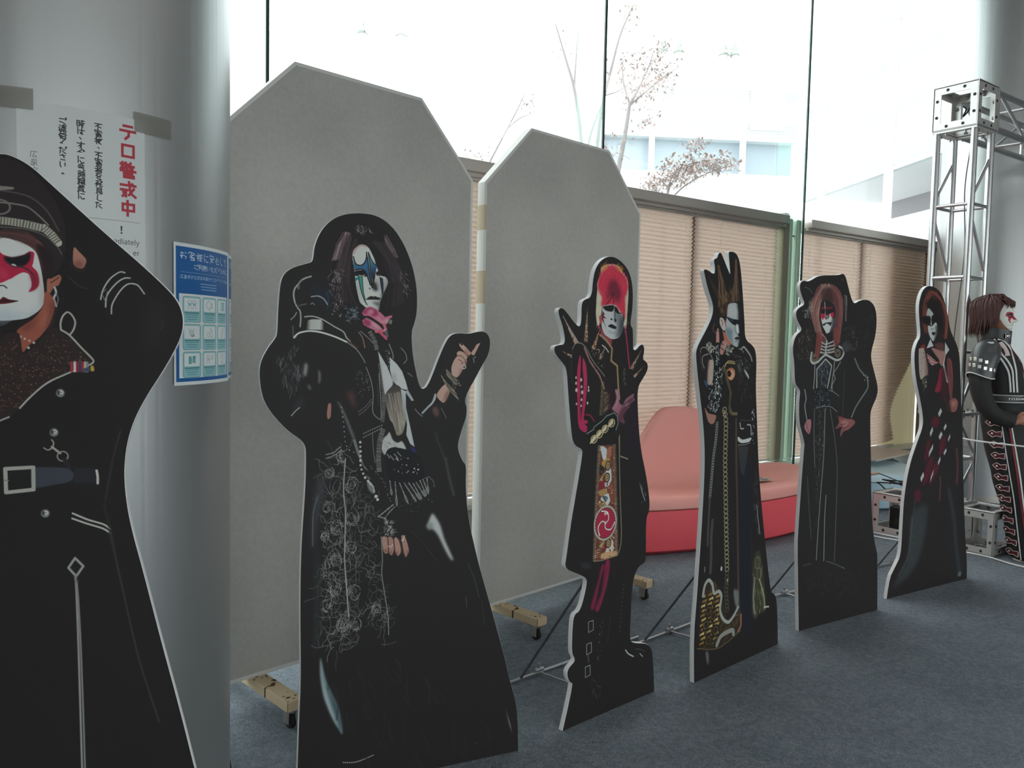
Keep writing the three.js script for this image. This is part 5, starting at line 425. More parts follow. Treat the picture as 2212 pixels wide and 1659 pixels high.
cutout('cutout of a figure with red and orange hair and horned shoulders', [1.941, 0, -2.261], 4.8,
  [19.2,181.7,24.4,180.5,28.9,177.6,31.5,173.5,32.6,168.6,32.6,161.8,31.7,157.4,31.8,155.2,33,154.3,33.3,152.3,33.5,149.3,33.7,145.5,35.6,145.5,37.8,147.5,39.8,147.9,40.8,145.7,39.8,141.9,41.3,141.2,43.1,140,43.2,137.4,40.5,134.2,37.2,130.6,37.5,123,39.7,106.9,44.5,93.6,47.1,83.3,47,78.5,45,76,45.9,58.5,44.7,57.2,41.2,56.4,38.5,52.7,37.3,45.9,37.2,35.1,37,26.6,39.2,24.6,47.6,22.5,50.7,20.2,52.4,16.3,54.2,0.5,-0.7,0.1,4.9,16.8,2.4,18.2,1,21,1.2,23.3,3.4,24.9,4.9,25.6,4.8,27.2,3.2,29.4,3.2,37.8,3.7,44.3,7.5,45,10.7,54.9,10.1,57.4,5.9,59.6,-0.2,62.3,-1.7,64.3,-1.1,67.1,0.9,79.7,2.8,88.8,6.4,106.3,5.6,108,2.6,109.1,0.5,111.5,-0.7,118.7,-2.4,130.4,-3.4,138.6,-5.9,140.9,-9.5,143.8,-10.3,146.3,-8.4,147.1,-4.2,147.4,-5.6,153.4,-8.4,158.6,-8.2,160.4,-6.5,160.8,-4.1,159.2,0.2,155.3,2.9,153.8,3.8,156.1,3.6,162.4,4.8,164.2,9,165.3,9.5,172.6,11.1,176.9,14.3,180.1], 9, paintHorns, wireStand(0.27, 0.05, 0.95, 0.16, 0.28));
cutout('cutout of a figure with tall spiked hair, holding up one gloved finger', [2.693, 0, -2.268], 5.6,
  [14.6,189.1,19.7,189,22.8,186,24.8,179.4,27,168.6,28.9,157.8,29.8,150.7,36.1,148.3,39,145.7,40.2,139.8,40.2,129.3,41.8,118,44.3,99.8,45.9,88.7,49.7,71.3,55,49.9,60.1,31.4,61.7,27.9,64.4,26.7,66.8,23.4,68.2,16.1,69.9,0.2,-0.3,-0.1,-2.2,14.7,-0.1,43.2,1.5,73.2,2.1,97.1,0.2,112.5,-4.6,131,-7.3,143,-7.2,146.2,-4.1,150.3,-0.3,154.7,3.5,160.1,4.2,163.9,3,166.9,-0.3,171.6,-3,177.5,-3.9,179.8,-1.9,180.1,4.1,178,4.6,181,3,184.8,5.7,185.2,6.6,187.5,8.3,188,9.8,186.3,14.1,181.1,16.4,178.4,15.3,183.6,14.3,187.9], 9, paintSpikes, wireStand(0.39, 0.12, 1.0, 0.19, 0.39));
cutout('cutout of a figure in long black coat with winged collar and silver breastplate', [3.63, 0, -2.387], -4.4,
  [4.3,184.1,13.9,184.9,20.6,185.3,23.6,186.4,26,185.3,28.3,180.4,32.3,172.6,34.8,171,38.6,172.8,43.8,173.8,49.1,172.8,53.1,169.4,54.8,163,54.3,154.4,51.2,146.5,51.1,142,54.5,135,58.5,127,58.5,121.7,54,115.2,52.7,111.1,55.3,88.5,55.5,84.9,57.9,60,60.9,43.5,65.1,33.3,65.6,31.9,68.1,0.2,0.8,-0.4,-3.2,44.6,-3,53.3,-2.1,78.7,-1.1,96.6,-0.9,98.2,-3,103.3,-5.9,109.6,-6.6,120,-5.9,125.4,-7.8,127.3,-10.4,129.2,-11.4,139.5,-13.2,146,-12.4,150.9,-10.5,153.9,-6.4,156.3,-9.1,159.3,-11.4,162.2,-11.9,165.2,-9.6,167.4,-5.1,169.2,-7.5,172.5,-9.5,176.2,-9.7,179.1,-7.7,181.1,-4.1,180.6,-1.3,181.4], 8, paintCoat, wireStand(0.42, 0.2, 1.05, 0.25, 0.45));
cutout('cutout of a figure with reddish hair, white shirt collar and dark patchwork trousers', [4.545, 0, -2.409], -4.7,
  [27.8,185.4,37.1,183.4,43,177.8,48.4,167.1,51.2,159,59.6,150.6,63.4,143.2,66.8,118.3,70.7,99.5,74.3,67.8,80.3,29.1,84,13.2,85.3,0,0,-0,0.9,11,7.1,18.5,12.1,24.8,12,42.7,12.3,60.8,16,78.3,22.7,92,28.1,101.3,27,108.6,22.7,119.3,17.5,131.2,14.9,145.1,17.5,151.7,21,154.8,18.8,164,17.1,173.2,19.2,180.4,22.7,184.1], 8, paintScarf, wireStand(0.72, 0.5, 1.25, 0.55, 0.72));

// ---------------------------------------------------------------- grey partition boards on castors
const panelGrey = mat([0.49, 0.475, 0.445], 0.7, 0, { map: fieldTexture(256, ((a, b) => (x, y, i) => { const v = 243 + (a[i] - 0.5) * 14 + (b[i] - 0.5) * 12; return [v, v, v]; })(grainC, grainN), true) });
const panelEdge = mat([0.66, 0.65, 0.62], 0.5), tapeTan = mat([0.5, 0.4, 0.27], 0.5), chippedWood = mat([0.72, 0.58, 0.4], 0.7, 0, { map: fieldTexture(256, ((a, b) => (x, y, i) => { const v = a[i] * 0.6 + b[i] * 0.4; return v > 0.72 ? [90, 74, 56] : [245, 240, 232]; })(noiseField(256, 40, 61), noiseField(256, 90, 62)), true) });
function partition(label, x, z, deg, tapes) {
  const t = thing('partition_board', label, 'partition', [x, 0, z], deg * D2R, 'grey partition boards on castors'), c = 0.32, w = 1.28, y0 = 0.12, y1 = 2.57, T = 0.052;
  const out = (k) => [[k, y0 + k], [w - k, y0 + k], [w - k, y1 - c - k * 0.41], [w - c - k * 0.41, y1 - k], [c + k * 0.41, y1 - k], [k, y1 - c - k * 0.41]];
  const sh = (k) => new THREE.Shape(out(k).map((p) => new THREE.Vector2(...p)));
  const uvScale = (g) => worldUV(g, 1.4, 0, 1);
  mesh('panel', uvScale(new THREE.ExtrudeGeometry(sh(0.014), { depth: T - 0.004, bevelEnabled: false }).translate(0, 0, -T + 0.002)), panelGrey, t);
  const ring = sh(0); ring.holes.push(new THREE.Path(out(0.013).reverse().map((p) => new THREE.Vector2(...p))));
  mesh('edge_trim', new THREE.ExtrudeGeometry(ring, { depth: T - 0.002, bevelEnabled: true, bevelSize: 0.001, bevelThickness: 0.001, bevelSegments: 1 }).translate(0, 0, -T + 0.001), panelEdge, t);
  for (const [y, h] of tapes) { const o = mesh('tape', [box(-0.0025, 0.0, y, y + h, -T, 0.0), box(-0.0025, 0.012, y, y + h, 0.0, 0.0028)], tapeTan, t); o.userData.label = 'strip of tan tape on the edge'; }
  for (const fx of [0.17, 1.08]) {
    const f = mesh('foot_bar', worldUV(rbox(fx - 0.035, fx + 0.035, 0.078, 0.119, -0.36, 0.29, 0.004), 0.9, 2, 0), chippedWood, t);
    for (const s of [-0.31, 0.24]) {
      const k = new THREE.Group(); k.name = 'castor'; k.position.set(fx, 0, s); t.add(k);
      mesh('wheel', [new THREE.CylinderGeometry(0.024, 0.024, 0.02, 18).rotateZ(Math.PI / 2).translate(0, 0.0245, 0.012), new THREE.TorusGeometry(0.02, 0.006, 6, 18).rotateY(Math.PI / 2).translate(0, 0.0265, 0.012)], M.rubber, k);
      mesh('fork', [box(-0.017, -0.013, 0.018, 0.068, -0.014, 0.024), box(0.013, 0.017, 0.018, 0.068, -0.014, 0.024), new THREE.CylinderGeometry(0.02, 0.02, 0.012, 14).translate(0, 0.071, 0), box(-0.03, 0.03, 0.073, 0.077, -0.03, 0.03)], M.rail, k);
    }
  }
  return t;
}
partition('grey partition board with chamfered corners, partly behind the pillar and the blue-faced cutout', 0.885, -3.084, 8.8, []);
partition('grey partition board with chamfered corners and tan tape on its left edge, behind the red-haired cutout', 2.214, -3.269, 8.8, [[2.02, 0.12], [1.66, 0.16]]);

// ---------------------------------------------------------------- notices on the pillar
function curvedSheet(name, label, cat, a0, a1, y0, y1, tex, r = 0.5, lift = 0.0025) {   // angles in degrees round the first pillar, seen from above, 0 along +x, towards +z positive
  const g = new THREE.BufferGeometry(), n = 24, pos = [], uv = [], idx = [];
  for (let j = 0; j <= 6; j++) for (let i = 0; i <= n; i++) { const a = lerp(a0, a1, i / n) * D2R, R = r + lift + (i === 0 || i === n ? 0.0012 : 0); pos.push(Math.cos(a) * R, lerp(y0, y1, j / 6), Math.sin(a) * R); uv.push(i / n, j / 6); }
  for (let j = 0; j < 6; j++) for (let i = 0; i < n; i++) { const q = j * (n + 1) + i; idx.push(q, q + 1, q + n + 2, q, q + n + 2, q + n + 1); }
  g.setAttribute('position', new THREE.Float32BufferAttribute(pos, 3)); g.setAttribute('uv', new THREE.Float32BufferAttribute(uv, 2)); g.setIndex(idx); g.computeVertexNormals();
  const t = thing(name, label, cat, [P1[0], 0, P1[1]]);
  mesh('sheet', g, mat([1, 1, 1], 0.45, 0, { map: tex, side: THREE.DoubleSide }), t);
  return t;
}
const NOTICE = { a0: 104, a1: 71.4, y0: 1.628, y1: 2.032 }, POSTER = { a0: 61.8, a1: 28, y0: 1.347, y1: 1.736 };
// brush strokes of the characters, each stroke a run of x y digits on a ten by ten grid
const GLYPH = {
  'テ': '2171 0494 545739', 'ロ': '11188881 1181', '警': '0141 1012 3032 1343 0412 4345 1424263626 6052 5282 7364 528595 0595 2676 2777 28298988 2878', '戒': '0292 0545 152819 3539 506799 8458 7182',
  '中': '127282 1216 167686 4049 1282 8286', '不': '0191 5215 4249 5586', '審': '4041 02008193 3241 1363 4346 5416 4575 26298986 2686 2989 4649 2777', '物': '2029 1133 0343 0645 5235 52924789 6346 7458', '・': '4455',
  '者': '1161 3034 0494 8108 26298986 2686 2777 2989', 'を': '1171 4114 14456567 8345275989', '発': '1141 411535 6083 7192 1464 3474 0686 3519 6568698998', '見': '21272767 218187 2373 2575 2777 3719 67698998', 'し': '3027385989', 'た': '0242 2119 5474 4657898', '時': '01080838 0131 3138 0434 5191 7063 4494 4686 7579686 5768',
  'は': '1019 3494 6069484757799', '、': '3456', 'す': '0292 504654354455 5659', 'ぐ': '6014549 7192 8183', 'に': '1019 4282 3647598988', '会': '5013 5083 3373 1575 4526 2686 7899', '館': '3011 3052 2343 1347 4347 1545 1719 4719 7071 52819 5262 525 6469 64949664 6696 697998 5292', '職': '0141 1118 3119 1434 1636 0847 5181 4393 5373 5568757 5558 7655 8099 9178', '員': '2030 20827022 2282 1374 1419 1474 7479 1676 1878 3809 6899',
  'ご': '1262 1657897 8183 9092', '連': '1122 0415 15170829 4191 4464 44738387 4353 4374 6029 6068 3787 2999', '絡': '2013 32041535 2529 1628 3747 6143 6181845 5394 46498986 4686 4989', 'く': '7025457', 'だ': '0242 2119 5474 4657898 8082 9091', 'さ': '1272 4065 27385878', 'い': '1116283 7276', '。': '37375746',
  '広': '5051 1191 1109 5338 3878 6689', '島': '4031 31713181 3181 2125 2383 2585 258789 5559 1619 2966 1949', '市': '5051 0292 2428 2484 8487 4249', 'お': '0252 2128 2805 055586789 7182', '客': '4041 02008193 4224 3373 7316 3589 36398986 3989 3676', '様': '2029 0343 2316 2436 5152 8172 4292 4494 4696 6269 4858 7889', '安': '4041 02008193 0494 4326 2678 6419',
  '心': '1417 3138398998 5256 8396', 'て': '0282 8245465989', '利': '5011 0353 3019 3316 3456 7177 9099', '用': '11192 1181 8189 1383 1585 4149', 'め': '1238 6027 16437496885', '文': '4041 0292 2568 7219', '化': '2003 1319 5058 58599998 8355', '交': '4041 0191 3213 6285 2489 7418', '流': '0112 0314 0719 6061 3191 5135 3585 4619 6669 8699', 'の': '4147 41155 4172857', 'コ': '1181 8188 1888', 'ナ': '0393 50559', 'ウ': '4041 1202 12828456', 'イ': '7014 4349', 'ル': '302519 6068 6894', 'ス': '1171 71459 5689', '対': '2021 0242 3109 1458 4292 7079 5456', '策': '1011 0242 5051 5292 0494 4549 1686 1618 4528 4589', 'で': '0282 8245465989 8385 9294', 'ま': '1282 1484 5059 5828284757 7789'
};
function writeGlyph(g, ch, x, y, s, w, sy = s) {
  if (!GLYPH[ch]) return; g.lineWidth = w; g.lineCap = 'square'; g.lineJoin = 'miter';
  for (const st of GLYPH[ch].split(' ')) { g.beginPath(); for (let i = 0; i + 1 < st.length; i += 2) { const a = x + (+st[i] + 0.5) / 10 * s, b = y + (+st[i + 1] + 0.5) / 10 * sy; i ? g.lineTo(a, b) : g.moveTo(a, b); } g.stroke(); }
}
const column = (g, text, x, y, s, w, pitch) => [...text].forEach((c, i) => writeGlyph(g, c, x, y + i * pitch, s, w));
const row = (g, text, x, y, s, w, pitch) => [...text].forEach((c, i) => writeGlyph(g, c, x + i * pitch, y, s, w));
{ const tex = canvasTexture(960, 1360, (g, w, h) => {
    g.fillStyle = '#cfd3d3'; g.fillRect(0, 0, w, h);
    g.strokeStyle = '#b01f33'; column(g, 'テロ警戒中', 750, 52, 134, 22, 161);
    g.strokeStyle = '#1d1d1f'; column(g, '不審物・不審者を発見した', 552, 90, 58, 8.5, 58.5); column(g, '時は、すぐに会館職員に', 420, 90, 58, 8.5, 58.5); column(g, 'ご連絡ください。', 290, 90, 58, 8.5, 58.5);
    g.strokeStyle = '#77797a'; column(g, '広島市', 88, 384, 56, 5, 62);
    g.fillStyle = '#55595a'; g.fillRect(60, 876, 860, 3);
    g.fillStyle = '#2b2d2e'; g.textAlign = 'right'; g.font = 'bold 92px sans-serif'; g.fillText('!', 770, 985); g.font = '62px sans-serif'; g.fillText('immediately', 910, 1072); g.fillText('er', 910, 1160);
  });
  const t = curvedSheet('warning_notice', 'white notice with red and black Japanese columns, taped to the metal pillar', 'notice', NOTICE.a0, NOTICE.a1, NOTICE.y0, NOTICE.y1, tex);
  const tp = (a, b, y0, y1) => { const g = new THREE.CylinderGeometry(0.5045, 0.5045, y1 - y0, 10, 1, true, Math.PI / 2 - b * D2R, (b - a) * D2R).translate(0, (y0 + y1) / 2, 0); mesh('tape', g, mat([0.55, 0.54, 0.5], 0.3, 0, { transmission: 0.75, thickness: 0, side: THREE.DoubleSide }), t); };
  tp(NOTICE.a0 - 4, NOTICE.a0 + 6, NOTICE.y1 - 0.02, NOTICE.y1 + 0.03); tp(NOTICE.a1 - 9, NOTICE.a1 + 3, NOTICE.y1 - 0.03, NOTICE.y1 + 0.02);
}
{ const icon = (g, k, x, y, s) => { g.strokeStyle = '#33444c'; g.lineWidth = 2.4; const L = (...p) => { g.beginPath(); for (let i = 0; i < p.length; i += 2) i ? g.lineTo(x + p[i] * s, y + p[i + 1] * s) : g.moveTo(x + p[i] * s, y + p[i + 1] * s); g.stroke(); }, C = (a, b, r, f) => { g.beginPath(); g.arc(x + a * s, y + b * s, r * s, 0, 7); if (f) { g.fillStyle = f; g.fill(); } g.stroke(); };
    if (k === 0) for (const o of [0.28, 0.72]) { C(o, 0.34, 0.18); g.fillStyle = '#7fc0c0'; g.fillRect(x + (o - 0.13) * s, y + 0.38 * s, 0.26 * s, 0.16 * s); L(o - 0.16, 0.85, o - 0.08, 0.55, o + 0.08, 0.55, o + 0.16, 0.85); }
    if (k === 1) { C(0.4, 0.45, 0.3); L(0.52, 0.7, 0.5, 0.95); L(0.7, 0.4, 0.86, 0.3, 0.9, 0.62, 0.74, 0.68, 0.7, 0.4); }
    if (k === 2) { g.fillStyle = '#8fcaca'; g.fillRect(x + 0.45 * s, y + 0.15 * s, 0.45 * s, 0.62 * s); L(0.25, 0.2, 0.9, 0.15, 0.9, 0.85, 0.4, 0.78, 0.25, 0.2); L(0.05, 0.85, 0.3, 0.7, 0.5, 0.8); }
    if (k === 3) for (let i = 0; i < 5; i++) L(0.2 + i * 0.12, 0.2 + (i % 2) * 0.1, 0.24 + i * 0.1, 0.55, 0.4 + i * 0.05, 0.82, 0.7, 0.8 - i * 0.04);
    if (k === 4) { L(0.6, 0.35, 0.86, 0.35, 0.88, 0.85, 0.58, 0.85, 0.6, 0.35); L(0.72, 0.35, 0.72, 0.2, 0.5, 0.2); L(0.1, 0.9, 0.2, 0.55, 0.42, 0.5, 0.48, 0.7, 0.3, 0.92); }
    if (k === 5) { L(0.35, 0.9, 0.55, 0.2, 0.72, 0.15, 0.62, 0.5, 0.45, 0.92, 0.35, 0.9); L(0.5, 0.45, 0.62, 0.48); }
    if (k === 6) { g.fillStyle = '#5fb0b4'; g.fillRect(x + 0.18 * s, y + 0.25 * s, 0.24 * s, 0.55 * s); g.fillRect(x + 0.55 * s, y + 0.2 * s, 0.26 * s, 0.5 * s); L(0.18, 0.25, 0.42, 0.25, 0.42, 0.8, 0.18, 0.8, 0.18, 0.25); L(0.45, 0.5, 0.58, 0.3, 0.82, 0.22, 0.8, 0.68, 0.55, 0.72, 0.45, 0.5); L(0.65, 0.8, 0.95, 0.7); }
    if (k === 7) { C(0.28, 0.32, 0.14); L(0.1, 0.85, 0.2, 0.5, 0.36, 0.5, 0.46, 0.85); L(0.4, 0.6, 0.7, 0.45); L(0.78, 0.2, 0.92, 0.2, 0.92, 0.5, 0.78, 0.5, 0.78, 0.2); }
    if (k === 8) { L(0.35, 0.35, 0.68, 0.35, 0.7, 0.85, 0.33, 0.85, 0.35, 0.35); L(0.2, 0.1, 0.4, 0.26); L(0.8, 0.1, 0.6, 0.26); L(0.5, 0.05, 0.5, 0.24); } };
  const draw = (g, w, h) => {
    g.fillStyle = '#dde2e3'; g.fillRect(0, 0, w, h); g.fillStyle = '#1c5f9e'; g.fillRect(22, 30, w - 44, 400); g.fillRect(22, 430, 30, h - 480); g.fillRect(w - 52, 430, 30, h - 480); g.fillRect(22, h - 62, w - 44, 32); g.strokeStyle = '#dde2e3'; g.lineWidth = 3; g.strokeRect(w - 40, 430, 6, h - 500);
    g.strokeStyle = '#d3dde6'; row(g, 'お客様に安心して', 62, 66, 74, 6, 86); row(g, 'ご利用いただくために', 200, 166, 54, 5, 56); g.fillStyle = '#a9c0d6'; g.fillRect(70, 244, 660, 2.5); g.strokeStyle = '#a9c3da'; row(g, '広島市文化交流会館でのコロナウイルス対策', 64, 268, 34, 3.6, 35); g.fillStyle = '#7fa3c6'; for (let i = 0; i < 3; i++) g.fillRect(280 + i * 6, 330 + i * 24, 240 - i * 10, 9);
    for (let k = 0; k < 9; k++) { const x = 88 + (k % 3) * 222, y = 452 + Math.floor(k / 3) * 240, W = 196, Hh = 222; g.fillStyle = '#8fc3c8'; g.strokeStyle = '#4a7a80'; g.lineWidth = 3; g.beginPath(); g.roundRect(x, y, W, Hh, 18); g.fill(); g.stroke(); g.fillStyle = '#dfe6e6'; g.beginPath(); g.roundRect(x + 14, y + 14, W - 28, 112, 10); g.fill(); icon(g, k, x + 40, y + 14, 112); g.fillStyle = '#54848c'; for (let i = 0; i < 4; i++) g.fillRect(x + 18 + i * 10, y + 136 + i * 20, W - 36 - i * 20, i ? 5 : 11); }
  };
  const tex = canvasTexture(800, 1220, draw);
  curvedSheet('guidance_poster', 'blue guidance poster with nine framed pictograms, on the pillar behind the raised elbow', 'poster', POSTER.a0, POSTER.a1, POSTER.y0, POSTER.y1, tex);
  curvedSheet('guidance_poster', 'second blue poster only peeking round the pillar edge, right of the pictogram poster', 'poster', POSTER.a1 - 0.4, POSTER.a1 - 34, POSTER.y0 + 0.005, POSTER.y1 - 0.004, tex);
}


// ---------------------------------------------------------------- moulded plastic sofas
function mouldedSofa(label, x0, x1, shellMat, baseMat, humps) {
  const t = thing('lounge_sofa', label, 'sofa', [x0, 0, 0]), w = x1 - x0, N = 56, shell = [], base = [];
  for (let i = 0; i <= N; i++) {
    const s = i / N, e = Math.min(s, 1 - s), k = Math.sqrt(clamp(1 - Math.pow(1 - Math.min(e / 0.13, 1), 2), 0.0004, 1)), zb = lerp(-4.05, -4.34, k), zf = lerp(-4.0, -3.62 - 0.3 * Math.pow(Math.abs(s - 0.52) * 2, 2.2), k), x = s * w, hs = lerp(0.3, 0.4, k), hb = Math.max(hs + 0.03, lerp(0.3, humps(s), k));
    const P = [[zf - 0.05, 0.0], [zf, 0.05], [zf + 0.012, 0.18], [zf, 0.31]], Q = [[zf, 0.315], [zf - 0.012, hs - 0.03], [zf - 0.06, hs], [lerp(zf, zb, 0.3), hs - 0.012], [lerp(zf, zb, 0.62), hs - 0.006], [zb + 0.15, lerp(hs, hb, 0.14)], [zb + 0.1, lerp(hs, hb, 0.5)], [zb + 0.075, lerp(hs, hb, 0.88)], [zb + 0.045, hb], [zb, hb - 0.012], [zb - 0.02, hb - 0.06], [zb - 0.02, 0.315]];
    const B = [[zf - 0.05, 0.0], [zf - 0.006, 0.03], [zf + 0.004, 0.15], [zf - 0.003, 0.31], [zf - 0.012, 0.314], [zb - 0.008, 0.314], [zb - 0.018, 0.2], [zb + 0.0, 0.0]];
    shell.push(spline2(Q, 40).map(([z, y]) => [x, y, z])); base.push(B.map(([z, y]) => [x, y, z]));
  }
  mesh('seat_shell', loft(shell), shellMat, t); mesh('base', toCreasedNormals(loft(base), 0.7), baseMat, t);
  return t;
}
const hump = (s, a, b, c, d, lo, hi) => lo + (hi - lo) * smooth(s, a, b) * (1 - smooth(s, c, d));
mouldedSofa('coral pink moulded plastic sofa with a tall wavy backrest, in front of the blinds', 3.72, 6.4, mat([0.97, 0.42, 0.37], 0.5), mat([0.98, 0.12, 0.15], 0.45), (s) => hump(s, 0.12, 0.37, 0.66, 0.81, 0.42, 0.97 - 0.16 * smooth(s, 0.42, 0.7)));
mouldedSofa('pale blue moulded plastic sofa behind the truss base', 6.72, 8.0, mat([0.55, 0.72, 0.8], 0.4), mat([0.42, 0.6, 0.7], 0.4), (s) => hump(s, 0.05, 0.3, 0.75, 0.95, 0.42, 0.43)).scale.y = 0.8;
{ const t = thing('leaflet', 'printed paper sheet lying on the pink sofa seat', 'leaflet', [5.3, 0.405, -3.96], -0.12);
  mesh('sheet', new THREE.PlaneGeometry(0.3, 0.21, 8, 1).rotateX(-Math.PI / 2), mat([1, 1, 1], 0.6, 0, { side: THREE.DoubleSide, map: canvasTexture(300, 210, (g, w, h) => { g.fillStyle = '#d9cfc8'; g.fillRect(0, 0, w, h); g.strokeStyle = '#6b5d58'; g.lineWidth = 3; g.strokeRect(8, 8, w - 16, h - 16); g.fillStyle = '#8a7d76'; g.fillRect(20, 22, 110, 26); g.fillRect(20, 150, 150, 34); g.fillStyle = '#a8423f'; g.fillRect(20, 62, 70, 70); g.fillStyle = '#5d5550'; for (let i = 0; i < 6; i++) g.fillRect(110 + (i % 3) * 58, 62 + (i > 2 ? 40 : 0), 44, 28); g.fillRect(190, 150, 84, 34); }) }), t); }

// ---------------------------------------------------------------- aluminium truss
const holeGeo = (p, n) => new THREE.CylinderGeometry(0.011, 0.011, 0.003, 12).applyQuaternion(new THREE.Quaternion().setFromUnitVectors(V(0, 1, 0), V(...n))).translate(...p);
function trussBlock(label, x, y, z, dark) {                          // a bolted corner cube of 0.32 m with flanged square windows, pivot at its low corner
  const t = thing('truss_block', label, 'truss block', [x, y, z]), s = 0.318, f = 0.055, h = 0.007, pl = [];
  const frame = (map) => [[0, s, 0, f], [0, s, s - f, s], [0, f, f, s - f], [s - f, s, f, s - f]].map(([a, b, c, d]) => map(a, b, c, d));
  const faces = [frame((a, b, c, d) => box(a, b, c, d, 0, h)), frame((a, b, c, d) => box(a, b, c, d, s - h, s)), frame((a, b, c, d) => box(0, h, a, b, c, d)), frame((a, b, c, d) => box(s - h, s, a, b, c, d)), frame((a, b, c, d) => box(a, b, 0, h, c, d)), frame((a, b, c, d) => box(a, b, s - h, s, c, d))];
  for (const q of faces) mesh('flange_plate', q, M.aluPlate, t);
  const rim = []; for (const u of [0, s]) for (const v of [0, s]) rim.push(bar([0, u, v], [s, u, v], 0.004), bar([u, 0, v], [u, s, v], 0.004), bar([u, v, 0], [u, v, s], 0.004));
  mesh('edge_weld', rim, M.alu, t);
  const bolts = [], holes = []; const q = f / 2;
  for (const [u, v] of [[q, 0.1], [q, s - 0.1], [s - q, 0.1], [s - q, s - 0.1], [0.1, q], [s - 0.1, q], [0.1, s - q], [s - 0.1, s - q]]) { holes.push(holeGeo([-0.001, u, v], [1, 0, 0]), holeGeo([u, v, s + 0.001], [0, 0, 1])); bolts.push(new THREE.SphereGeometry(0.013, 8, 6).translate(u, s - h - 0.004, v), new THREE.SphereGeometry(0.013, 8, 6).translate(u, h + 0.004, v), new THREE.SphereGeometry(0.013, 8, 6).translate(s - h - 0.004, u, v)); }
  mesh('bolt_hole', holes, M.hole, t).userData.kind = 'stuff'; mesh('bolt', bolts, M.bolt, t).userData.kind = 'stuff';
  return t;
}
function trussSection(label, pos, turnZ, len, rungs, diag) {         // four chords along +y of the group, 0.31 m square, turned flat when turnZ is set
  const t = thing('truss_section', label, 'truss', pos), W = 0.318, r = 0.0245, a = r + 0.002, b = W - a; if (turnZ) t.rotation.z = turnZ;
  for (const [x, z] of [[a, a], [a, b], [b, a], [b, b]]) mesh('chord', bar([x, 0.006, z], [x, len - 0.006, z], r, r, 20), M.alu, t);
  for (const y of rungs) { mesh('rung', bar([a, y, a], [a, y, b], 0.0125), M.alu, t); mesh('rung', bar([b, y, a], [b, y, b], 0.0125), M.alu, t); mesh('rung', bar([a, y, a], [b, y, a], 0.0125), M.alu, t); mesh('rung', bar([a, y, b], [b, y, b], 0.0125), M.alu, t); }
  for (const [y0, y1, s] of diag) for (const z of [a, b]) mesh('diagonal', s > 0 ? bar([a, y0, z], [b, y1, z], 0.0125) : bar([b, y0, z], [a, y1, z], 0.0125), M.alu, t);
  for (const y of [0, len - 0.012]) mesh('flange', [box(0, W, y, y + 0.012, 0, 0.05), box(0, W, y, y + 0.012, W - 0.05, W), box(0, 0.05, y, y + 0.012, 0.05, W - 0.05), box(W - 0.05, W, y, y + 0.012, 0.05, W - 0.05)], M.aluPlate, t);
  const bolts = []; for (const [u, v] of [[0.025, 0.09], [0.025, W - 0.09], [W - 0.025, 0.09], [W - 0.025, W - 0.09], [0.09, 0.025], [W - 0.09, 0.025], [0.09, W - 0.025], [W - 0.09, W - 0.025]]) bolts.push(bar([u, 0.012, v], [u, 0.03, v], 0.009), bar([u, len - 0.03, v], [u, len - 0.012, v], 0.009));
  mesh('bolt', bolts, M.bolt, t).userData.kind = 'stuff';
  return t;
}
const TX = 6.1, TZ = -3.062;
trussBlock('low square aluminium truss block on the carpet with a black box inside it', TX, 0.001, -3.389);
trussBlock('low square aluminium truss block on the carpet right under the truss tower', TX, 0.001, TZ);
trussBlock('low square aluminium truss block on the carpet beside the costumed mannequin', TX, 0.001, -2.735).scale.z = 0.8;
trussBlock('square aluminium corner block on top of the truss tower', TX, 3.088, TZ);
trussSection('lower length of the aluminium truss tower, standing on the base block', [TX, 0.324, TZ], 0, 0.67, [0.33], [[0.05, 0.3, 1], [0.36, 0.62, -1]]);
trussSection('upper length of the aluminium truss tower, carrying the corner block', [TX, 0.995, TZ], 0, 2.088, [0.46, 1.01, 1.54], [[0.04, 0.42, 1], [0.5, 0.92, -1], [1.05, 1.47, -1], [1.58, 1.9, 1]].map(([p, q, s]) => [p, q, s]));
trussSection('horizontal aluminium truss beam running right from the corner block', [TX + 0.324, 3.406, TZ], -Math.PI / 2, 2.6, [0.05, 0.6, 1.15, 1.7, 2.25], [[0.08, 0.55, 1], [0.63, 1.1, -1], [1.18, 1.65, 1], [1.73, 2.2, -1]]);
{ const t = thing('tower_cable', 'thin grey cable hanging down inside the truss tower', 'cable', [TX, 0, TZ]);
  mesh('cable', tubeAt([[0.2, 3.38, 0.22], [0.21, 3.1, 0.2], [0.19, 2.7, 0.17], [0.17, 2.2, 0.2], [0.15, 1.6, 0.17], [0.14, 1.0, 0.16], [0.13, 0.66, 0.15]], 0.004, 60), M.darkWire, t);
  mesh('cable_loop', [tubeAt([[0.2, 3.38, 0.22], [0.24, 3.3, 0.16], [0.27, 3.26, 0.12], [0.25, 3.23, 0.1], [0.23, 3.27, 0.13], [0.27, 3.31, 0.09]], 0.006, 40)], M.rubber, t); }
{ const t = thing('adapter_box', 'black power box inside the left truss block', 'power box', [6.27, 0.009, -3.235], 0.1); mesh('case', rbox(-0.05, 0.05, 0, 0.19, -0.075, 0.075, 0.008), M.rubber, t); mesh('lid', rbox(-0.052, 0.052, 0.165, 0.195, -0.077, 0.077, 0.008), M.black, t); mesh('socket', box(-0.052, -0.048, 0.06, 0.1, -0.03, 0.03), M.hole, t); }
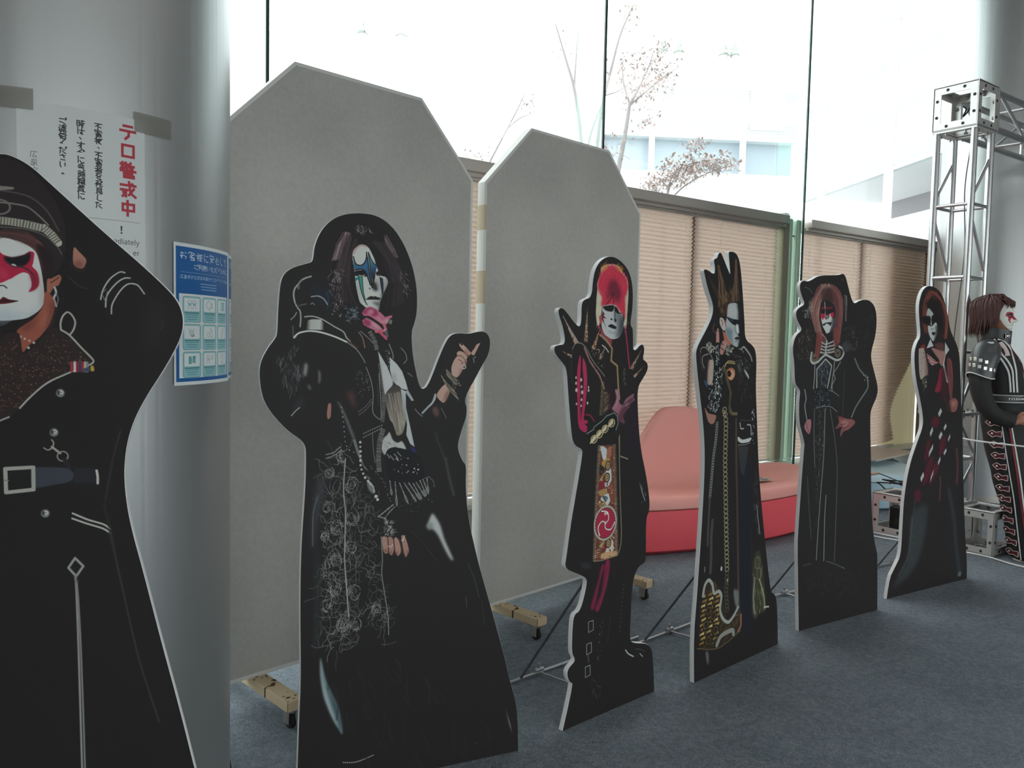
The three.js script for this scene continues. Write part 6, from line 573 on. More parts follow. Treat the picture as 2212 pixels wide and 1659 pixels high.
{ const t = thing('black_cable', 'tangle of thin black cables lying over the left truss block', 'cable', [6.1, 0.322, -3.39]);
  mesh('cable', [tubeAt([[0.3, 0.02, 0.3], [0.2, 0.06, 0.24], [0.12, 0.07, 0.1], [0.1, 0.06, -0.02], [0.2, 0.03, -0.05], [0.26, -0.02, -0.03]], 0.005), tubeAt([[0.3, 0.03, 0.28], [0.16, 0.09, 0.2], [0.06, 0.1, 0.1], [0.1, 0.09, 0.02], [0.22, 0.06, 0.1], [0.3, 0.05, 0.2]], 0.005), tubeAt([[0.3, 0.04, 0.2], [0.1, 0.08, 0.22], [0.05, 0.13, 0.08], [0.02, 0.15, 0.02]], 0.004), tubeAt([[0.05, 0.02, 0.3], [0.15, 0.05, 0.18], [0.2, 0.07, 0.05], [0.3, 0.03, -0.02]], 0.005)], M.rubber, t);
  mesh('plug', [bar([0.02, 0.15, 0.03], [-0.02, 0.13, -0.06], 0.012, 0.018, 12), bar([-0.02, 0.13, -0.06], [-0.03, 0.125, -0.1], 0.006, 0.004, 8)], mat([0.5, 0.36, 0.32], 0.5), t); }
{ const t = thing('sill_shelf', 'loose board over the sill below the blinds, behind the truss base', 'shelf', [7.35, 0, -4.06], 0.1);
  mesh('board', rbox(0, 0.95, 0.373, 0.394, -0.42, 0, 0.006), mat([0.5, 0.42, 0.36], 0.5), t); mesh('bracket', new THREE.ExtrudeGeometry(new THREE.Shape([V(0.4, 0.372), V(0.86, 0.372), V(0.86, 0.24)].map((p) => new THREE.Vector2(p.x, p.y))), { depth: 0.012, bevelEnabled: false }).translate(0, 0, -0.04), mat([0.3, 0.32, 0.3], 0.5), t); }
{ const t = thing('floor_cable', 'white cable looped on the carpet along the truss base', 'cable', [0, 0, 0]); mesh('cable', tubeAt([[6.02, 0.008, -3.75], [6.0, 0.008, -3.45], [5.93, 0.008, -3.3], [5.96, 0.008, -3.1], [6.03, 0.008, -2.95], [6.05, 0.008, -2.7], [6.06, 0.008, -2.5], [6.0, 0.008, -2.3], [6.0, 0.008, -2.0]], 0.006, 80), M.foamEdge, t); mesh('cable_branch', tubeAt([[6.03, 0.007, -3.6], [6.04, 0.007, -3.3], [6.06, 0.007, -3.05], [6.07, 0.007, -2.8]], 0.005, 40), M.foamEdge, t); }
const ROPE = [[6.108, 0.838, -2.79], [5.99, 0.833, -2.62], [5.98, 0.83, -2.28], [5.98, 0.825, -1.3]];
{ const t = thing('barrier_rope', 'thin white rope stretched from the truss tower across the front of the costumed mannequin', 'rope', [0, 0, 0]); mesh('rope', tubeAt(ROPE, 0.0055, 60), M.foamEdge, t);
  mesh('end_hook', new THREE.TorusGeometry(0.03, 0.003, 6, 24).rotateX(Math.PI / 2).translate(6.127, ROPE[0][1], -2.771), M.steel, t);
  mesh('post', [bar([ROPE[3][0], 0.012, ROPE[3][2]], [ROPE[3][0], ROPE[3][1] + 0.1, ROPE[3][2]], 0.018, 0.018, 16), new THREE.CylinderGeometry(0.15, 0.16, 0.02, 28).translate(ROPE[3][0], 0.011, ROPE[3][2]), new THREE.SphereGeometry(0.026, 14, 10).translate(ROPE[3][0], ROPE[3][1] + 0.11, ROPE[3][2])], M.steel, t); }

// ---------------------------------------------------------------- costumed mannequin (local +x is the way it faces, +z its right side)
{
  const t = thing('mannequin', 'mannequin with brown wig and red-white face paint in a long black coat', 'mannequin', [6.19, 0, -2.562], -66 * D2R);
  const cloth = mat([0.017, 0.016, 0.017], 0.75, 0, { sheen: 0.1, sheenColor: new THREE.Color(0.2, 0.2, 0.22), sheenRoughness: 0.6 }), leather = mat([0.055, 0.057, 0.062], 0.38), white = mat([0.74, 0.74, 0.74], 0.5), redTrim = mat([0.23, 0.025, 0.04], 0.6), skin = mat([0.42, 0.2, 0.13], 0.55), stud = mat([0.75, 0.74, 0.7], 0.25, 0.9), pinkPale = mat([0.66, 0.55, 0.53], 0.6);
  // height: centre, half depth, half width
  const R = [[0.0, 0.30, 0.165, 0.2], [0.05, 0.292, 0.163, 0.2], [0.3, 0.25, 0.158, 0.2], [0.57, 0.165, 0.16, 0.2], [0.8, 0.09, 0.145, 0.19], [0.99, 0.058, 0.144, 0.175], [1.15, 0.048, 0.136, 0.16], [1.25, 0.036, 0.138, 0.17], [1.36, 0.018, 0.14, 0.19], [1.44, -0.012, 0.132, 0.2], [1.49, -0.03, 0.112, 0.185], [1.525, -0.033, 0.09, 0.13], [1.56, -0.02, 0.075, 0.085]];
  const at = (h) => { let i = 0; while (i < R.length - 2 && R[i + 1][0] < h) i++; const k = clamp((h - R[i][0]) / (R[i + 1][0] - R[i][0]), 0, 1), s = k * k * (3 - 2 * k) * 0.4 + k * 0.6; return [1, 2, 3].map((j) => lerp(R[i][j], R[i + 1][j], s)); };
  const fold = (h, a) => 1 + 0.035 * smooth(0.95 - h, 0, 0.6) * Math.sin(a * 9 + h * 2) + 0.012 * Math.sin(a * 5 + h * 14) * smooth(h, 0.9, 1.1) * (1 - smooth(h, 1.4, 1.5));
  const on = (h, a, lift = 0) => { const [c, d, w] = at(h), f = fold(h, a); return [c + Math.cos(a) * (d * f + lift), h, Math.sin(a) * (w * f + lift)]; };
  const onX = (x, h, lift = 0.004) => { const [c, d] = at(h); return on(h, Math.acos(clamp((x - c) / d, -0.98, 0.98)), lift); };
  const rows = []; for (let j = 0; j <= 60; j++) { const h = lerp(0.02, 1.56, j / 60); rows.push(Array.from({ length: 56 }, (_, i) => on(h, (-i / 56) * Math.PI * 2))); }
  mesh('coat', loft(rows), cloth, t);
  mesh('base', [new THREE.CylinderGeometry(0.16, 0.165, 0.012, 40).translate(0.3, 0.007, 0.0), bar([0.3, 0.01, 0], [0.3, 0.1, 0], 0.015)], M.steel, t);
  const sleeve = (pts, radii) => { const c = new THREE.CatmullRomCurve3(pts.map((p) => V(...p))), N = 40, F = c.computeFrenetFrames(N), rings = []; for (let j = 0; j <= N; j++) { const o = c.getPoint(j / N), k = (j / N) * (radii.length - 1), i = Math.min(Math.floor(k), radii.length - 2), r = lerp(radii[i], radii[i + 1], k - i) * (1 + 0.035 * Math.sin(j * 1.4) * smooth(Math.abs(j / N - 0.5), 0.35, 0.0)); rings.push(Array.from({ length: 22 }, (_, q) => o.clone().addScaledVector(F.normals[j], Math.cos((q / 22) * 6.2832) * r).addScaledVector(F.binormals[j], Math.sin((q / 22) * 6.2832) * r).toArray())); } return loft(rings); };
  mesh('sleeve', sleeve([[-0.045, 1.47, 0.15], [-0.085, 1.4, 0.215], [-0.1, 1.24, 0.245], [-0.06, 1.1, 0.255], [-0.01, 1.035, 0.255], [0.05, 1.005, 0.245], [0.115, 0.99, 0.23]], [0.06, 0.078, 0.07, 0.064, 0.062, 0.056, 0.05]), cloth, t);
  mesh('sleeve', sleeve([[-0.045, 1.47, -0.15], [-0.02, 1.38, -0.22], [0.07, 1.26, -0.26], [0.16, 1.17, -0.265], [0.2, 1.12, -0.24], [0.21, 1.06, -0.2], [0.2, 1.02, -0.16]], [0.06, 0.08, 0.074, 0.07, 0.066, 0.056, 0.05]), cloth, t);
  // hands: palm, four unequal bent fingers and a thumb, grown together by a smooth field
  const hand = (o, fwd, up, side) => {
    const P = (a, b, c) => V(...o).addScaledVector(fwd, a).addScaledVector(up, b).addScaledVector(side, c), bones = [[P(0, 0, 0), P(0.05, -0.002, 0), 0.024, 0.026], [P(0.05, 0.018, 0), P(0.075, 0.02, 0), 0.016, 0.014], [P(0.045, -0.02, 0), P(0.072, -0.02, 0), 0.016, 0.013], [P(0.02, 0.02, 0.006), P(0.05, 0.045, 0.02), 0.013, 0.0105], [P(0.05, 0.045, 0.02), P(0.082, 0.046, 0.03), 0.0105, 0.008]];
    [[0.028, 0.03, 0.021], [0.01, 0.034, 0.024], [-0.009, 0.032, 0.022], [-0.027, 0.026, 0.018]].forEach(([b, l1, l2]) => { const A = P(0.072, b, 0), B = P(0.072 + l1 * 0.85, b - 0.004, 0.012), C = P(0.072 + l1 * 0.95, b - 0.007, 0.012 + l2), D = P(0.072 + l1 * 0.55, b - 0.008, 0.018 + l2 * 1.2); bones.push([A, B, 0.0105, 0.0095], [B, C, 0.0095, 0.0085], [C, D, 0.0085, 0.0075]); });
    const S = 0.09, C = P(0.055, 0, 0.008), n = 52, mc = new MarchingCubes(n, new THREE.MeshBasicMaterial(), false, false, 60000); mc.isolation = 0;
    for (let k = 0; k < n; k++) for (let j = 0; j < n; j++) for (let i = 0; i < n; i++) { const p = V((i - n / 2) / (n / 2), (j - n / 2) / (n / 2), (k - n / 2) / (n / 2)).multiplyScalar(S).add(C); let d = 0; for (const [a, b, r0, r1] of bones) { const ab = b.clone().sub(a), s = clamp(p.clone().sub(a).dot(ab) / ab.lengthSq(), 0, 1), q = p.distanceTo(a.clone().addScaledVector(ab, s)) - lerp(r0, r1, s); d += Math.exp(-q / 0.0022); } mc.field[k * n * n + j * n + i] = 0.0022 * Math.log(d + 1e-12); }
    mc.update(); const g = new THREE.BufferGeometry(), c = mc.count; g.setAttribute('position', new THREE.BufferAttribute(mc.positionArray.slice(0, c * 3), 3)); g.setAttribute('normal', new THREE.BufferAttribute(mc.normalArray.slice(0, c * 3), 3)); g.scale(S, S, S).translate(C.x, C.y, C.z); return g;
  };
  mesh('hand', hand([0.12, 0.988, 0.228], V(0.9, 0.28, -0.3).normalize(), V(-0.25, 0.95, 0.1).normalize(), V(0.2, -0.1, -0.95).normalize()), skin, t);
  mesh('hand', hand([0.2, 1.015, -0.155], V(-0.1, -0.3, 0.9).normalize(), V(0.2, 0.9, 0.3).normalize(), V(-0.95, 0.1, -0.1).normalize()), skin, t);
  // head: horizontal slices, front line of the face carried by a bump at the middle
  const HS = [[1.53, -0.055, 0.045, 0.05], [1.575, -0.055, 0.042, 0.05], [1.6, -0.06, 0.052, 0.05], [1.614, -0.065, 0.073, 0.046], [1.632, -0.075, 0.083, 0.056], [1.648, -0.085, 0.08, 0.061], [1.66, -0.09, 0.087, 0.064], [1.668, -0.095, 0.083, 0.066], [1.675, -0.1, 0.086, 0.067], [1.684, -0.105, 0.084, 0.069], [1.7, -0.115, 0.083, 0.07], [1.718, -0.122, 0.08, 0.071], [1.735, -0.126, 0.085, 0.0715], [1.76, -0.128, 0.086, 0.073], [1.79, -0.122, 0.078, 0.072], [1.815, -0.105, 0.06, 0.062], [1.835, -0.08, 0.03, 0.042], [1.845, -0.045, 0.0, 0.014]];
  const nose = (h) => 0.03 * Math.exp(-(((h - 1.686) / 0.011) ** 2)) + 0.014 * Math.exp(-(((h - 1.705) / 0.016) ** 2));
  const headAt = (h, a) => { let i = 0; while (i < HS.length - 2 && HS[i + 1][0] < h) i++; const k = clamp((h - HS[i][0]) / (HS[i + 1][0] - HS[i][0]), 0, 1), [xb, xf, w] = [1, 2, 3].map((j) => lerp(HS[i][j], HS[i + 1][j], k)), c = (xb + xf) / 2, d = (xf - xb) / 2, ca = Math.cos(a), sa = Math.sin(a), e = 0.88; const y = Math.sign(sa) * Math.pow(Math.abs(sa), e) * w, x = c + Math.sign(ca) * Math.pow(Math.abs(ca), e) * d; const eye = -0.009 * Math.exp(-(((h - 1.722) / 0.011) ** 2)) * Math.exp(-(((Math.abs(a) - 0.5) / 0.2) ** 2)), n2 = Math.exp(-((a / (0.17 + 0.06 * smooth(1.7 - h, 0, 0.02))) ** 2)); return [x + nose(h) * n2 + eye, h, y]; };
  const hr = []; for (let j = 0; j <= 90; j++) { const h = lerp(1.53, 1.845, j / 90); hr.push(Array.from({ length: 96 }, (_, i) => headAt(h, Math.PI - (i / 96) * 2 * Math.PI))); }
  const face = canvasTexture(1024, 1024, (g, w, h) => {                              // u: round the head, front at the middle; v: height 1.53 to 1.845
    const X = (a) => (0.5 - a / 6.2832) * w, Y = (y) => (1 - (y - 1.53) / 0.315) * h, poly = (c, p, bl = 0) => { for (const s of [1, -1]) { g.filter = bl ? `blur(${bl}px)` : 'none'; g.fillStyle = c; g.beginPath(); p.forEach(([a, y], i) => (i ? g.lineTo(X(a * s), Y(y)) : g.moveTo(X(a * s), Y(y)))); g.closePath(); g.fill(); } g.filter = 'none'; };
    g.fillStyle = '#a06a50'; g.fillRect(0, 0, w, h);
    poly('#e4e6de', [[0, 1.612], [0.5, 1.612], [0.95, 1.63], [1.3, 1.66], [1.45, 1.7], [1.4, 1.75], [1.1, 1.8], [0, 1.82]]);
    poly('#a51f34', [[0, 1.74], [0.18, 1.738], [0.4, 1.742], [0.75, 1.748], [1.0, 1.742], [1.05, 1.72], [0.85, 1.71], [0.72, 1.695], [0.6, 1.67], [0.64, 1.69], [0.56, 1.7], [0.35, 1.704], [0.2, 1.692], [0.08, 1.694], [0, 1.694]]); poly('#a51f34', [[0.72, 1.712], [0.86, 1.7], [0.86, 1.685], [0.72, 1.668], [0.6, 1.666], [0.7, 1.682]]);
    poly('#efe7e2', [[0.1, 1.752], [0.3, 1.744], [0.6, 1.75], [0.72, 1.775], [0.6, 1.8], [0.2, 1.806]], 3); poly('#1d1517', [[0.24, 1.722], [0.4, 1.732], [0.66, 1.734], [0.86, 1.73], [0.72, 1.716], [0.5, 1.712], [0.34, 1.714]]);
    for (const s of [1, -1]) { g.fillStyle = '#dedbd4'; g.beginPath(); g.ellipse(X(0.5 * s), Y(1.7215), 22, 10, 0, 0, 7); g.fill(); g.fillStyle = '#2a1c18'; g.beginPath(); g.arc(X(0.48 * s), Y(1.7215), 9, 0, 7); g.fill(); }
    poly('#6d2a2e', [[0, 1.667], [0.1, 1.6685], [0.34, 1.661], [0.15, 1.652], [0, 1.65]]); g.strokeStyle = '#2a1517'; g.lineWidth = 3; g.beginPath(); g.moveTo(X(-0.32), Y(1.6605)); g.quadraticCurveTo(X(0), Y(1.6595), X(0.32), Y(1.6605)); g.stroke(); poly('#55393a', [[0.07, 1.678], [0.14, 1.679], [0.12, 1.6765]]);
  });
  mesh('head', loft(hr), mat([1, 1, 1], 0.5, 0, { map: face }), t);
  const ear = (s) => new THREE.SphereGeometry(0.024, 14, 10).scale(0.75, 1.25, 0.4).translate(-0.03, 1.7, s * 0.072); mesh('ear', ear(1), skin, t); mesh('ear', ear(-1), skin, t);
  // wig: a cap under some hundred tapering locks
  const hairMat = mat([0.075, 0.026, 0.022], 0.55), capRows = []; for (let j = 0; j <= 20; j++) { const h = lerp(1.66, 1.868, j / 20), k = Math.sqrt(Math.max(0.0, 1 - Math.pow(clamp((h - 1.72) / 0.15, 0, 1), 2.2))); capRows.push(Array.from({ length: 32 }, (_, i) => { const a = (-i / 32) * 6.2832, fr = Math.cos(a); const front = fr > 0 ? lerp(0.108, 0.052, smooth(1.8 - h, -0.01, 0.03)) * smooth(h, 1.66, 1.8) + 0.03 * (1 - smooth(h, 1.66, 1.8)) : 0.132; return [-0.035 + fr * front * k, h, Math.sin(a) * 0.088 * k]; })); }
  mesh('wig_cap', loft(capRows), hairMat, t);
  const locks = []; for (let i = 0; i < 330; i++) {
    const a = i % 9 === 0 ? rr(-0.9, 0.9) : lerp(1.12, 2 * Math.PI - 1.12, (i + rr(0, 1)) / 330), crown = V(-0.03 + rr(-0.05, 0.05), 1.868 + rr(-0.006, 0.006), rr(-0.035, 0.035)), fr = Math.cos(a), sd = Math.sin(a), back = smooth(-fr, -0.2, 0.8), fringe = fr > 0.4, end = fringe ? rr(1.765, 1.8) : lerp(1.665, 1.59, back) + rr(-0.035, 0.035), out = rr(0.99, 1.08), sh = (k) => V(-0.035 + fr * (fringe ? 0.118 : fr > 0 ? lerp(0.1, 0.062, k) : 0.138) * out, 0, sd * 0.093 * out);
    const m = sh(0.2).setY(1.81 + rr(-0.015, 0.015)), q = sh(0.7).setY(lerp(1.81, end, 0.5)), e = sh(1).multiplyScalar(fringe ? 1 : lerp(1.0, 0.92, back)).setY(end).add(V(rr(-0.015, 0.012) - 0.012 * back, 0, rr(-0.01, 0.01)));
    const c = new THREE.CatmullRomCurve3([crown, m, q, e]), N = 9, rings = []; for (let j = 0; j <= N; j++) { const o = c.getPoint(j / N), tn = c.getTangent(j / N), n1 = V(o.x + 0.035, 0, o.z).normalize().cross(tn).normalize(), n2 = n1.clone().cross(tn), wd = 0.0085 * Math.sin(Math.PI * clamp(0.25 + (j / N) * 0.74, 0, 1)) * rr(0.85, 1.15) + 0.0006; rings.push(Array.from({ length: 5 }, (_, k2) => o.clone().addScaledVector(n1, Math.cos(k2 * 1.2566) * wd).addScaledVector(n2, Math.sin(k2 * 1.2566) * wd * 0.45).toArray())); }
    locks.push(loft(rings));
  }
  mesh('wig', locks, hairMat, t).userData.kind = 'stuff';
  // stand-up collar with its badge
  const col = []; for (const [h, k] of [[1.535, 1], [1.6, 1.02], [1.632, 1.04], [1.632, 0.98], [1.6, 0.96], [1.54, 0.94]]) col.push(Array.from({ length: 40 }, (_, i) => { const a = (-i / 40) * 6.2832, f = Math.cos(a); return [-0.012 + f * 0.092 * k, h - 0.018 * smooth(f, 0.2, 1) + 0.006 * smooth(-f, 0, 1), Math.sin(a) * 0.078 * k]; }));
  mesh('collar', loft(col, true, false), leather, t);
  const badge = mesh('collar_badge', rbox(-0.021, 0.021, -0.016, 0.016, -0.002, 0.002, 0.002), cloth, t); badge.position.set(0.053, 1.577, 0.064); badge.rotation.y = 52 * D2R;
  const outline = (w, h, r) => mergeGeometries([[-w, -h, w, -h], [w, -h, w, h], [w, h, -w, h], [-w, h, -w, -h]].map(([a, b, c, d]) => bar([a, b, 0.0025], [c, d, 0.0025], r, r, 6)));
  mesh('badge_border', outline(0.02, 0.0152, 0.0013), stud, badge); mesh('badge_mark', mergeGeometries([-0.006, 0.006].flatMap((x) => [bar([x - 0.004, -0.008, 0.003], [x - 0.004, 0.006, 0.003], 0.0015, 0.0015, 5), bar([x - 0.004, 0.006, 0.003], [x + 0.003, -0.006, 0.003], 0.0015, 0.0015, 5), bar([x + 0.003, -0.006, 0.003], [x + 0.003, 0.008, 0.003], 0.0015, 0.0015, 5)])), stud, badge);
  // shoulder cap with white piping and square studs, lying over the upper sleeve
  const capCurve = new THREE.CatmullRomCurve3([V(-0.05, 1.512, 0.105), V(-0.06, 1.475, 0.165), V(-0.085, 1.4, 0.217), V(-0.1, 1.285, 0.243)]), CN = 18, CF = capCurve.computeFrenetFrames(CN), capR = [0.05, 0.08, 0.092, 0.09, 0.086];
  const capRing = (j, lift = 0) => { const o = capCurve.getPoint(j / CN), k = (j / CN) * 4, i = Math.min(Math.floor(k), 3), r = lerp(capR[i], capR[i + 1], k - i) + lift; return Array.from({ length: 32 }, (_, q) => { const p = o.clone().addScaledVector(CF.normals[j], Math.cos((q / 32) * 6.2832) * r).addScaledVector(CF.binormals[j], Math.sin((q / 32) * 6.2832) * r); p.y -= 0.012 * Math.sin(q * 0.39) * (j / CN); return p.toArray(); }); };
  mesh('shoulder_cap', loft(Array.from({ length: CN + 1 }, (_, j) => capRing(j)), true, false), mat([0.06, 0.062, 0.068], 0.35, 0, { side: THREE.DoubleSide }), t);
  mesh('piping', new THREE.TubeGeometry(new THREE.CatmullRomCurve3(capRing(CN, 0.001).map((p) => V(...p)), true), 90, 0.0045, 6, true), white, t);
  for (const dir of [1, -1]) mesh('piping', tubeAt(Array.from({ length: CN - 3 }, (_, j) => { const ring = capRing(j + 3, 0.001); return ring.reduce((m, p) => ((p[0] - p[2] * 0.35 * dir) * dir > (m[0] - m[2] * 0.35 * dir) * dir ? p : m)); }), 0.0042, 60), white, t);
  for (const [j, off] of [[CN - 3, 0], [CN - 5, 0]]) capRing(j, 0.002).forEach((p, q) => { const o = capCurve.getPoint(j / CN), d = V(...p).sub(o).normalize(); if (q % 2 || d.z < 0.25 || (j === CN - 5 && d.x > 0.35)) return; const st = mesh('square_stud', rbox(-0.0105, 0.0105, -0.0125, 0.0125, -0.003, 0.003, 0.0025), stud, t); st.position.set(...p); st.rotation.y = Math.atan2(d.x, d.z); });
  { const p = capRing(6, 0.003).reduce((m, q) => (q[2] > m[2] ? q : m)); mesh('shoulder_label', rbox(-0.02, 0.02, -0.006, 0.006, -0.002, 0.002, 0.001).rotateY(-0.2).translate(p[0], p[1], p[2]), white, t); }
  // braid on the chest, front seam, belt
  const px = (x, y) => [(x - 2150 + 0.058 * (y - 690)) / 308, (1205 - y) / 308], run = (list, lift = 0.005) => list.map(([x, y]) => onX(...px(x, y), lift));
  const flat = (pts, w, lift = 0.003) => { const c = new THREE.CatmullRomCurve3(pts.map((p) => V(...p))), N = 48, rings = []; for (let j = 0; j <= N; j++) { const o = c.getPoint(j / N), tn = c.getTangent(j / N), n = V(o.x - at(o.y)[0], 0, o.z).normalize(), s = n.clone().cross(tn).normalize(); rings.push([[1, 1], [0, 1], [-1, 1], [-1, -1], [0, -1], [1, -1]].map(([a, b]) => o.clone().addScaledVector(s, a * w).addScaledVector(n, b * lift * (a ? 0.4 : 1)).toArray())); } return loft(rings); };
  for (const l of [[[2132, 729], [2140, 741], [2145, 759], [2156, 778], [2164, 796], [2167, 818], [2168, 840]], [[2139, 727], [2148, 741], [2151, 757], [2162, 772], [2171, 792], [2173, 816], [2174, 840]], [[2146, 727], [2160, 734], [2168, 746], [2173, 765], [2178, 792], [2179, 816], [2180, 840]]]) { mesh('braid', flat(run(l), 0.0065), white, t); }
  mesh('chest_panel', flat(run([[2149, 734], [2155, 742], [2160, 752], [2163, 762]], 0.004), 0.017), pinkPale, t);
  mesh('front_seam', flat(run([[2170, 730], [2183, 747], [2192, 775], [2195, 810], [2196, 843]]), 0.0045), redTrim, t);
  const belt = []; for (const [h, l] of [[1.113, 0.004], [1.116, 0.012], [1.16, 0.012], [1.163, 0.004]]) belt.push(Array.from({ length: 56 }, (_, i) => on(h, (-i / 56) * 6.2832, l))); mesh('belt', loft(belt, true, false), leather, t);
  for (const h of [1.114, 1.162]) mesh('belt_piping', new THREE.TubeGeometry(new THREE.CatmullRomCurve3(Array.from({ length: 40 }, (_, i) => V(...on(h, (i / 40) * 6.2832, 0.011))), true), 90, 0.003, 6, true), white, t);
  for (let i = 0; i < 13; i++) { const p = on(1.138, lerp(0.1, 1.35, i / 12), 0.013); mesh('belt_stud', new THREE.SphereGeometry(0.007, 8, 6).scale(0.8, 1.5, 0.8).translate(...p), stud, t); }
  // coat tails: trims, thirteen pointed tabs each with border and stud
  const trim = [[2151, 904], [2158, 964], [2165, 1015], [2172, 1065], [2179, 1130], [2185, 1198]], band = [[2164, 909], [2172, 968], [2179, 1020], [2185, 1077], [2193, 1145], [2199, 1200]];
  mesh('tail_piping', flat(run(trim), 0.0035), white, t); mesh('tail_band', flat(run(band), 0.0062), redTrim, t); mesh('tail_piping', flat(run(band.map(([x, y]) => [x + 4.5, y])), 0.005), white, t); mesh('tail_piping', flat(run([[2196, 900], [2200, 960], [2205, 1010], [2212, 1100]]), 0.0035), redTrim, t);
  for (let k = 0; k < 13; k++) {
    const s = k / 12, y = lerp(907.5, 1187, s), x0 = lerp(2123, 2157, Math.pow(s, 0.92)), x1 = lerp(2149, 2181.5, Math.pow(s, 1.02)), P = [[x0, y], [x0 + (x1 - x0) * 0.34, y - 7], [x0 + (x1 - x0) * 0.6, y - 3.4], [x1, y - 6], [x1, y + 6], [x0 + (x1 - x0) * 0.6, y + 4.4], [x0 + (x1 - x0) * 0.34, y + 8]].map(([x, yy]) => onX(...px(x, yy), 0.006)), c = [0, 1, 2].map((q) => P.reduce((u, p) => u + p[q], 0) / 7), n = V(c[0] - at(c[1])[0], 0, c[2]).normalize().multiplyScalar(0.004).toArray();
    const lift = (f) => P.map((p) => p.map((v, q) => v + n[q] * f)), tab = mesh('tab', loft([lift(-0.8), lift(0.6)]), mat([0.12, 0.014, 0.026], 0.7), t);
    mesh('tab_border', new THREE.TubeGeometry(new THREE.CatmullRomCurve3(lift(0.8).map((p) => V(...p)), true, 'catmullrom', 0.08), 56, 0.0026, 5, true), pinkPale, tab);
    const so = onX(...px(lerp(x0, x1, 0.37), y), 0.012); mesh('tab_stud', new THREE.SphereGeometry(0.0085, 10, 8).translate(...so), stud, tab);
  }
  for (let k = 0; k < 4; k++) mesh('waist_tab', flat(run([[2112 + k * 6, 872 + k * 8], [2120 + k * 5, 876 + k * 7.5], [2128 + k * 4, 882 + k * 7]]), 0.004), k ? white : redTrim, t);
}

// ---------------------------------------------------------------- outside: pavement, office wings, topiary, young trees
// courtyard axes: u to the right, v away
const UX = 0.8634, UZ = 0.50453, court = (u, y, v) => [UX * u + UZ * v, y, UZ * u - UX * v];
const paving = mat([0.45, 0.45, 0.44], 0.9), asphalt = mat([0.2, 0.2, 0.2], 0.95);
struct('pavement', box(-160, 220, -0.3, -0.02, -260, -4.9), paving);
struct('pavement', box(-40, 50, -0.3, -0.02, 8.2, 90), asphalt);
const K = 1.75, H = (y) => 1.5 + (y - 1.5) * K;
const facadeWhite = mat([0.84, 0.85, 0.86], 0.7), louverGrey = mat([0.62, 0.67, 0.68], 0.6), bandGrey = mat([0.7, 0.76, 0.77], 0.7), darkGlass = mat([0.36, 0.42, 0.46], 0.3), soffit = mat([0.3, 0.29, 0.3], 0.8), tealGlass = mat([0.6, 0.67, 0.67], 0.35), doorGlass = mat([0.3, 0.36, 0.37], 0.3);
function wing(label) { const t = thing('office_building', label, 'building'); t.rotation.y = -30.3 * D2R; return t; }   // local x = u, local z = -v
{ // far wing
  const t = wing('white office building across the courtyard, with cone trees on its roof'), v = -45 * K, u0 = -40, u1 = 21 * K;
  mesh('wall', [box(u0, u1, 0, H(11.1), v - 20, v), box(u0, u1, H(13.05), H(17.6), v - 20, v), box(u0, 9.6 * K, H(11.1), H(13.05), v - 20, v)], facadeWhite, t);
  mesh('window_band', box(9.6 * K, u1, H(11.1), H(13.05), v - 3, v - 1.2), darkGlass, t);
  mesh('soffit', box(9.6 * K, u1, H(13.0), H(13.05), v - 3, v), louverGrey, t);
  for (const u of [12.4, 17.75]) mesh('column', box(u * K - 0.22, u * K + 0.22, u > 15 ? H(8) : H(11.1), u > 15 ? H(16) : H(13.1), v - 0.2, v + 0.35), facadeWhite, t);
  for (const y of [13.3, 15.2]) for (let k = 0; k < 5; k++) mesh('louver', box(10 * K, u1, H(y + k * 0.14), H(y + k * 0.14 + 0.07), v, v + 0.12), louverGrey, t);
  for (const y of [9.2, 9.5]) mesh('railing', box(13 * K, u1, H(y), H(y + 0.06), v + 0.9, v + 1.0), louverGrey, t);
  mesh('glass_bay', [box(18.1 * K, 20.2 * K, H(13.6), H(17.2), v, v + 0.2)], tealGlass, t);
  mesh('roof_railing', [box(u0, u1, H(17.95), H(18.0), v - 0.15, v - 0.1)], facadeWhite, t);
}
{ // right wing, seen along its length
  const t = wing('white office building on the right of the courtyard with louvred bands above a dark entrance'), u = 21 * K;
  mesh('wall', box(u, u + 14, H(9.6), H(23), -44 * K, -18 * K), facadeWhite, t);
  mesh('ground_floor', box(u + 9, u + 14, 0, H(9.6), -44 * K, -18 * K), soffit, t);
  mesh('entrance_glass', box(u + 8.8, u + 9, 0, H(8.6), -36 * K, -18 * K), doorGlass, t);
  for (const y of [9.68, 11.83, 13.98, 16.23, 18.13, 20.28]) mesh('band', box(u - 0.07, u + 0.01, H(y), H(y + 0.7), -44 * K, -18 * K), bandGrey, t);
  mesh('soffit_edge', box(u - 0.1, u + 0.4, H(9.45), H(9.6), -44 * K, -18 * K), louverGrey, t);
  for (const y of [9.7, 11.85, 14.0, 16.25, 18.15, 20.3]) for (let k = 0; k < 5; k++) mesh('louver', box(u - 0.14, u, H(y + k * 0.14), H(y + k * 0.14 + 0.07), -44 * K, -18 * K), louverGrey, t);
  for (const v of [41.5, 35.15, 29, 23]) mesh('column', box(u - 0.5, u - 0.05, 0, H(23), -v * K - 0.3, -v * K + 0.3), facadeWhite, t);
  mesh('low_wall', box(u - 0.3, u, 0, H(7.2), -34.8 * K, -18 * K), facadeWhite, t);
}
const coneGreen = mat([0.3, 0.34, 0.29], 0.95), potDark = mat([0.42, 0.41, 0.4], 0.8);
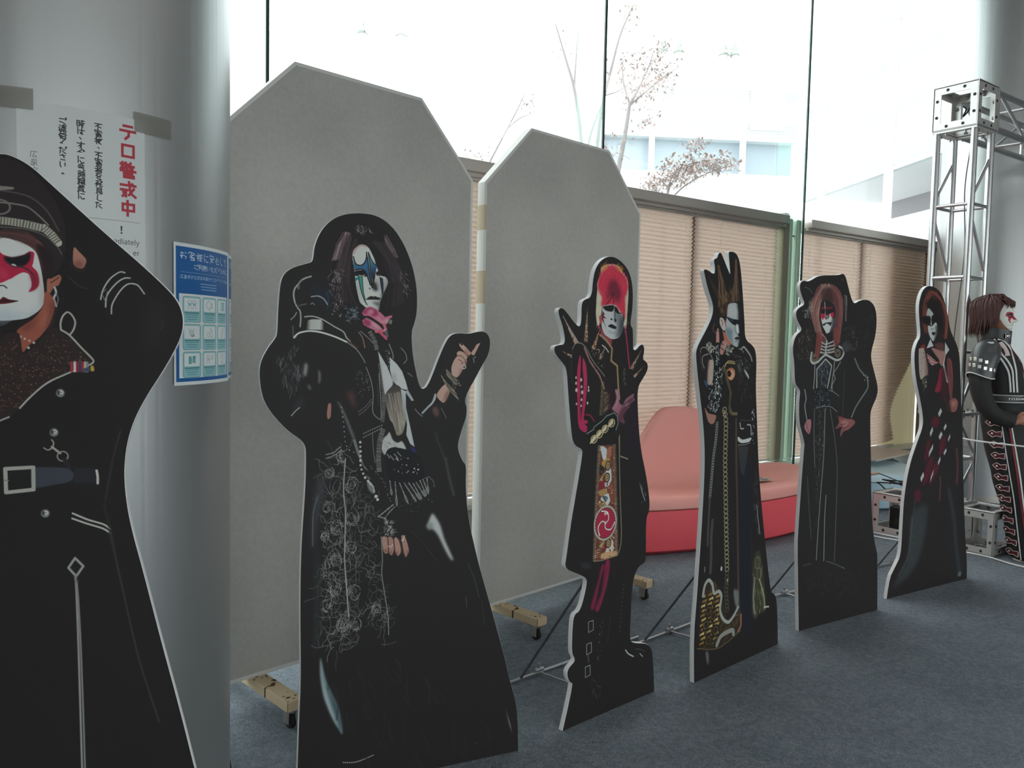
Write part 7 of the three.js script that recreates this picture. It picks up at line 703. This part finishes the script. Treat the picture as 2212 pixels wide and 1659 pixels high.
[[-3.87, 'leftmost, just above the first grey partition'], [-1.75, 'second from the left, above the first grey partition'], [13.05, 'third from the left, next to the bare branches'], [13.95, 'fourth from the left, shorter'], [16.62, 'left one of the right-hand pair'], [17.25, 'right one of the right-hand pair']].forEach(([u, where], i) => {
  const t = thing('topiary_tree', `cone-clipped evergreen on the far roof terrace, ${where}`, 'topiary', court(u * K, H(17.6) + 0.02, 45 * K + 0.75), 0, 'cone-clipped trees on the roof terrace'), h = i === 3 ? 1.2 : 1.5;
  const g = new THREE.ConeGeometry(0.52, h, 14, 10).translate(0, 0.45 + h / 2, 0), p = g.attributes.position; for (let k = 0; k < p.count; k++) { const s = rr(0.86, 1.14); p.setX(k, p.getX(k) * s); p.setZ(k, p.getZ(k) * s); } g.computeVertexNormals();
  mesh('foliage', g, coneGreen, t); mesh('planter', new THREE.CylinderGeometry(0.45, 0.38, 0.44, 14).translate(0, 0.22, 0), potDark, t);
});
const bark = mat([0.27, 0.25, 0.25], 0.9), leafMat = mat([0.36, 0.28, 0.25], 0.8, 0, { side: THREE.DoubleSide });
function youngTree(label, foot, limbs, leafSpots, n, leafSize, cat = 'tree') {       // limbs: [points in (u, y, v) metres], radius at foot, radius at tip
  const t = thing('young_tree', label, cat, court(...foot));
  const rel = (p) => { const a = court(...p), b = court(...foot); return a.map((x, i) => x - b[i]); };
  limbs.forEach(([pts, r0, r1], i) => {
    const c = new THREE.CatmullRomCurve3(pts.map((p) => V(...rel(p)))), N = 24, rings = [], F = c.computeFrenetFrames(N);
    for (let j = 0; j <= N; j++) { const o = c.getPoint(j / N), r = lerp(r0, r1, j / N); rings.push(Array.from({ length: 7 }, (_, k) => o.clone().addScaledVector(F.normals[j], Math.cos(k / 7 * 6.283) * r).addScaledVector(F.binormals[j], Math.sin(k / 7 * 6.283) * r).toArray())); }
    mesh(i ? 'branch' : 'trunk', loft(rings), bark, t);
  });
  const leaf = [], twig = [];
  for (const [u, y, v, su, sy, share] of leafSpots) for (let k = 0; k < n * share; k++) {
    const q = rel([u + (rr(-1, 1) + rr(-1, 1)) * su * 0.6, y + (rr(-1, 1) + rr(-1, 1)) * sy * 0.6, v + rr(-0.4, 0.4)]), s = leafSize * rr(0.6, 1.3);
    const g = new THREE.BufferGeometry(); g.setAttribute('position', new THREE.Float32BufferAttribute([0, 0, 0, s * 0.28, s * 0.5, s * 0.08, 0, s, 0, -s * 0.28, s * 0.5, s * 0.08], 3)); g.setIndex([0, 1, 2, 0, 2, 3]); g.computeVertexNormals();
    leaf.push(g.rotateX(rr(0.6, 2.9)).rotateY(rr(0, 6.3)).translate(...q));
    if (k % 3 === 0) twig.push(bar(q, [q[0] + rr(-0.16, 0.16), q[1] - rr(0.02, 0.16), q[2] + rr(-0.1, 0.1)], 0.004, 0.003, 4));
  }
  mesh('foliage', leaf, leafMat, t).userData.kind = 'stuff'; mesh('twig', twig, bark, t).userData.kind = 'stuff';
}
{ // px-measured at 14 m: u, y
  const v = 14;
  youngTree('slender young tree with two upright stems and sparse brown leaves, beside the dark glass edge', [2.7, 0, v], [[[[2.7, 0, v], [2.9, 2, v], [3.15, 3.6, v], [3.27, 4.43, v], [3.38, 5.1, v], [3.45, 5.65, v]], 0.07, 0.03], [[[3.45, 5.6, v], [3.32, 6.0, v], [3.3, 6.4, v]], 0.022, 0.008], [[[3.45, 5.6, v], [3.6, 5.9, v], [3.75, 6.23, v], [3.85, 6.55, v]], 0.022, 0.008], [[[3.45, 5.6, v], [3.7, 5.82, v], [4.0, 6.08, v], [4.3, 6.3, v]], 0.02, 0.006], [[[2.8, 1.6, v + .2], [2.88, 3.4, v + .2], [2.92, 4.8, v + .2], [3.0, 5.63, v + .2], [3.15, 6.3, v + .2], [3.3, 6.9, v + .2], [3.51, 7.4, v + .2]], 0.05, 0.012], [[[3.05, 5.8, v + .2], [3.3, 5.9, v + .2], [3.5, 6.05, v + .2]], 0.012, 0.005], [[[3.0, 5.5, v + .2], [3.05, 6.1, v + .2], [3.03, 6.7, v + .2]], 0.018, 0.006]],
    [[3.75, 6.2, v, 0.35, 0.35, 0.34], [4.05, 6.1, v, 0.3, 0.22, 0.24], [3.6, 5.8, v, 0.3, 0.25, 0.16], [3.3, 6.3, v, 0.25, 0.3, 0.12], [3.75, 5.35, v, 0.2, 0.12, 0.07], [3.25, 5.0, v, 0.35, 0.15, 0.07], [3.9, 6.6, v, 0.2, 0.15, 0.1], [3.45, 7.2, v, 0.2, 0.3, 0.07], [3.1, 4.75, v, 0.25, 0.2, 0.06]], 520, 0.075);
  youngTree('low bushy tree with dense reddish leaves, above the pink sofa', [4.1, 0, v], [[[[4.1, 0, v], [4.12, 2.5, v], [4.15, 3.9, v], [4.22, 4.3, v]], 0.05, 0.02], [[[4.15, 3.9, v], [3.95, 4.15, v], [3.75, 4.3, v]], 0.015, 0.005], [[[4.15, 3.9, v], [4.5, 4.25, v], [4.95, 4.5, v], [5.4, 4.65, v]], 0.018, 0.006], [[[4.2, 4.2, v], [4.45, 4.6, v], [4.6, 4.95, v]], 0.014, 0.005]],
    [[4.5, 4.55, v, 0.42, 0.2, 0.45], [4.2, 4.35, v, 0.35, 0.17, 0.25], [5.1, 4.65, v, 0.35, 0.13, 0.28], [4.65, 4.95, v, 0.22, 0.16, 0.08], [3.85, 4.25, v, 0.25, 0.13, 0.1]], 900, 0.085);
  youngTree('leafless forked sapling showing faintly through the greenish glass', [2.62, 0, v], [[[[2.62, 0, v], [2.64, 3.5, v], [2.6, 4.9, v], [2.45, 5.84, v], [2.3, 6.3, v], [2.1, 6.9, v]], 0.05, 0.012], [[[2.45, 5.8, v], [2.47, 6.3, v], [2.5, 6.9, v]], 0.02, 0.006], [[[2.63, 4.0, v], [2.75, 5.0, v], [2.95, 5.6, v]], 0.03, 0.012]], [[2.2, 6.6, v, 0.2, 0.3, 1]], 16, 0.05);
  youngTree('small bare tree whose twig tips rise above the rail between the partitions', [0.7, 0, v], [[[[0.7, 0, v], [0.75, 2.5, v], [0.8, 4.0, v], [0.85, 4.5, v]], 0.05, 0.012], [[[0.8, 4.1, v], [0.65, 4.5, v], [0.55, 4.7, v]], 0.014, 0.004], [[[0.8, 4.1, v], [1.2, 4.9, v], [1.5, 5.5, v], [1.6, 5.75, v]], 0.02, 0.005], [[[1.3, 5.1, v], [1.55, 5.3, v], [1.75, 5.35, v]], 0.012, 0.004]], [[0.75, 4.6, v, 0.3, 0.16, 0.6], [1.6, 5.5, v, 0.2, 0.2, 0.3]], 150, 0.06);
}


renderer.render(scene, camera);
